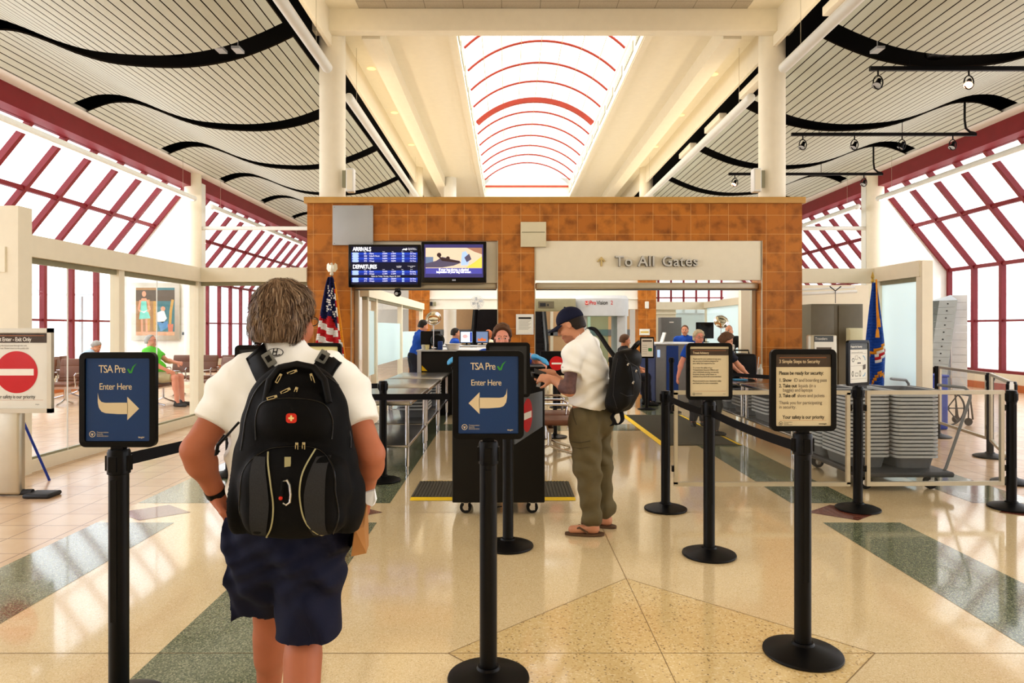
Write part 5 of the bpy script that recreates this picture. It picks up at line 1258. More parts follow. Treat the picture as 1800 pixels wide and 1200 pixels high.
for n,k in (('L',1),('R',-1)):
    S.cap(J['hip'+n],J['kn'+n],.128,.1,.03); S.cap(J['kn'+n],J['an'+n]+V3(0,0,.06),.098,.07,.03); S.cap(J['an'+n]+V3(0,0,.075),J['an'+n]+V3(0,0,.05),.078,.078,.01); S.cap(J['an'+n]+V3(0,0,.05),J['an'+n]+V3(0,0,.015),.058,.056,.008)
S.wrinkle(lambda X,Y,Z: .009*np.sin(24*Z+30*X+16*Y+3*np.sin(11*Z))*np.sin(10*Z-18*X)+.005*np.sin(46*Z-24*X+14*Y)*(Z<.5)+.0035*np.sin(70*X+50*Y+2*Z)*(Z>.75))
S.plane(A_(1036,694,5.12),(-.2,0,1)); S.build('trousers','olive',m2); b2p=S.bvh()
def drline(pts,r,name,mt,bv,d=4.5,off=.001):
    out=[]
    for i in range(len(pts)-1):
        for s_ in range(8):
            x=pts[i][0]+(pts[i+1][0]-pts[i][0])*s_/8; y=pts[i][1]+(pts[i+1][1]-pts[i][1])*s_/8; q=vdrape(bv,x,y,off)
            if q is not None: out.append(q)
    m=MB(); m.tube(out,r,6); return m.build(name,mt,m2,world=True,smooth=60)
drline([(1003,776),(1020,778),(1040,774)],.004,'pocket_flap','olive_dark',b2p); drline([(1004,786),(1020,788),(1040,785)],.0022,'pocket_seam','olive_dark',b2p); drline([(1006,720),(1009,735),(1014,748)],.004,'pocket_opening','olive_dark',b2p)
H=hair_short(J,.006,thick=.006,front=.03,low=-.058,fr_slope=.5); H.build('hair','hair_dark',m2)
c=J['head']; l,f,u=J['hf']; Rh=RM(J['hf']); P=lambda a,b,cc:c+l*a+f*b+u*cc
cp_=thing('cap','navy baseball cap worn by the man at the podium','cap',tuple(P(0,0,.02)))
K=Field(c-.26,c+.26,.006); K.ell(P(0,-.012,.038),(.088,.108,.098),Rh,.01); K.plane(P(0,.0,.028),-u+f*.02); K.build('crown','cap_navy',cp_)
m=MB(); rows=[]
for j in range(9):
    t_=j/8; row=[]
    for i in range(13):
        a_=(-1+i/6)*1.15; rr=.092+.085*t_*math.cos(a_*.75)**.6 if abs(a_*.75)<PI/2 else .092
        row.append(Vector(P(math.sin(a_)*(.088+.012*t_*1.0)*1.0, .004+math.cos(a_)*.088+ (.092*t_)*max(0,math.cos(a_*.95)), .036-.018*t_-.03*(math.sin(a_)**2)*.8)))
    rows.append(row)
for a_,b_ in zip(rows[:-1],rows[1:]): m.strip(a_,b_); 
bo=m.build('brim','cap_navy',cp_,world=True,smooth=60); so=bo.modifiers.new('thick','SOLIDIFY'); so.thickness=.004; so.offset=0
m=MB(); m.ball(P(0,-.012,.137),.008); m.build('button','cap_navy',cp_,world=True)
for n,k in (('L',1),('R',-1)):
    a=J['an'+n]; ft=unit(J['ft'+n]); sd=np.cross((0,0,1),ft); m=MB(); pts=[]
    for i in range(28):
        t_=2*PI*i/28; e=math.cos(t_); w_=.046-.008*math.cos(t_); pts.append(Vector(V3(a[0],a[1],0)+ft*(.055+.145*e)+sd*w_*math.sin(t_)+V3(0,0,.002)))
    m.prism(pts,(0,0,.018)); so_=m.build('sandal','sole',m2,world=True,smooth=40)
    m=MB(); tp=V3(a[0],a[1],.03)+ft*.145-sd*0
    for sg in (-1,1): m.tube([Vector(tp),Vector(V3(a[0],a[1],.064)+ft*.095+sd*sg*.03),Vector(V3(a[0],a[1],.03)+ft*.035+sd*sg*.046)],.008,8)
    m.build('sandal_strap','sole',so_,world=True)
ph=thing('phone','dark phone and papers held by the man in the navy cap','phone',tuple(at(945,664,5.08)))
m=MB(); m.rbox(at(946,661,5.08),(.11,.07,.012),.004,rot=(.5,.25,.3)); m.build('case','black_gloss',ph,world=True); m=MB(); m.cbox(at(950,655,5.10),(.1,.07,.003),rot=(.5,.35,.2)); m.build('document','dot',ph,world=True); m=MB(); m.cbox(at(947,674,5.07),(.03,.002,.05),rot=(0,.2,.3)); m.build('luggage_tag','grey_light',ph,world=True)
bq=thing('backpack','black daypack hanging on the back of the man in the navy cap','backpack',tuple(at(1100,728,4.97)))
lean=frame(unit(f2*.97+V3(0,0,.20)),(0,0,1)); Rb=RM(lean); cb=A_(1099,668,4.96); lb,fb,ub=lean; PB=lambda a,b,c_:cb+lb*a+fb*b+ub*c_
G=Field(cb-.42,cb+.42,.0075); G.box(PB(0,.02,-.01),(.145,.075,.235),.07,Rb,.03); G.ell(PB(0,-.045,-.04),(.135,.07,.17),Rb,.03); G.ell(PB(0,-.02,.17),(.11,.06,.07),Rb,.03); G.ell(PB(.1,-.03,-.1),(.05,.06,.1),Rb,.02)
G.wrinkle(lambda X,Y,Z:.004*np.sin(30*Z+22*X-20*Y)*np.sin(18*X+21*Y)); G.build('pack_body','black_cloth2',bq); g2=G.bvh()
m=MB()
def ribbon(pts,w_,side,name,mt,par):
    m=MB(); sd=Vector(side)*w_/2; P_=[Vector(p) for p in pts]; Q=[]
    for i in range(len(P_)-1):
        p0,p1,p2_,p3=P_[max(i-1,0)],P_[i],P_[i+1],P_[min(i+2,len(P_)-1)]
        for s_ in range(6):
            u_=s_/6; Q.append(.5*(2*p1+(p2_-p0)*u_+(2*p0-5*p1+4*p2_-p3)*u_*u_+(3*p1-p0-3*p2_+p3)*u_**3))
    Q.append(P_[-1]); m.strip([q+sd for q in Q],[q-sd for q in Q]); o=m.build(name,mt,par,world=True,smooth=60); so=o.modifiers.new('thick','SOLIDIFY'); so.thickness=.008; so.offset=0; return o
ribbon([A_(1020,592,5.32),A_(1030,578,5.26),A_(1044,578,5.18),A_(1056,592,5.1),A_(1068,610,5.03),A_(1080,626,4.98)],.055,(.3,-.55,.35),'shoulder_strap','black_cloth2',bq)
ribbon([A_(1083,724,4.9),A_(1076,732,4.88),A_(1080,742,4.87),A_(1075,748,4.87)],.03,(1,0,.2),'strap_end','black_cloth2',bq); ribbon([A_(1092,724,4.9),A_(1094,738,4.88),A_(1086,746,4.87),A_(1079,742,4.87)],.03,(1,0,.2),'strap_end','black_cloth2',bq)
m=MB(); m.tube([PB(.03,-.01,.235),PB(.05,-.035,.275),PB(.0,-.04,.295),PB(-.05,-.03,.27),PB(-.04,-.01,.235)],.011,8); m.build('grab_handle','black_cloth2',bq,world=True,smooth=60)
def bagline(pts,r=.0028):
    out=[]
    for i in range(len(pts)-1):
        for s_ in range(8):
            q=vdrape(g2,pts[i][0]+(pts[i+1][0]-pts[i][0])*s_/8,pts[i][1]+(pts[i+1][1]-pts[i][1])*s_/8,.001)
            if q is not None: out.append(q)
    if len(out)>2: m=MB(); m.tube(out,r,6); m.build('zip_seam','strap_dark',bq,world=True,smooth=60)
bagline([(1086,630),(1080,660),(1078,695),(1086,722)]); bagline([(1098,622),(1108,640),(1114,670),(1112,705)]); bagline([(1100,632),(1120,645),(1126,668)]); bagline([(1090,690),(1102,696),(1116,694)])
for px,py in ((1104,640),(1118,652),(1131,660),(1113,672)):
    q=vdrape(g2,px,py,.004)
    if q is not None: m=MB(); m.rbox(q,(.014,.006,.022),.003,rot=(0,.5,0)); m.build('zip_pull','chrome',bq,world=True)
# ------------------------------------------------------------------ the officer at the podium
J=pose(-.055,6.42,-92,1.55,head_pitch=9,head_yaw=4); J['wrL']=V3(.22,6.1,1.275); J['wrR']=V3(-.40,6.12,1.275); J['hdL']=(unit(V3(.75,-.6,-.15)),V3(0,-.2,-1),.3); J['hdR']=(unit(V3(-.75,-.6,-.1)),V3(0,-.2,-1),.35); J['hintL']=V3(.7,.5,-.5); J['hintR']=V3(-.7,.5,-.5)
og=person('brown-haired officer in blue shirt and gloves standing behind the podium, looking down',J,'blue_shirt','dark_trousers',skin='skin_pink',hair=dict(thick=.016,side=1.7,front=.052,low=-.06,top=.016,puff=.006,fr_slope=.42),hairm='hair_brown',h=.01,sleeve=.6,bulk=1.12)
for n in 'LR':
    GF=Field(J['wr'+n]-.2,J['wr'+n]+.2,.009); d,hn,c_=J['hd'+n]; hand(GF,J['wr'+n],d,hn,-1 if n=='L' else 1,c_,1.08,fr=1.35); GF.build('glove','glove',og)
# ------------------------------------------------------------------ people deeper in the checkpoint
J=pose(-1.95,14.2,25,1.74,lean=16,head_pitch=10); J['wrR']=J['chest']+J['f']*.35-V3(0,0,.3)+J['l']*-.15; J['wrL']=J['chest']+J['f']*.3-V3(0,0,.35)+J['l']*.12
person('officer in royal blue shirt bending forward beside the black scanner cabinet',J,'blue_shirt','dark_trousers',hair=dict(),hairm='hair_dark')
J=pose(-1.25,16.0,12,1.75,sit=True,seat=.62,head_pitch=8); J['wrL']=J['chest']+J['f']*.38-V3(0,0,.12); J['wrR']=J['chest']+J['f']*.36-V3(0,0,.12)-J['l']*.1
person('dark-haired officer in blue shirt sitting in profile at the white scanner screen',J,'blue_shirt','dark_trousers',hair=dict(),hairm='hair_dark',skin='skin_mid')
J=pose(-.47,16.3,80,1.70,sit=True,seat=.60)
person('person with reddish hair and cream top seen from behind, left of the podium officer',J,'cream_shirt','dark_trousers',hair=dict(thick=.018,low=-.07),hairm='hair_red')
J=pose(2.3,13.55,5,1.74,sit=True,seat=.5,head_pitch=14); J['wrL']=J['chest']+J['f']*.3-V3(0,0,.25); J['wrR']=J['chest']+J['f']*.34-V3(0,0,.22)
person('man in black shirt sitting in profile behind the far document stand',J,'black_shirt','dark_trousers',hair=dict(thick=.012),hairm='hair_brown')
J=pose(4.2,16.2,-112,1.78,sit=True,seat=.68,head_pitch=2)
person('officer in blue shirt facing us behind the blue scanner cabinet',J,'blue_shirt','dark_trousers',hair=dict(thick=.008),hairm='hair_brown')
J=pose(2.96,10.6,-96,1.50,head_yaw=12,head_pitch=4); J['wrR']=J['shR']+V3(-.18,-.1,-.42); J['wrL']=V3(3.28,10.4,.95)
person('smiling woman with grey blond hair and glasses, just above the Travel Advisory sign',J,'blue_shirt','dark_trousers',skin='skin_pink',hair=dict(thick=.026,front=.06,low=-.075,puff=.006,fr_slope=.5),hairm='hair_blond',gl=True,bulk=1.1)
J=pose(2.93,9.75,10,1.50,lean=20,head_pitch=20,head_yaw=-20); J['wrL']=V3(3.42,10.0,.86); J['wrR']=V3(3.45,9.72,.83); J['hdR']=(unit(V3(.9,.0,-.3)),V3(0,0,-1),.4)
person('brown-haired traveller in dark top leaning over the suitcase table, back of head above sign',J,'dark_trousers','grey_dark',hair=dict(thick=.03,low=-.08,puff=.004),hairm='hair_brown')
J=pose(5.05,15.6,-125,1.74,sit=True,seat=.70,head_pitch=4)
J['wrR']=J['head']+V3(-.10,-.22,-.12)
mk=person('balding man in dark clothes wearing a pale blue face mask, under the round mirror',J,'black_shirt','dark_trousers',skin='skin_mid',hair=dict(thick=.004,front=.0,low=-.06),hairm='hair_grey')
KF=Field(J['head']-.2,J['head']+.2,.009); l,f,u=J['hf']; KF.ell(J['head']+f*.068-u*.055,(.062,.052,.05),RM(J['hf']),.01); KF.plane(J['head']+f*.05,-f); KF.build('face_mask','teal_mask',mk)
# waiting area
J=pose(-6.93,13.42,3,1.74,sit=True,seat=.5,head_pitch=6,lean=-10); J['wrL']=J['pelvis']+J['f']*.38+V3(0,0,.25)+J['l']*.1; J['wrR']=J['pelvis']+J['f']*.30+V3(0,0,.12)-J['l']*.18
person('grey-haired man in bright green t-shirt and khaki shorts sitting behind the glass',J,'green_shirt','khaki',skin='skin_pink',hair=dict(thick=.009,front=.03),hairm='hair_grey',length=.44,bulk=1.15,belly=.05,gl=True)
J=pose(-9.48,14.95,14,1.74,sit=True,seat=.5,lean=38,head_pitch=20); J['wrL']=J['knL']+V3(0.05,0,.05); J['wrR']=J['knR']+V3(0.05,0,.05)
person('grey-haired man in pale blue shirt hunched forward in the waiting area, left of the sign',J,'pale_shirt','dark_trousers',hair=dict(thick=.01),hairm='hair_grey')
# ================================================================== SIGNS AND SCREENS ON THE PORTAL
sg=thing('gate_sign','white board above the right opening reading To All Gates','sign',(2.27,11.0,2.31))
m=MB(); m.rbox((2.27,11.08,2.628),(3.655,.06,.635),.006); m.build('board','cream',sg,world=True)
def raised(txt,px,py,size,depth,y,mts,par,nm,**kw):
    vs,fs=text_mesh(txt,size,extrude=depth,**kw); o=at(px,py,y); m=MB(); m.add([(vx+o.x,y-vz,vy+o.z) for vx,vy,vz in vs],fs); m.m=[0 if min(vs[i][2] for i in f)>depth*.9 else 1 for f in fs]; mts=[mts,'letter_shade']; return m.build(nm,mts,par,world=True,smooth=0)
for w_,px in (('To',1081),('All',1121),('Gates',1163)): raised(w_,px,460,.236,.03,11.01,'letter_grey',sg,'lettering',spacing=1.06,bold=.003)
c=at(1057,459,11.03); m=MB(); P2=[(-.07,0),(0,.075),(.07,0),(.045,-.012),(.014,.022),(.014,-.08),(-.014,-.08),(-.014,.022),(-.045,-.012)]
m.prism([(c.x+x,11.02,c.z+z) for x,z in P2][::-1],(0,.022,0)); m.build('arrow_symbol','letter_gold',sg,world=True,smooth=0)
def plate(label,x0,y0,x1,y1,mt,d=11.0,group=None):
    a=at(x0,y1,d); b=at(x1,y0,d); t=thing('sign_cover_plate',label,'plate',((a.x+b.x)/2,d,a.z)); m=MB(); m.rbox(((a.x+b.x)/2,d,(a.z+b.z)/2),(b.x-a.x,.035,b.z-a.z),.006); m.build('plate',mt,t,world=True)
    m=MB()
    return t,a,b
t,a,b=plate('large blank grey metal plate covering a sign at top left of the tiled wall',585,361,656,431,'plate_grey')
for (x,z) in ((a.x+.03,a.z+.03),(b.x-.03,a.z+.03),(a.x+.03,b.z-.03),(b.x-.03,b.z-.03)): m=MB(); m.ball((x,10.98,z),.007); m.build('rivet','grey_mid',t,world=True)
t,a,b=plate('small blank cream metal box on the tiled pier, left of the gates board',915,390,960,434,'plate_cream'); m=MB(); zc=(a.z+b.z)/2; m.box((a.x+.02,10.972,zc+.03),(b.x-.02,10.982,zc+.04)); m.build('ridge','beige_metal',t,world=True,smooth=0)
def screen(name,label,x0,y0,x1,y1,d,bez,art,mats,bm=.028,brand=None):
    a=at(x0,y1,d); b=at(x1,y0,d); cx,cz=(a.x+b.x)/2,(a.z+b.z)/2; w_,h_=b.x-a.x,b.z-a.z; t=thing(name,label,'screen',(cx,d,a.z))
    m=MB(); m.rbox((cx,d,cz),(w_,.07,h_),.012); m.build('case',bez,t,world=True); m=MB(); m.cbox((cx,d+.06,cz),(.2,.08,.2)); m.build('mount','grey_dark',t,world=True)
    B=Board(d-.0365); art(B,cx,cz,w_,h_); B.build('display',mats,t,world=True,smooth=0); return t
def fids(B,cx,cz,w,h):
    x0=cx-w/2+.05; x1=cx+w/2-.05; zt=cz+h/2-.035; B.rect(x0,cz-h/2+.045,x1,zt,0); X=lambda u:x0+(x1-x0)*u; Z=lambda v:zt-(h-.08)*v
    B.text('ARRIVALS',X(.02),Z(.07),.082,2,.001,spacing=.85,bold=.002); B.text('DEPARTURES',X(.02),Z(.535),.082,2,.001,spacing=.8,bold=.002)
    B.shape([(X(.76),Z(.1)),(X(.79),Z(.05)),(X(.82),Z(.06)),(X(.83),Z(.03)),(X(.845),Z(.07)),(X(.83),Z(.1)),(X(.8),Z(.085))],2,.001); B.text('Central Illinois',X(.855),Z(.045),.022,2,.001); B.text('Regional Airport',X(.855),Z(.075),.022,2,.001)
    rows=[(.185,'823','Atlanta','6:35PM','6:35PM','1','On Time'),(.25,'4055','Dallas/Ft Worth','5:45PM','5:45PM','2','On Time'),(.315,'3606','Atlanta','8:45PM','8:45PM','3','On Time'),(.38,'3721','Chicago','9:15PM','9:05PM','4','On Time')]
    for v,lab in ((.135,0),(.605,0)): 
        for u,s in ((.19,'Flight'),(.27,'City'),(.47,'Sched'),(.61,'Time'),(.755,'Gate'),(.89,'Status')): B.text(s,X(u),Z(v),.017,2,.001)
    rows+=[(.66,'1120','Atlanta','5:31PM','5:31PM','1','Boarding'),(.72,'3723','Chicago','6:15PM','6:15PM','2','On Time'),(.85,'1720','Atlanta','6:00AM','6:00AM','1','On Time'),(.91,'3711','Chicago','6:25AM','6:25AM','2','On Time')]
    for i,(v,a,b,c,d,e,f_) in enumerate(rows):
        B.rect(X(0.0),Z(v+.03),X(1),Z(v-.03),1 if i%2==0 else 4,.0008); B.shape([(X(.01)+x*.052+.055,Z(v)+z*.02) for x,z in rrect(2,1.9,.5,3)],3,.0012)
        for u,s in ((.19,a),(.27,b),(.47,c),(.6,d),(.885,f_)): B.text(s,X(u),Z(v),.03,2,.0016,spacing=.9)
        B.rect(X(.765),Z(v+.022),X(.8),Z(v-.022),3,.0012); B.text(e,X(.776),Z(v),.028,1,.0018)
    B.text('Flights for Today: Monday, August 24, 2015',X(.3),Z(.785),.028,2,.0016); B.text('Local Time',X(.68),Z(.515),.02,2,.001); B.text('5:16PM',X(.685),Z(.545),.024,2,.001); B.text('Current Weather',X(.85),Z(.515),.018,2,.001); B.text('76 F',X(.89),Z(.548),.024,2,.001)
ts_=screen('flight_information_screen','blue arrivals and departures screen hanging at the left opening of the tiled wall',613,430,740,505,10.95,'black_gloss',fids,['scr_navy','scr_blue','scr_white','scr_pale','scr_blue2'])
def tvart(B,cx,cz,w,h):
    x0=cx-w/2+.05; x1=cx+w/2-.05; z0=cz-h/2+.085; z1=cz+h/2-.045; X=lambda u:x0+(x1-x0)*u; Z=lambda v:z0+(z1-z0)*v
    B.rect(x0,z0,x1,z1,0); B.rect(X(.02),Z(.28),X(.98),Z(.9),1,.0006); B.rect(X(.02),Z(.11),X(.98),Z(.28),2,.0008); B.shape([(X(.02),Z(.62)),(X(.15),Z(.62)),(X(.15),Z(.42)),(X(.02),Z(.4))],3,.001)
    B.shape([(X(.02),Z(.30)),(X(.02),Z(.42)),(X(.2),Z(.5)),(X(.3),Z(.62)),(X(.36),Z(.6)),(X(.45),Z(.55)),(X(.6),Z(.5)),(X(.62),Z(.44)),(X(.5),Z(.36)),(X(.3),Z(.30))],4,.0012); B.disc(X(.25),Z(.68),.035,.035,5,.0014); B.disc(X(.4),Z(.58),.03,.03,5,.0014); B.shape([(X(.22),Z(.66)),(X(.3),Z(.6)),(X(.6),Z(.48)),(X(.59),Z(.44)),(X(.3),Z(.5))],5,.0013)
    B.shape([(X(.62),Z(.36)),(X(.64),Z(.76)),(X(.7),Z(.8)),(X(.78),Z(.6)),(X(.74),Z(.38))],6,.0012); B.shape([(X(.68),Z(.6)),(X(.76),Z(.72)),(X(.8),Z(.55)),(X(.72),Z(.46))],4,.0014); B.shape([(X(.7),Z(.29)),(X(.85),Z(.46)),(X(.98),Z(.64)),(X(.98),Z(.29))],7,.0013); B.shape([(X(.72),Z(.9)),(X(.98),Z(.9)),(X(.98),Z(.7)),(X(.85),Z(.78))],8,.001)
    B.text('If your bag alarms, a physical',cx,Z(.235),.048,9,.002,align='CENTER',bold=.002,spacing=.93); B.text('inspection of your bag will occur.',cx,Z(.165),.048,9,.002,align='CENTER',bold=.002,spacing=.93); 
    B.ring(cx-.014,cz-h/2+.042,.007,.010,9,.0008); B.text('LG',cx,cz-h/2+.042,.026,9,.0008)
screen('television','black flat television showing a bag inspection video, right of the blue flight screen',741,425,855,497,10.95,'black_gloss',tvart,['scr_purple','scr_sand','scr_violet','scr_steel','scr_slate','scr_dark','scr_pale','scr_yellow','scr_brown','scr_white'])
cm=thing('security_camera','round black dome camera hanging under the blue flight screen','camera',tuple(at(697,508,11.0))); c=at(699,515,11.06); m=MB(); m.ball(c,.06,0,16,10); m.cyl(c+Vector((0,0,.02)),c+Vector((0,0,.075)),.045); m.build('dome','black_gloss',cm,world=True); m=MB(); m.ball(c+Vector((-.01,-.05,-.01)),.028); m.build('lens','grey_light',cm,world=True)
def notice(label,x0,y0,x1,y1,d,art=None,fr='white_plastic',mats=None,name='notice_frame',cat='notice'):
    a=at(x0,y1,d); b=at(x1,y0,d); t=thing(name,label,cat,((a.x+b.x)/2,d,a.z)); m=MB(); m.rbox(((a.x+b.x)/2,d,(a.z+b.z)/2),(b.x-a.x,.03,b.z-a.z),.005); m.build('frame',fr,t,world=True)
    B=Board(d-.0165); e=.1*(b.x-a.x); B.rect(a.x+e,a.z+e,b.x-e,b.z-e,0)
    if art: art(B,a.x+e,a.z+e,b.x-e,b.z-e)
    B.build('print',mats or ['paper','ink','ink_grey'],t,world=True,smooth=0); return t
def nart(B,x0,z0,x1,z1):
    B.rect(x0+.01,z1-.05,x1-.01,z1-.02,1,.0006); 
    for i in range(9): B.rect(x0+.015,z1-.075-.018*i,x1-.015-.02*(i%3),z1-.071-.018*i,2,.0006)
notice('white framed notice on the middle tiled pier behind the podium',907,552,938,588,11.03,nart)
def nart2(B,x0,z0,x1,z1): z=(z0+z1)/2; B.rect(x0,z-.02,x1,z+.02,1,.0006); B.rect(x0,z-.004,x1,z+.004,2,.0008)
notice('small white notice with yellow bar on the far tiled pier',1124,578,1142,589,21.25,nart2,mats=['paper','yellow','ink_grey'])
m=MB(); c=at(1137,536,21.22); m.rbox(c,(.12,.08,.22),.02); tag(m.build('mounted_box','white_plastic'),'small white box on the far tiled pier above the yellow-bar notice','box')  # small card reader housing on the pier
for nm,x0,x1,bx in (('left',607,621,605),('right',1326,1340,1341)):
    a=at(x0,336,11.0); b=at(x1,294,11.0); t=thing('speaker','white box loudspeaker on the '+nm+' round column above the tiled wall','speaker',((a.x+b.x)/2,11.2,a.z))
    m=MB(); m.rbox(((a.x+b.x)/2,11.1,(a.z+b.z)/2),(b.x-a.x,.16,b.z-a.z),.02); m.build('cabinet','white_plastic',t,world=True); m=MB(); m.box((a.x+.02,11.012,a.z+.03),(b.x-.02,11.018,b.z-.03)); m.build('grille','cream',t,world=True,smooth=0)
    m=MB(); q=at(bx,315,11.1); m.box((q.x-.03,11.08,a.z+.08),(q.x+.03,11.14,b.z-.03)); m.build('bracket','beige_metal',t,world=True,smooth=0)
# ================================================================== LIGHT FITTINGS
def pendant(label,x,z,y0,y1,r,lit=False,hang=6.4):
    t=thing('tubular_pendant_light',label,'light',(x,(y0+y1)/2,z),0,'white tubular pendant lights'); m=MB(); m.tube([(x,y0,z),(x,y1,z)],r,18); m.build('tube','white_metal',t,world=True)
    for y in (y0,y1): m=MB(); m.ball((x,y,z),(r,r*.6,r),0,14,8); m.build('end_cap','white_metal',t,world=True)
    if lit: m=MB(); m.box((x-r*.55,y0+.1,z-r-.004),(x+r*.55,y1-.1,z-r*.82)); m.build('lens','tube_glow',t,world=True,smooth=0)
    n=max(2,int((y1-y0)/4)); 
    for i in range(n): y=y0+.6+(y1-y0-1.2)*i/(n-1); m=MB(); m.cyl((x,y,z+r),(x,y,hang),.004,n=5); m.build('hanger_wire','alum',t,world=True)
for s,nm in ((-1,'left'),(1,'right')):
    pendant('long white tube light nearest the camera along the '+nm+' edge of the centre ceiling',AX+s*3.46,5.48,-1.5,10.35,.08,hang=6.6)
    pendant('long white tube light beyond the big '+nm+' column along the centre ceiling',AX+s*3.46,5.5,11.75,20.8,.08,hang=6.6)
    pendant('lit white tube light in front of the '+nm+' sloped windows, nearer one',AX+s*8.72,4.84,5.5,17.4,.07,True,5.78)
    pendant('lit white tube light in front of the '+nm+' sloped windows, farther one',AX+s*8.72,4.82,18.4,26.4,.07,True,5.78)
for i,(x,y) in enumerate(((-2.66,13.3),(-2.66,16.0),(-2.66,18.8),(4.1,13.6),(4.1,16.2),(4.1,19.0))):
    m=MB(); m.lathe([(0,0),(.075,0),(.085,-.006),(.09,-.001),(.09,.01)],(x,y,6.6-.012),20); tag(m.build('downlight','downlight'),'round recessed downlight in the '+('left' if x<0 else 'right')+' cream ceiling strip, '+('nearest','middle','farthest')[i%3],'light','recessed downlights')
def track(label,x0,x1,y,z,heads,stem=True):
    t=thing('track_light',label,'light',((x0+x1)/2,y,z),0,'black track lights on the right'); m=MB(); m.box((x0,y-.025,z-.03),(x1,y+.025,z+.03)); m.build('track','black_metal',t,world=True,smooth=0)
    if stem: m=MB(); m.tube([(x1-.22,y+.0,5.9),(x1-.22,y,z+.28),(x1-.2,y,z+.12),(x1-.12,y,z+.05),(x1-.02,y,z+.03)],.02,8); m.build('stem','black_metal',t,world=True)
    for u in (.15,.6): m=MB(); m.cyl((x0+(x1-x0)*u,y,z),(x0+(x1-x0)*u,y,5.6),.006,n=6); m.build('hanger_wire','black_metal',t,world=True)
    for x,lit,ang in heads:
        m=MB(); m.cyl((x,y,z-.03),(x,y,z-.1),.012,n=8); m.tube([(x+.07*math.cos(a),y,z-.2+.1*math.sin(a)) for a in np.linspace(PI*.5,PI*2.5,19)[:-1]],.009,6,closed=True); h=m.build('spot_head','black_metal',t,world=True)
        R=Matrix.Rotation(ang,3,'X')@Matrix.Rotation(.5,3,'Y'); m=MB(); m.lathe([(.03,.06),(.035,.0),(.065,-.07),(.062,-.075)],(0,0,0),16); m.v=[tuple(R@Vector(v)+Vector((x,y,z-.2))) for v in m.v]; m.build('lamp_can','black_metal',h,world=True)
        m=MB(); m.lathe([(0,-.071),(.06,-.071),(.06,-.068)],(0,0,0),16); m.v=[tuple(R@Vector(v)+Vector((x,y,z-.2))) for v in m.v]; m.build('lens','spot_warm' if lit else 'grey_light',h,world=True)
track('black track with spot heads nearest the camera, top right, one lamp lit',5.3,9.2,10.0,5.33,((5.42,False,-.4),(6.75,True,-.6),(7.65,False,-.3)),False)
track('black track with four spot heads, middle of the three on the right',5.48,9.05,13.2,5.28,((5.7,False,-.3),(6.7,False,-.2),(7.62,False,.2),(8.6,False,-.2)))
track('black track with spot heads farthest back, beside the right round column',5.3,9.0,16.4,5.24,((5.45,True,-.4),(8.55,False,-.3)))
for i,(x,y) in enumerate(((-4.2,9.98),(-3.95,9.98),(5.4,9.98))):
    m=MB(); m.box((x-.06,y-.1,5.58),(x+.06,y+.1,5.62)); m.cyl((x,y,5.62),(x,y,6.4),.008,n=6); tag(m.build('ceiling_sensor','grey_light',smooth=0),('small grey sensor in the nearest left black ceiling gap, left one','small grey sensor in the nearest left black ceiling gap, right one','small grey sensor in the nearest right black ceiling gap')[i],'sensor')
for nm,x in (('left',-4.9),('right',6.3)):
    m=MB(); m.lathe([(0,0),(.17,0),(.2,.03),(.2,.06)],(x,9.95,5.55 if x<0 else 5.5),24); tag(m.build('ceiling_speaker','black_gloss'),'round black ceiling speaker in the nearest '+nm+' black ceiling gap','speaker')
# ================================================================== FLAGS
def flag(label,px,pole_top,d,cloth,fold,mats,eagle,finial_px,nf=5):
    X=at(px,0,d).x; Y=d; Zt=at(px,pole_top,d).z; t=thing('flag',label,'flag',(X,Y,0)); m=MB(); m.lathe([(0,0),(.17,0),(.17,.02),(.12,.05),(.04,.07),(.03,.1)],(X,Y,0),24); m.build('base','gold_metal',t,world=True); m=MB(); m.cyl((X,Y,.05),(X,Y,Zt),.014); m.build('pole','wood_pole',t,world=True)
    m=MB(); z=Zt; 
    m.ball((X,Y,z+.03),.03); 
    if eagle:
        m.tube([(X,Y,z+.05),(X,Y,z+.11),(X+.005,Y-.01,z+.17),(X+.01,Y-.02,z+.19)],[.022,.034,.022,.012],10); m.ball((X+.005,Y-.02,z+.185),.02); m.cyl((X+.01,Y-.035,z+.185),(X+.02,Y-.06,z+.178),.008,.002,n=6)
        for s in (-1,1): m.add([(X+s*.01,Y,z+.14),(X+s*.05,Y+.01,z+.205),(X+s*.08,Y+.02,z+.18),(X+s*.085,Y+.025,z+.11),(X+s*.05,Y+.01,z+.06),(X+s*.02,Y,z+.07)],[(0,1,2,3,4,5),(5,4,3,2,1,0)])
        m.add([(X-.02,Y,z+.06),(X+.02,Y,z+.06),(X+.03,Y,z+.02),(X-.03,Y,z+.02)],[(0,1,2,3),(3,2,1,0)])
    else: m.lathe([(0,.0),(.012,.02),(.026,.06),(.012,.11),(0,.15)],(X,Y,z+.03),10)
    m.build('finial','gold_metal2' if not eagle else 'silver_metal',t,world=True)
    zt,zb,rows=cloth; m=MB(); nu=33; nv=40; P=[]; 
    for j in range(nv+1):
        v=j/nv; row=[]
        L,Rr,amp,drop=fold(v)
        for i in range(nu):
            u=i/(nu-1); row.append((X+L+(Rr-L)*u,Y-.035-amp*(1+math.sin(u*PI*nf+v*1.2))*.5-.02*math.sin(u*PI),zt+(zb-zt)*v-drop*u+.02*math.sin(u*9)*v))
        P.append(row)
    for j in range(nv):
        for i in range(nu-1): m.quad(P[j][i],P[j+1][i],P[j+1][i+1],P[j][i+1],rows((i+.5)/(nu-1),(j+.5)/nv))
    o=m.build('cloth',mats,t,world=True,smooth=60); so=o.modifiers.new('thick','SOLIDIFY'); so.thickness=.004
    return t,X,Y,P
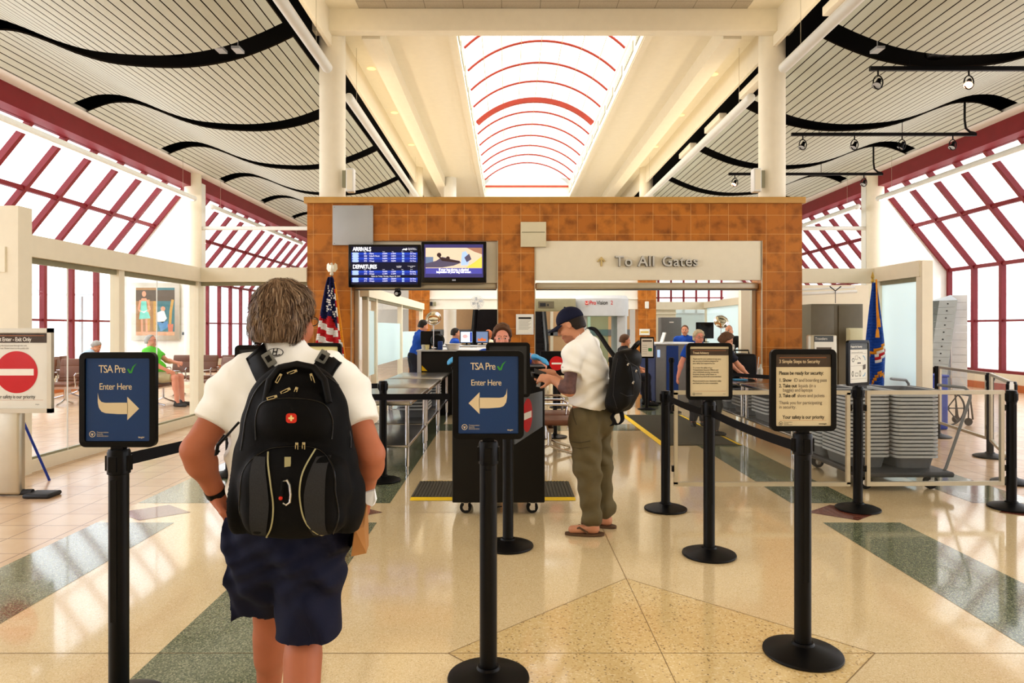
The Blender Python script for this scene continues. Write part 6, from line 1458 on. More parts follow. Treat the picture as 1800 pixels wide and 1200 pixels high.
def rows_us(u,v):
    if u>.86 and v>.12 and v<.9: return 3 if u>.95 and v<.7 else (1 if int(v*12)%2 else 2)
    w_=v-.10*u
    if w_<.42+.05*math.sin(u*9): return 0
    return 1 if int((w_-.42)*13)%2==0 else 2
def fold_us(v): s=v**.75; return (-.045-.215*s,.035+.20*s,.03+.06*s,.10*s)
t,X,Y,P=flag('American flag with gold fringe and silver eagle, standing before the left of the tiled wall',583,485,10.55,(at(0,487,10.55).z,at(0,645,10.55).z,None) if False else (at(0,487,10.55).z,at(0,640,10.55).z,rows_us),fold_us,['flag_navy','flag_red','flag_white','gold'],True,470)
m=MB(); rnd=random.Random(2)
for j in range(4,20):
    for k in range(3):
        u=rnd.uniform(.3,.85); i=int(u*32); p=Vector(P[j][i])+Vector((0,-.008,0)); 
        if rows_us(i/32,j/40)!=0: continue
        q=[]; 
        for a in range(10): rr=.021 if a%2==0 else .009; q.append((p.x+rr*math.sin(a*PI/5),p.y,p.z+rr*math.cos(a*PI/5)))
        m.poly(q[::-1])
so_=m.build('stars','flag_white',t,world=True,smooth=0); so_['kind']='stuff'
m=MB(); m.tube([P[38][i] for i in range(14,33)],.02,8); m.tube([P[j][32] for j in range(2,39)],.012,6); m.build('fringe','gold',t,world=True)
def rows_b(u,v):
    v+=.10*(u-.5)
    if v>.97: return 1
    if .585<v<.62: return 1
    if .62<=v<.71 and u>.5: return 2 if (v<.65 or v>.68) else 3
    if v>.74 and abs(v-.80-.25*abs(u-.6))<.018: return 1
    return 0
def fold_b(v): s=min(v/.62,1)**.9; k=max(0,(v-.62)/.38); return (-.03-.155*s+.07*k,.03+.14*s-.02*k,.03+.05*s,-.05*s)
t,X,Y,P=flag('blue flag with gold fringe and orange tassels beside the frosted glass on the right',1534,497,10.5,(at(0,497,10.5).z,at(0,700,10.5).z,rows_b),fold_b,['flag_blue','gold','flag_white','flag_red'],False,480,3)
m=MB(); 
for pts,r in (([(X-.01,Y-.12,at(0,492,10.5).z),(X-.02,Y-.17,at(0,540,10.5).z),(X-.015,Y-.2,at(0,560,10.5).z)],.012),([(X-.01,Y-.12,at(0,492,10.5).z),(X-.03,Y-.17,at(0,545,10.5).z),(X-.035,Y-.2,at(0,578,10.5).z)],.008)):
    m.tube(pts,r,8); e=Vector(pts[-1]); m.tube([e,e-Vector((0,0,.03)),e-Vector((0,0,.13))],[.016,.022,.03],10)
m.build('tassel','gold',t,world=True)
# ================================================================== CHECKPOINT EQUIPMENT
xr=thing('xray_scanner','black and grey x-ray scanner cabinet at the end of the left steel tables','scanner',(-.85,12.8,0))
m=MB(); m.rbox((-.95,12.9,.56),(1.2,1.7,1.12),.03); m.build('cabinet','podium_black',xr,world=True); m=MB(); m.box((-1.6,12.02,0),(-1.53,13.75,1.14)); m.box((-.38,12.02,0),(-.31,13.75,1.14)); m.build('side_panel','grey_light',xr,world=True,smooth=0); m=MB(); m.rbox((-.95,12.9,1.135),(1.34,1.74,.03),.01); m.build('top_panel','grey_light',xr,world=True); m=MB(); m.box((-1.5,11.8,.7),(-.45,12.03,.76)); m.build('conveyor','rubber',xr,world=True,smooth=0); m=MB(); m.add([(-1.52,12.03,.78),(-1.42,12.03,.78),(-1.52,12.03,.88)],[(0,1,2)]); m.build('hazard_mark','yellow',xr,world=True,smooth=0)
def monitor(label,cx,y,z0,w,h,rz=0,face='black_gloss',art=None,mats=None,stand=.1):
    t=thing('monitor',label,'monitor',(cx,y,z0),rz); m=MB(); m.rbox((0,0,stand+h/2),(w,.04,h),.01); m.build('screen_case','black_plastic',t)
    B=Board(-.0215); B.rect(-w/2+.02,stand+.02,w/2-.02,stand+h-.02,0)
    if art: art(B,w,h,stand)
    B.build('display',mats or [face],t,smooth=0); m=MB(); m.lathe([(0,0),(.1,0),(.1,.012),(.02,.02),(.018,stand+.03)],(0,.03,0),16); m.build('stand','black_plastic',t); return t
monitor('black monitor turned away on top of the left x-ray cabinet',-1.42,12.5,1.151,.36,.27,.15,stand=.06)
ch=thing('desk_fan','round black fan shape beside the black monitor on the x-ray cabinet','fan',(-1.27,12.3,1.151)); m=MB(); m.lathe([(0,-.05),(.1,-.04),(.13,0),(.1,.04),(0,.05)],(0,0,.16),24,axis='y'); m.build('guard','black_plastic',ch); m=MB(); m.lathe([(0,0),(.09,0),(.08,.02),(.015,.03),(.012,.08)],(0,0,0),16); m.build('base','black_plastic',ch)
def lamp(label,x,y,z0,h,r,tilt=0.5):
    t=thing('inspection_mirror',label,'mirror',(x,y,z0)); m=MB(); m.cyl((0,0,0),(0,0,h),.009,n=8); m.lathe([(0,0),(.07,0),(.07,.012),(.01,.02)],(0,0,0),16); m.build('stand','chrome',t)
    m=MB(); m.lathe([(0,-.045),(r*.5,-.04),(r*.85,-.022),(r,0)],(0,0,0),28); R=Matrix.Rotation(math.radians(90)-tilt,3,'X'); m.v=[tuple(R@Vector((v[0],v[1],-v[2]))+Vector((0,-.02,h+r*.6))) for v in m.v]; m.build('reflector','mirror',t); m=MB(); m.tube([(r*math.cos(a),0,r*math.sin(a)) for a in np.linspace(0,2*PI,25)[:-1]],.01,6,closed=True); R2=Matrix.Rotation(-tilt,3,'X'); m.v=[tuple(R2@Vector(v)+Vector((0,-.02,h+r*.6))) for v in m.v]; m.build('rim','chrome',t)
lamp('round chrome mirror on a thin stand on the left x-ray cabinet',-1.32,12.1,1.151,.48,.13)
lamp('round chrome mirror above the masked man behind the right tables',4.38,14.05,1.22,.36,.145)
def bowl(label,x,y,z,r0,r1,h,mt,name='bowl',cat='bowl'):
    m=MB(); m.lathe([(0,0),(r0,0),(r1,h),(r1+.012,h),(r1+.012,h-.012),(r1-.008,h-.01),(r0-.01,.01),(0,.01)],(x,y,z),28); return tag(m.build(name,mt),label,cat)
bowl('white plastic bowl on the left x-ray cabinet, just left of the podium',-.98,12.15,1.151,.10,.14,.11,'white_plastic')
m=MB(); m.rbox((-1.2,12.09,1.228),(.08,.12,.15),.012); tag(m.build('blue_box','blue_paint'),'blue box left of the white bowl on the x-ray cabinet','box')
for i,(x,y,mt,l) in enumerate(((-1.5,12.12,'white_plastic','small white cup at the left corner of the left x-ray cabinet'),(-1.43,12.08,'yellow_print','small pale yellow cup beside the white cup on the x-ray cabinet'))):
    m=MB(); m.lathe([(0,0),(.03,0),(.04,.09),(.036,.09),(.028,.01),(0,.01)],(x,y,1.151),16); tag(m.build('cup',mt),l,'cup')
def scr1(B,w,h,s): B.rect(-w/2+.03,s+.03,w/2-.03,s+h-.03,1,.001); B.disc(-.03,s+h*.55,.06,.045,2,.0015,20); B.rect(w/2-.07,s+.03,w/2-.03,s+h-.03,3,.0014)
monitor('white scanner screen with pink shapes in front of the dark-haired officer',-.93,15.3,1.16,.30,.28,.0,art=scr1,mats=['scr_pale','scr_white','scr_pink','scr_blue2'],stand=.04)
def scr2(B,w,h,s): B.rect(-w/2+.03,s+.03,w/2-.03,s+h-.03,1,.001); B.shape([(-.1,s+.05),(-.09,s+.12),(-.05,s+.09),(0,s+.13),(.04,s+.09),(.08,s+.11),(.09,s+.05)],2,.0015)
monitor('blue scanner screen with orange shapes left of the podium officer',-.58,15.3,1.16,.30,.28,.0,art=scr2,mats=['scr_steel','scr_steel','scr_orange','scr_blue2'],stand=.04)
dk=thing('operator_desk','low grey operator desk behind the left x-ray cabinet','desk',(-.85,15.2,0)); m=MB(); m.rbox((-.85,15.28,1.14),(1.3,.5,.03),.008); m.build('worktop','grey_light',dk,world=True)
for x in (-1.4,-.3): m=MB(); m.box((x-.03,15.08,0),(x+.03,15.48,1.125)); m.build('leg_panel','grey_dark',dk,world=True,smooth=0)
xb=thing('xray_scanner','tall grey and blue x-ray scanner cabinet in the right opening, behind the mat','scanner',(3.5,14.6,0))
m=MB(); m.rbox((3.5,14.6,.62),(1.02,1.6,1.18),.02); m.build('cabinet','grey_steel',xb,world=True); m=MB(); m.box((3.2,13.785,.05),(3.44,13.8,1.18)); m.build('blue_panel','blue_paint',xb,world=True,smooth=0); m=MB(); m.box((2.975,13.82,.05),(2.992,15.38,1.18)); m.build('side_panel','blue_dark',xb,world=True,smooth=0); m=MB(); m.rbox((3.5,14.6,1.215),(1.06,1.64,.03),.01); m.build('top_panel','grey_light',xb,world=True); m=MB(); m.box((3.015,13.785,.95),(3.07,13.792,1.1)); m.build('control_marks','scr_pale',xb,world=True,smooth=0)
m=MB(); m.cyl((2.99,13.9,0),(2.99,13.9,.06),.03); m.cyl((4.0,13.9,0),(4.0,13.9,.06),.03); m.build('foot','rubber',xb,world=True)
monitor('black monitor seen from behind, right of the blue-shirted officer',4.15,14.4,1.24,.38,.34,.1,stand=.08)
bs=thing('equipment_stand','grey stand holding monitor and mirror behind the blue x-ray cabinet','stand',(4.3,14.4,0)); m=MB(); m.rbox((4.34,14.35,.6),(.56,.9,1.2),.01); m.build('cabinet','grey_light',bs,world=True)
mo=thing('laptop','thin white laptop lid standing on the blue x-ray cabinet','laptop',(3.2,14.1,1.24)); m=MB(); m.cbox((0,0,.1),(.02,.26,.22),rot=(0,.3,0)); m.build('lid','white_plastic',mo,smooth=0); m=MB(); m.cbox((.1,0,.006),(.2,.26,.012)); m.build('keyboard_base','white_plastic',mo,smooth=0)
m=MB(); m.rbox((5.35,22.6,.95),(.66,.5,1.9),.01); gc=thing('metal_cabinet','dark grey cabinet against the cream back wall in the right opening','cabinet',(5.35,22.6,0)); m.build('body','grey_mid',gc,world=True); m=MB(); m.box((5.28,22.33,1.72),(5.42,22.35,1.76)); m.build('name_plate','white_plastic',gc,world=True,smooth=0)
# body scanner and walk-through detector
bsn=thing('body_scanner','large rounded grey body scanner portal with red and black lettering','body scanner',(2.3,17.2,0)); c0=2.3; y0=17.2
m=MB(); outer=rrect(1.32,1.2,.42,8)
for sgn in (-1,1):
    pts=[]; 
    for a in np.linspace(-.95,.95,15): pts.append((c0+sgn*(.42+.26*math.cos(a)),y0+.62*math.sin(a)))
    inn=[(c0+sgn*(.34+.06*math.cos(a)),y0+.60*math.sin(a)) for a in np.linspace(-.95,.95,15)][::-1]
    poly=pts+inn; m.prism([(x,y,0) for x,y in (poly if sgn>0 else poly[::-1])],(0,0,1.86))
m.build('side_shell','grey_light',bsn,world=True,smooth=40)
m=MB(); top=rrect(1.4,1.3,.5,8); A=[(c0+x,y0+y,1.84) for x,y in top]; B_=[(c0+x,y0+y,2.26) for x,y in top]; C_=[(c0+x*.94,y0+y*.94,2.34) for x,y in top]; m.strip(A,B_,0,True); m.strip(B_,C_,0,True); m.poly(C_); m.poly(A[::-1]); m.build('top_ring','grey_light',bsn,world=True,smooth=50)
m=MB(); m.lathe([(0,0),(.66,0),(.66,.05),(0,.05)],(c0,y0,0),32); m.build('base','grey_mid',bsn,world=True)
B=Board(y0-.66); q=at(1029,532,16.54); B.rect(q.x-.005,q.z-.045,q.x+.075,q.z+.045,0); B.text('L3',q.x+.006,q.z,.07,2,.001,bold=.002); B.text('Pro',q.x+.095,q.z,.125,0,spacing=.95,bold=.002); B.text('Vision',q.x+.27,q.z,.125,1,spacing=.95,bold=.001); B.text('2',q.x+.61,q.z,.125,0); B.build('lettering',['ink_red','ink','ink_white'],bsn,world=True,smooth=0)
g=MB(); 
for a0,a1 in ((.95,2.2),): g.strip([(c0+.5*math.cos(a),y0+.56*math.sin(a),.05) for a in np.linspace(a0,a1,10)],[(c0+.5*math.cos(a),y0+.56*math.sin(a),1.95) for a in np.linspace(a0,a1,10)])
g.build('curved_glass','teal_glass',bsn,world=True)
md=thing('metal_detector','beige walk-through metal detector left of the body scanner','metal detector',(1.0,16.6,0)); m=MB(); m.rbox((1.05,16.6,2.1),(1.15,.55,.3),.02); m.build('crossbar','beige_metal',md,world=True)
for x in (.52,1.55): m=MB(); m.rbox((x,16.6,.98),(.09,.55,1.96),.02); m.build('side_panel','grey_light',md,world=True)
m=MB(); m.box((.72,16.31,2.02),(1.1,16.33,2.18),0); m.box((.76,16.30,2.06),(.9,16.312,2.14),1); m.box((.94,16.30,2.07),(.97,16.312,2.12),1); m.build('control_panel',['olive_metal','grey_dark'],md,world=True,smooth=0)
# escalators and white column far back
for i,(x0,x1,l) in enumerate(((-1.15,-.35,'dark escalator rising behind the left opening of the second portal'),(.55,1.25,'dark escalator rising behind the middle pier with silver side panel'))):
    t=thing('escalator',l,'escalator',((x0+x1)/2,23.6,0)); m=MB()
    for k in range(14): m.box((x0,22.6+.3*k,0),(x1,22.9+.3*k,.2*(k+1)) if 22.9+.3*k<27.4 else (x1,27.4,.2*(k+1)))
    m.build('steps','escalator',t,world=True,smooth=0)
    for x in (x0-.06,x1+.06): m=MB(); m.prism([(x-.03,22.5,0),(x-.03,22.5,.95),(x-.03,26.9,3.8),(x-.03,27.2,3.8),(x-.03,27.2,0)],(.06,0,0)); m.build('balustrade','grey_light' if i else 'escalator',t,world=True,smooth=0)
    for x in (x0-.06,x1+.06): m=MB(); m.tube([(x,22.45,.5),(x,22.5,1.0),(x,26.9,3.86)],.04,8); m.build('handrail','rubber',t,world=True)
m=MB(); m.lathe([(.21,0),(.21,7)],(-1.95,23.0,0),24); struct(m.build('column_far','white_wall'))
wf=thing('wall_fan','white round fan on the white bulkhead in the left opening','fan',tuple(at(842,545,21.2))); c=at(839,531,21.1); m=MB(); 
for r in (.06,.11,.16,.2): m.tube([(c.x+r*math.cos(a),c.y-.04*math.cos(r*6),c.z+r*math.sin(a)) for a in np.linspace(0,2*PI,25)[:-1]],.008,5,closed=True)
for k in range(12): a=k*PI/6; m.tube([(c.x+.05*math.cos(a),c.y-.05,c.z+.05*math.sin(a)),(c.x+.2*math.cos(a),c.y-.02,c.z+.2*math.sin(a))],.005,5)
m.build('guard','grey_light',wf,world=True); m=MB()
for k in range(4):
    a=k*PI/2+.3; m.poly([(c.x+.03*math.cos(a),c.y,c.z+.03*math.sin(a)),(c.x+.17*math.cos(a-.35),c.y-.015,c.z+.17*math.sin(a-.35)),(c.x+.18*math.cos(a+.2),c.y+.015,c.z+.18*math.sin(a+.2)),(c.x+.1*math.cos(a+.5),c.y+.02,c.z+.1*math.sin(a+.5))])
m.build('blade','grey_light',wf,world=True,smooth=0); m=MB(); m.tube([(c.x,c.y+.02,c.z),(c.x+.02,c.y+.1,c.z-.12),(c.x+.04,c.y+.2,c.z-.22)],.03,8); m.build('bracket','grey_light',wf,world=True)
for i,px in enumerate((758,764)):
    m=MB(); c=at(px,534,21.3); m.rbox(c,(.09,.04,.13),.01); tag(m.build('wall_switch','beige_metal' if i else 'grey_dark'),('small dark switch','small beige switch')[i]+' on the white bulkhead near the second portal\'s left pier','switch')
# document stand far back, table-side suitcase, trays
t=thing('document_stand','far black stand holding a white printed map sheet by the cap man\'s backpack','sign stand',(2.62,12.9,0)); m=MB(); m.lathe([(0,0),(.17,0),(.17,.015),(.05,.04)],(0,0,0),28); m.build('base','black_metal',t); m=MB(); m.cyl((0,0,.03),(0,0,1.0),.03); m.build('pole','black_metal',t)
m=MB(); m.rbox((0,-.03,1.17),(.27,.03,.40),.02); m.build('sign_frame','black_plastic',t); B=Board(-.047); B.rect(-.11,1.0,.11,1.34,0); B.rect(.02,1.1,.09,1.16,1,.001); B.rect(-.09,1.28,.09,1.31,2,.001)
for k in range(5): B.rect(-.09,1.05+.04*k,.0,1.054+.04*k,2,.001)
B.build('sign_print',['paper','leaf_green','ink_grey'],t,smooth=0)
t=thing('no_entry_screen','black landscape sign with red no-entry disc behind the podium\'s right side','sign',(.66,9.6,0)); m=MB(); m.lathe([(0,0),(.17,0),(.17,.015),(.05,.04)],(0,0,0),28); m.build('base','black_metal',t); m=MB(); m.cyl((0,0,.03),(0,0,.96),.03); m.build('pole','black_metal',t); m=MB(); m.rbox((0,-.03,1.04),(.42,.03,.34),.015); m.build('sign_frame','black_plastic',t); B=Board(-.047); B.disc(.02,1.04,.1,.1,0); B.rect(-.05,1.025,.09,1.05,1,.001); B.build('no_entry_symbol',['ink_red','ink_white'],t,smooth=0)
sc_=thing('suitcase','black carry-on suitcase lying upright on the right steel table','suitcase',(3.55,10.45,.775)); m=MB(); m.rbox((0,0,.19),(.36,.5,.36),.05); m.build('shell','black_cloth2',sc_); m=MB(); m.tube([(-.12,-.05,.37),(-.11,-.05,.42),(.11,-.05,.42),(.12,-.05,.37)],.011,8); m.build('handle','black_plastic',sc_); m=MB(); m.tube([(.16,-.26,.0),(.19,-.27,.33)],.008,6); m.build('trim_strip','grey_light',sc_)
m=MB(); m.lathe([(0,0),(.035,0),(.037,.12),(.02,.15),(.014,.17),(.016,.2),(0,.2)],(3.92,10.6,.774),16); tag(m.build('water_bottle','white_plastic'),'white capped bottle behind the black suitcase','bottle')
m=MB(); m.rbox((3.34,9.85,.79),(.2,.14,.02),.005); tag(m.build('folded_cloth','glove'),'pale blue folded cloth on the suitcase table by the traveller\'s hand','cloth')
for i in range(5):
    m=MB(); m.rbox((4.3,13.6+.004*i,1.0+.05*i),(.28,.4,.045),.012); tag(m.build('paper_stack','paper'),'white tray '+('bottom one','second from bottom','middle one','second from top','top one')[i]+' of the pile behind the brown-haired traveller','tray','white trays in a pile')
m=MB(); m.rbox((4.3,13.6,.48),(.34,.46,.96),.01); tag(m.build('pedestal','grey_dark'),'dark pedestal under the pile of white trays','pedestal')
nb=thing('hanging_flag','star-patterned navy cloth hanging at the right edge of the right opening','flag',tuple(at(1312,562,15.5))); a=at(1305,561,15.5); b=at(1325,534,15.5); B=Board(15.5); B.rect(a.x,a.z,b.x,b.z,0)
for j in range(7):
    for i in range(5): B.disc(a.x+.025+.05*i+(.025 if j%2 else 0),a.z+.03+.048*j,.012,.012,1,.002,8)
B.build('cloth',['flag_navy','flag_white'],nb,world=True,smooth=0)
# ================================================================== RIGHT-HAND ROOM
cb=thing('storage_cabinet','tall olive grey two-door cabinet behind the right header','cabinet',(6.0,12.8,0)); m=MB(); m.rbox((6.05,12.85,.99),(.95,.6,1.98),.008); m.build('body','olive_metal',cb,world=True)
for x in (5.77,6.31): m=MB(); m.rbox((x if x<6 else 6.28,12.54,1.0),(.42,.02,1.9),.004); m.build('door','olive_metal',cb,world=True)
m=MB(); m.box((5.98,12.52,.95),(6.0,12.535,1.1)); m.build('handle','grey_dark',cb,world=True,smooth=0)
m=MB(); c=at(1502,591,12.35); m.rbox(c,(.26,.1,.30),.01); eb=thing('mounted_box','pale beige box on the front of the olive cabinet, beside the blue flag','box',tuple(c)); m.build('box','plate_cream2',eb,world=True); m=MB(); m.rbox(c+Vector((0,-.055,0)),(.22,.012,.26),.004); m.build('cover','plate_cream2',eb,world=True)  # electrical box mounted on the cabinet front
kc=thing('sign_kiosk','silver sign pedestal with dark Travelers header between right pier and cabinet','sign stand',(4.62,10.1,0)); m=MB(); m.rbox((4.66,10.15,.72),(.40,.14,1.42),.02); m.build('body','alum',kc,world=True); B=Board(10.07); B.rect(4.52,1.33,4.8,1.42,0); B.rect(4.52,.6,4.8,1.33,1); B.text('Travelers',4.53,1.375,.05,2,.001); B.rect(4.55,1.1,4.77,1.25,3,.001); B.build('sign_print',['grey_dark2','paper','ink_white','ink_grey'],kc,world=True,smooth=0)
ht=thing('hanging_tube_light','white double tube lamp hanging on a chain inside the right-hand room','light',(5.4,12.2,2.0)); m=MB(); m.tube([(4.85,12.0,2.12),(6.3,12.35,2.2)],.03,10); m.tube([(4.85,12.06,2.2),(6.3,12.41,2.28)],.02,10); m.build('tube','white_metal',ht,world=True); m=MB(); m.tube([(5.85,12.2,2.2),(5.85,12.2,1.98)],.006,5); m.tube([(5.75,12.2,2.28),(5.85,12.2,2.2),(5.95,12.2,2.28)],.01,6); m.build('chain','grey_dark',ht,world=True)
bb=thing('recycling_bin','blue plastic bin beside the frosted glass screen end post','bin',(6.45,10.45,0)); m=MB(); m.rbox((6.45,10.45,.4),(.36,.36,.8),.03); m.build('body','blue_bin',bb,world=True); B=Board(10.265); B.rect(6.36,.58,6.5,.63,0); B.build('print',['ink_white'],bb,world=True,smooth=0); m=MB(); m.rbox((6.45,10.45,.81),(.38,.38,.04),.015); m.build('lid','blue_bin',bb,world=True)
wc=thing('wheelchair','folded wheelchair with spoked wheel behind the clear barrier panels at right','wheelchair',(6.85,10.9,0))
for y in (10.65,11.15):
    m=MB(); m.tube([(6.85+.27*math.cos(a),y,.285+.27*math.sin(a)) for a in np.linspace(0,2*PI,33)[:-1]],.014,8,closed=True); 
    for k in range(7): a=k*2*PI/7; m.tube([(6.85,y,.285),(6.85+.26*math.cos(a),y,.285+.26*math.sin(a))],.009,6)
    m.cyl((6.85,y-.02,.285),(6.85,y+.02,.285),.03); m.build('wheel','grey_dark',wc,world=True)
m=MB(); 
for y in (10.72,11.08): m.tube([(7.3,y,.1),(7.25,y,.5),(6.75,y,.5),(6.68,y,.92),(6.55,y,.95)],.014,8); m.tube([(6.85,y,.285),(6.85,y,.5)],.012,8)
m.build('frame','chrome_dark',wc,world=True); m=MB(); m.rbox((7.0,10.9,.5),(.42,.36,.03),.01); m.build('seat','black_cloth',wc,world=True); m=MB(); m.rbox((6.7,10.9,.72),(.03,.36,.36),.01,rot=(0,-.15,0)); m.build('backrest','black_cloth',wc,world=True)
for y in (10.75,11.05): m=MB(); m.tube([(7.25,y-.012,.06),(7.25,y+.012,.06)],.06,14); m.cyl((7.25,y,.06),(7.25,y,.3),.01,n=6); m.build('front_caster','rubber',wc,world=True)
tw=thing('block_tower','tapered tower of grey metal blocks with bolts beside a white block column','sculpture',(10.55,16.3,0)); 
for i in range(13):
    z=.17*i; q=.30*i/12; q2=.30*(i+1)/12; lo=[(10.10+q,16.5,z),(10.36+q*.95,16.2,z),(10.70,16.5,z),(10.4,16.85,z)]; hi=[(10.10+q2,16.5,z+.166),(10.36+q2*.95,16.2,z+.166),(10.70,16.5,z+.166),(10.4,16.85,z+.166)]
    if i==12: hi[2]=(10.7,16.5,z+.30)
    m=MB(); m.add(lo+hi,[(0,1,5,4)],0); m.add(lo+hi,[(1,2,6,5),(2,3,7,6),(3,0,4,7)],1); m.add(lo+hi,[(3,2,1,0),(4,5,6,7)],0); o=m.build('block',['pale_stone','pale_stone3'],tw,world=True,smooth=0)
    c=(Vector(lo[0])+Vector(lo[1])+Vector(hi[0])+Vector(hi[1]))/4; n_=Vector((-.75,-.65,0)); m=MB(); m.cyl(c,c+n_*.012,.017,n=10); m.build('bolt','dot',o,world=True)
for i in range(13):
    z=.18*i; m=MB(); m.prism([(10.73,16.5,z),(10.98,16.32,z),(11.14,16.62,z),(10.9,16.8,z)][::-1],(0,0,.176)); m.build('block','pale_stone2',tw,world=True,smooth=0)
def art_land(B,x0,z0,x1,z1):
    w_=x1-x0; h_=z1-z0; B.rect(x0,z0+h_*.55,x1,z1,1,.001); B.rect(x0,z0+h_*.3,x1,z0+h_*.55,2,.001); 
    for k in range(4): B.disc(x0+w_*(.1+.25*k),z0+h_*(.26+.04*(k%2)),w_*.16,h_*.1,3,.0015,14)
    B.shape([(x0+w_*.55,z0+h_*.28),(x0+w_*.62,z0+h_*.48),(x0+w_*.7,z0+h_*.28)],3,.002); B.rect(x0,z0,x1,z0+h_*.22,4,.0012)
notice('dark-framed picture of green bushes under a pink sky on the right white wall',1612,530,1641,600,19.05,art_land,'black_gloss',['paper','pic_lilac','pic_pink','leaf_green','pic_teal'],'picture','picture')
def art_fig(B,x0,z0,x1,z1):
    w_=x1-x0; h_=z1-z0; X=lambda u:x0+w_*u; Z=lambda v:z0+h_*v; B.rect(x0,z0,X(.55),z1,1,.001); B.rect(X(.55),z0,x1,z1,2,.001); B.rect(X(.0),Z(.72),x1,Z(.95),3,.0014); B.rect(X(.3),Z(.1),X(.36),Z(.75),4,.0016); B.rect(X(.45),Z(.1),X(.52),Z(.72),4,.0016); B.rect(x0,z0,x1,Z(.08),5,.002)
    B.shape([(X(.08),Z(.34)),(X(.12),Z(.56)),(X(.14),Z(.72)),(X(.27),Z(.72)),(X(.29),Z(.56)),(X(.38),Z(.36))],6,.003); B.disc(X(.21),Z(.87),w_*.055,h_*.06,7,.003,16)
    for s_ in ([(.12,.74),(.07,.55),(.12,.5)],[(.3,.74),(.36,.55),(.3,.5)]): B.stroke([(X(a),Z(b)) for a,b in s_],w_*.05,7,.0034)
    for u in (.15,.27): B.stroke([(X(u),Z(.35)),(X(u+.01),Z(.06))],w_*.05,7,.0026)
    B.shape([(X(.12),Z(.72)),(X(.3),Z(.72)),(X(.27),Z(.78)),(X(.15),Z(.78))],7,.0028); B.shape([(X(.1),Z(.52)),(X(.21),Z(.47)),(X(.3),Z(.53)),(X(.2),Z(.5))],8,.004)
    B.shape([(X(.52),Z(.3)),(X(.56),Z(.48)),(X(.72),Z(.54)),(X(.8),Z(.36)),(X(.7),Z(.26))],8,.003); B.disc(X(.7),Z(.56),w_*.06,h_*.05,7,.0035,14); B.shape([(X(.52),Z(.28)),(X(.82),Z(.3)),(X(.84),Z(.18)),(X(.64),Z(.08)),(X(.6),Z(.2))],9,.003); B.shape([(X(.84),Z(.08)),(X(.82),Z(.24)),(X(.97),Z(.24)),(X(.95),Z(.08))],10,.0035); B.stroke([(X(.88),Z(.24)),(X(.9),Z(.5)),(X(.95),Z(.75))],w_*.07,4,.003)
notice('large painting of a woman in teal dress and a kneeling figure, left wall',231,497,316,598,19.05,art_fig,'alum',['paper','pic_brown','pic_teal','pic_dark','pic_ochre','pic_tan','pic_aqua','skin','paper','pic_blue','pic_terra'],'painting','painting')
m=MB(); m.rbox(at(324,586,19.06),(.12,.02,.08),.004); tag(m.build('picture_label','grey_dark'),'small dark caption plaque right of the large painting','plaque')
# ================================================================== WAITING SEATS
def seat_row(label,n,loc,rz):
    t=thing('seat_row',label,'seating',loc,rz,'brown vinyl beam seats'); W=.56*n
    m=MB(); m.beam((-W/2,0,.34),(W/2,0,.34),.06,.05); m.build('beam','chrome',t,smooth=0)
    for i in range(n):
        x=-W/2+.56*(i+.5); m=MB(); m.rbox((x,-.06,.42),(.48,.5,.07),.03); m.build('seat','brown_seat',t); m=MB(); m.rbox((x,.235,.64),(.48,.06,.26),.025,rot=(-.22,0,0)); m.rbox((x,.285,.83),(.48,.06,.17),.025,rot=(-.22,0,0)); m.build('backrest','brown_seat',t)
    for i in range(n+1):
        x=-W/2+.56*i; m=MB(); m.tube([(x,.2,.36),(x,.24,.6),(x,.2,.64),(x,-.18,.64),(x,-.24,.6),(x,-.2,.36)],.014,8); m.build('armrest','chrome',t)
    for x in ((-W/2+.3,W/2-.3) if n>1 else (0,)):
        m=MB(); m.tube([(x,0,.33),(x,0,.12)],.025,10); m.tube([(x,-.3,.015),(x,-.1,.07),(x,0,.12),(x,.1,.07),(x,.3,.015)],.018,8); m.build('leg','chrome',t)
    return t
seat_row('brown seat row behind the seated man in the green shirt, facing us',4,(-6.7,15.6,0),.0)
seat_row('brown seats facing right under the man in the green shirt',2,(-7.05,13.7,0),PI/2)
seat_row('brown seat pair at the far left, under the hunched man',2,(-9.66,15.2,0),PI/2+.25)
seat_row('brown seat row at the far left nearest the no-entry sign, facing us',3,(-9.4,13.6,0),.1)
seat_row('brown seats right of the glass partition post, facing us',2,(-5.9,14.4,0),-.5)
seat_row('brown bench seats with chrome arms between podium and cap man',2,(.5,8.5,0),PI/2)
m=MB(); bg_=thing('hand_luggage','dark bag standing on the seats behind the glass partition corner','bag',(-5.9,15.5,.46)); m.rbox((-5.9,15.5,.625),(.3,.25,.33),.06); m.build('bag_body','black_cloth2',bg_,world=True); m=MB(); m.tube([(-6.0,15.5,.79),(-5.98,15.5,.86),(-5.82,15.5,.86),(-5.8,15.5,.79)],.012,6); m.build('handle','black_cloth2',bg_,world=True)
bc=thing('easel','thin blue metal leg stand behind the no-entry sign','stand',(-4.85,6.9,0)); m=MB(); m.tube([(-4.97,6.75,.0),(-5.0,6.6,.75)],.012,8); m.tube([(-4.6,6.85,0),(-4.78,6.65,.75)],.012,8); m.tube([(-5.0,6.6,.75),(-4.78,6.65,.75)],.012,8); m.build('legs','blue_bin',bc,world=True)

for k,y in enumerate((7.2,9.1,12.6,14.9,17.2)):
    m=MB(); m.rbox((AX+3.8,y,6.0),(.16,1.1,.13),.01); tag(m.build('cove_light','ceil_cream'),'cream box fitting in the black slot right of the centre ceiling, '+ordinal(k)+' from the camera','light','cream cove boxes')
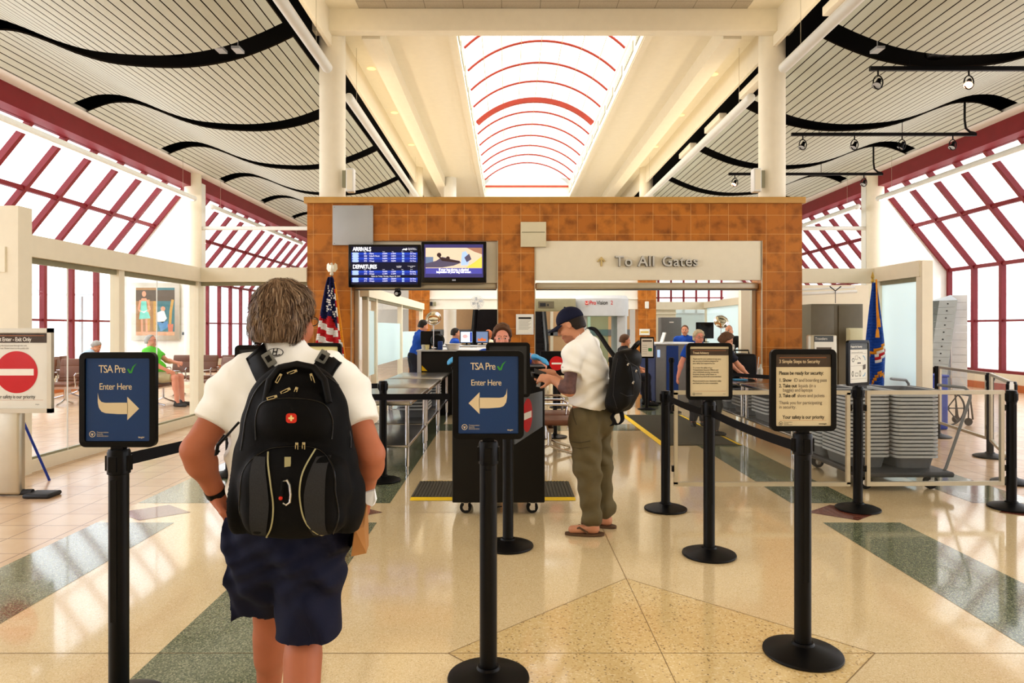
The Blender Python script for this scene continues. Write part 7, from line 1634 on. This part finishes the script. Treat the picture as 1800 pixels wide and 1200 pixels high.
# ================================================================== LIGHT AND CAMERA
w = bpy.data.worlds.new('sky'); bpy.context.scene.world = w; w.use_nodes = True
nt = w.node_tree; bg = nt.nodes['Background']; bg.inputs[0].default_value = (.93,.96,1,1); bg.inputs[1].default_value = 2.6
PW=.36
def area(name, loc, rot, sx, sy, power, col=(1,1,1)):
    l = bpy.data.lights.new(name,'AREA'); l.shape='RECTANGLE'; l.size=sx; l.size_y=sy; l.energy=power*PW; l.color=col
    o = bpy.data.objects.new(name,l); C.objects.link(o); o.location=loc; o.rotation_euler=rot; o.visible_glossy=False; return o
area('daylight_skylight',(AX,19,7.0),(0,0,0),3.0,14,900,(1,.98,.94))
for s,nm in ((-1,'left'),(1,'right')):
    # daylight falling through the sloped glazing and the upright windows
    area('daylight_slope_'+nm,(AX+s*10.4,9,4.5),(0,s*math.radians(52),0),2.6,26,1150,(.96,.98,1))
    area('daylight_window_'+nm,(AX+s*11.4,9,1.8),(0,s*math.radians(90),0),2.4,26,420,(.96,.98,1))
    area('daylight_slope_far_'+nm,(AX+s*10.4,27,4.5),(0,s*math.radians(52),0),2.6,13,500,(.96,.98,1))
    # warm uplights on the wave ceiling and the centre ceiling
    area('uplight_'+nm,(AX+s*3.26,17.6,5.72),(PI,0,0),.16,10.5,52,(1,.86,.62))
    area('uplight_front_'+nm,(AX+s*3.26,5.6,5.72),(PI,0,0),.16,9.5,60,(1,.86,.62))
    area('wave_uplight_'+nm,(AX+s*6.6,11,3.2),(PI,0,0),3,24,190,(1,.98,.95))
area('hall_fill',(AX,2.5,6.4),(0,0,0),5.5,9,480,(1,.94,.84))  # added overhead fill, no such lamps in view
area('hall_fill_rear',(AX,-4.2,3.6),(math.radians(-78)+PI,0,0) if False else (math.radians(78),0,0),9,4.5,330,(1,.95,.88))  # unseen fill panel behind the camera, brightens surfaces facing it
area('checkpoint_fill',(AX,16,3.4),(0,0,0),6,8,380,(1,.94,.85))  # added fill panel floating over the checkpoint
area('ceiling_wash',(AX,18,3.9),(PI,0,0),6,14,250,(1,.93,.80))
area('waiting_lamps',(-8,14,5.2),(0,0,0),4,10,200,(1,.96,.9))
cam = bpy.data.cameras.new('camera'); co = bpy.data.objects.new('camera',cam); C.objects.link(co)
cam.sensor_width = 36; cam.lens = 24; cam.shift_x = 7/1800; cam.shift_y = -22/1800; cam.clip_end = 300; cam.clip_start=.05
co.location = (0,0,EYE); co.rotation_euler = (PI/2,0,0)
sc = bpy.context.scene; sc.camera = co
sc.cycles.max_bounces=8; sc.cycles.diffuse_bounces=3; sc.cycles.glossy_bounces=3; sc.cycles.transparent_max_bounces=14
sc.view_settings.view_transform = 'Standard'; sc.view_settings.look = 'Medium High Contrast'; sc.view_settings.exposure = -0.12
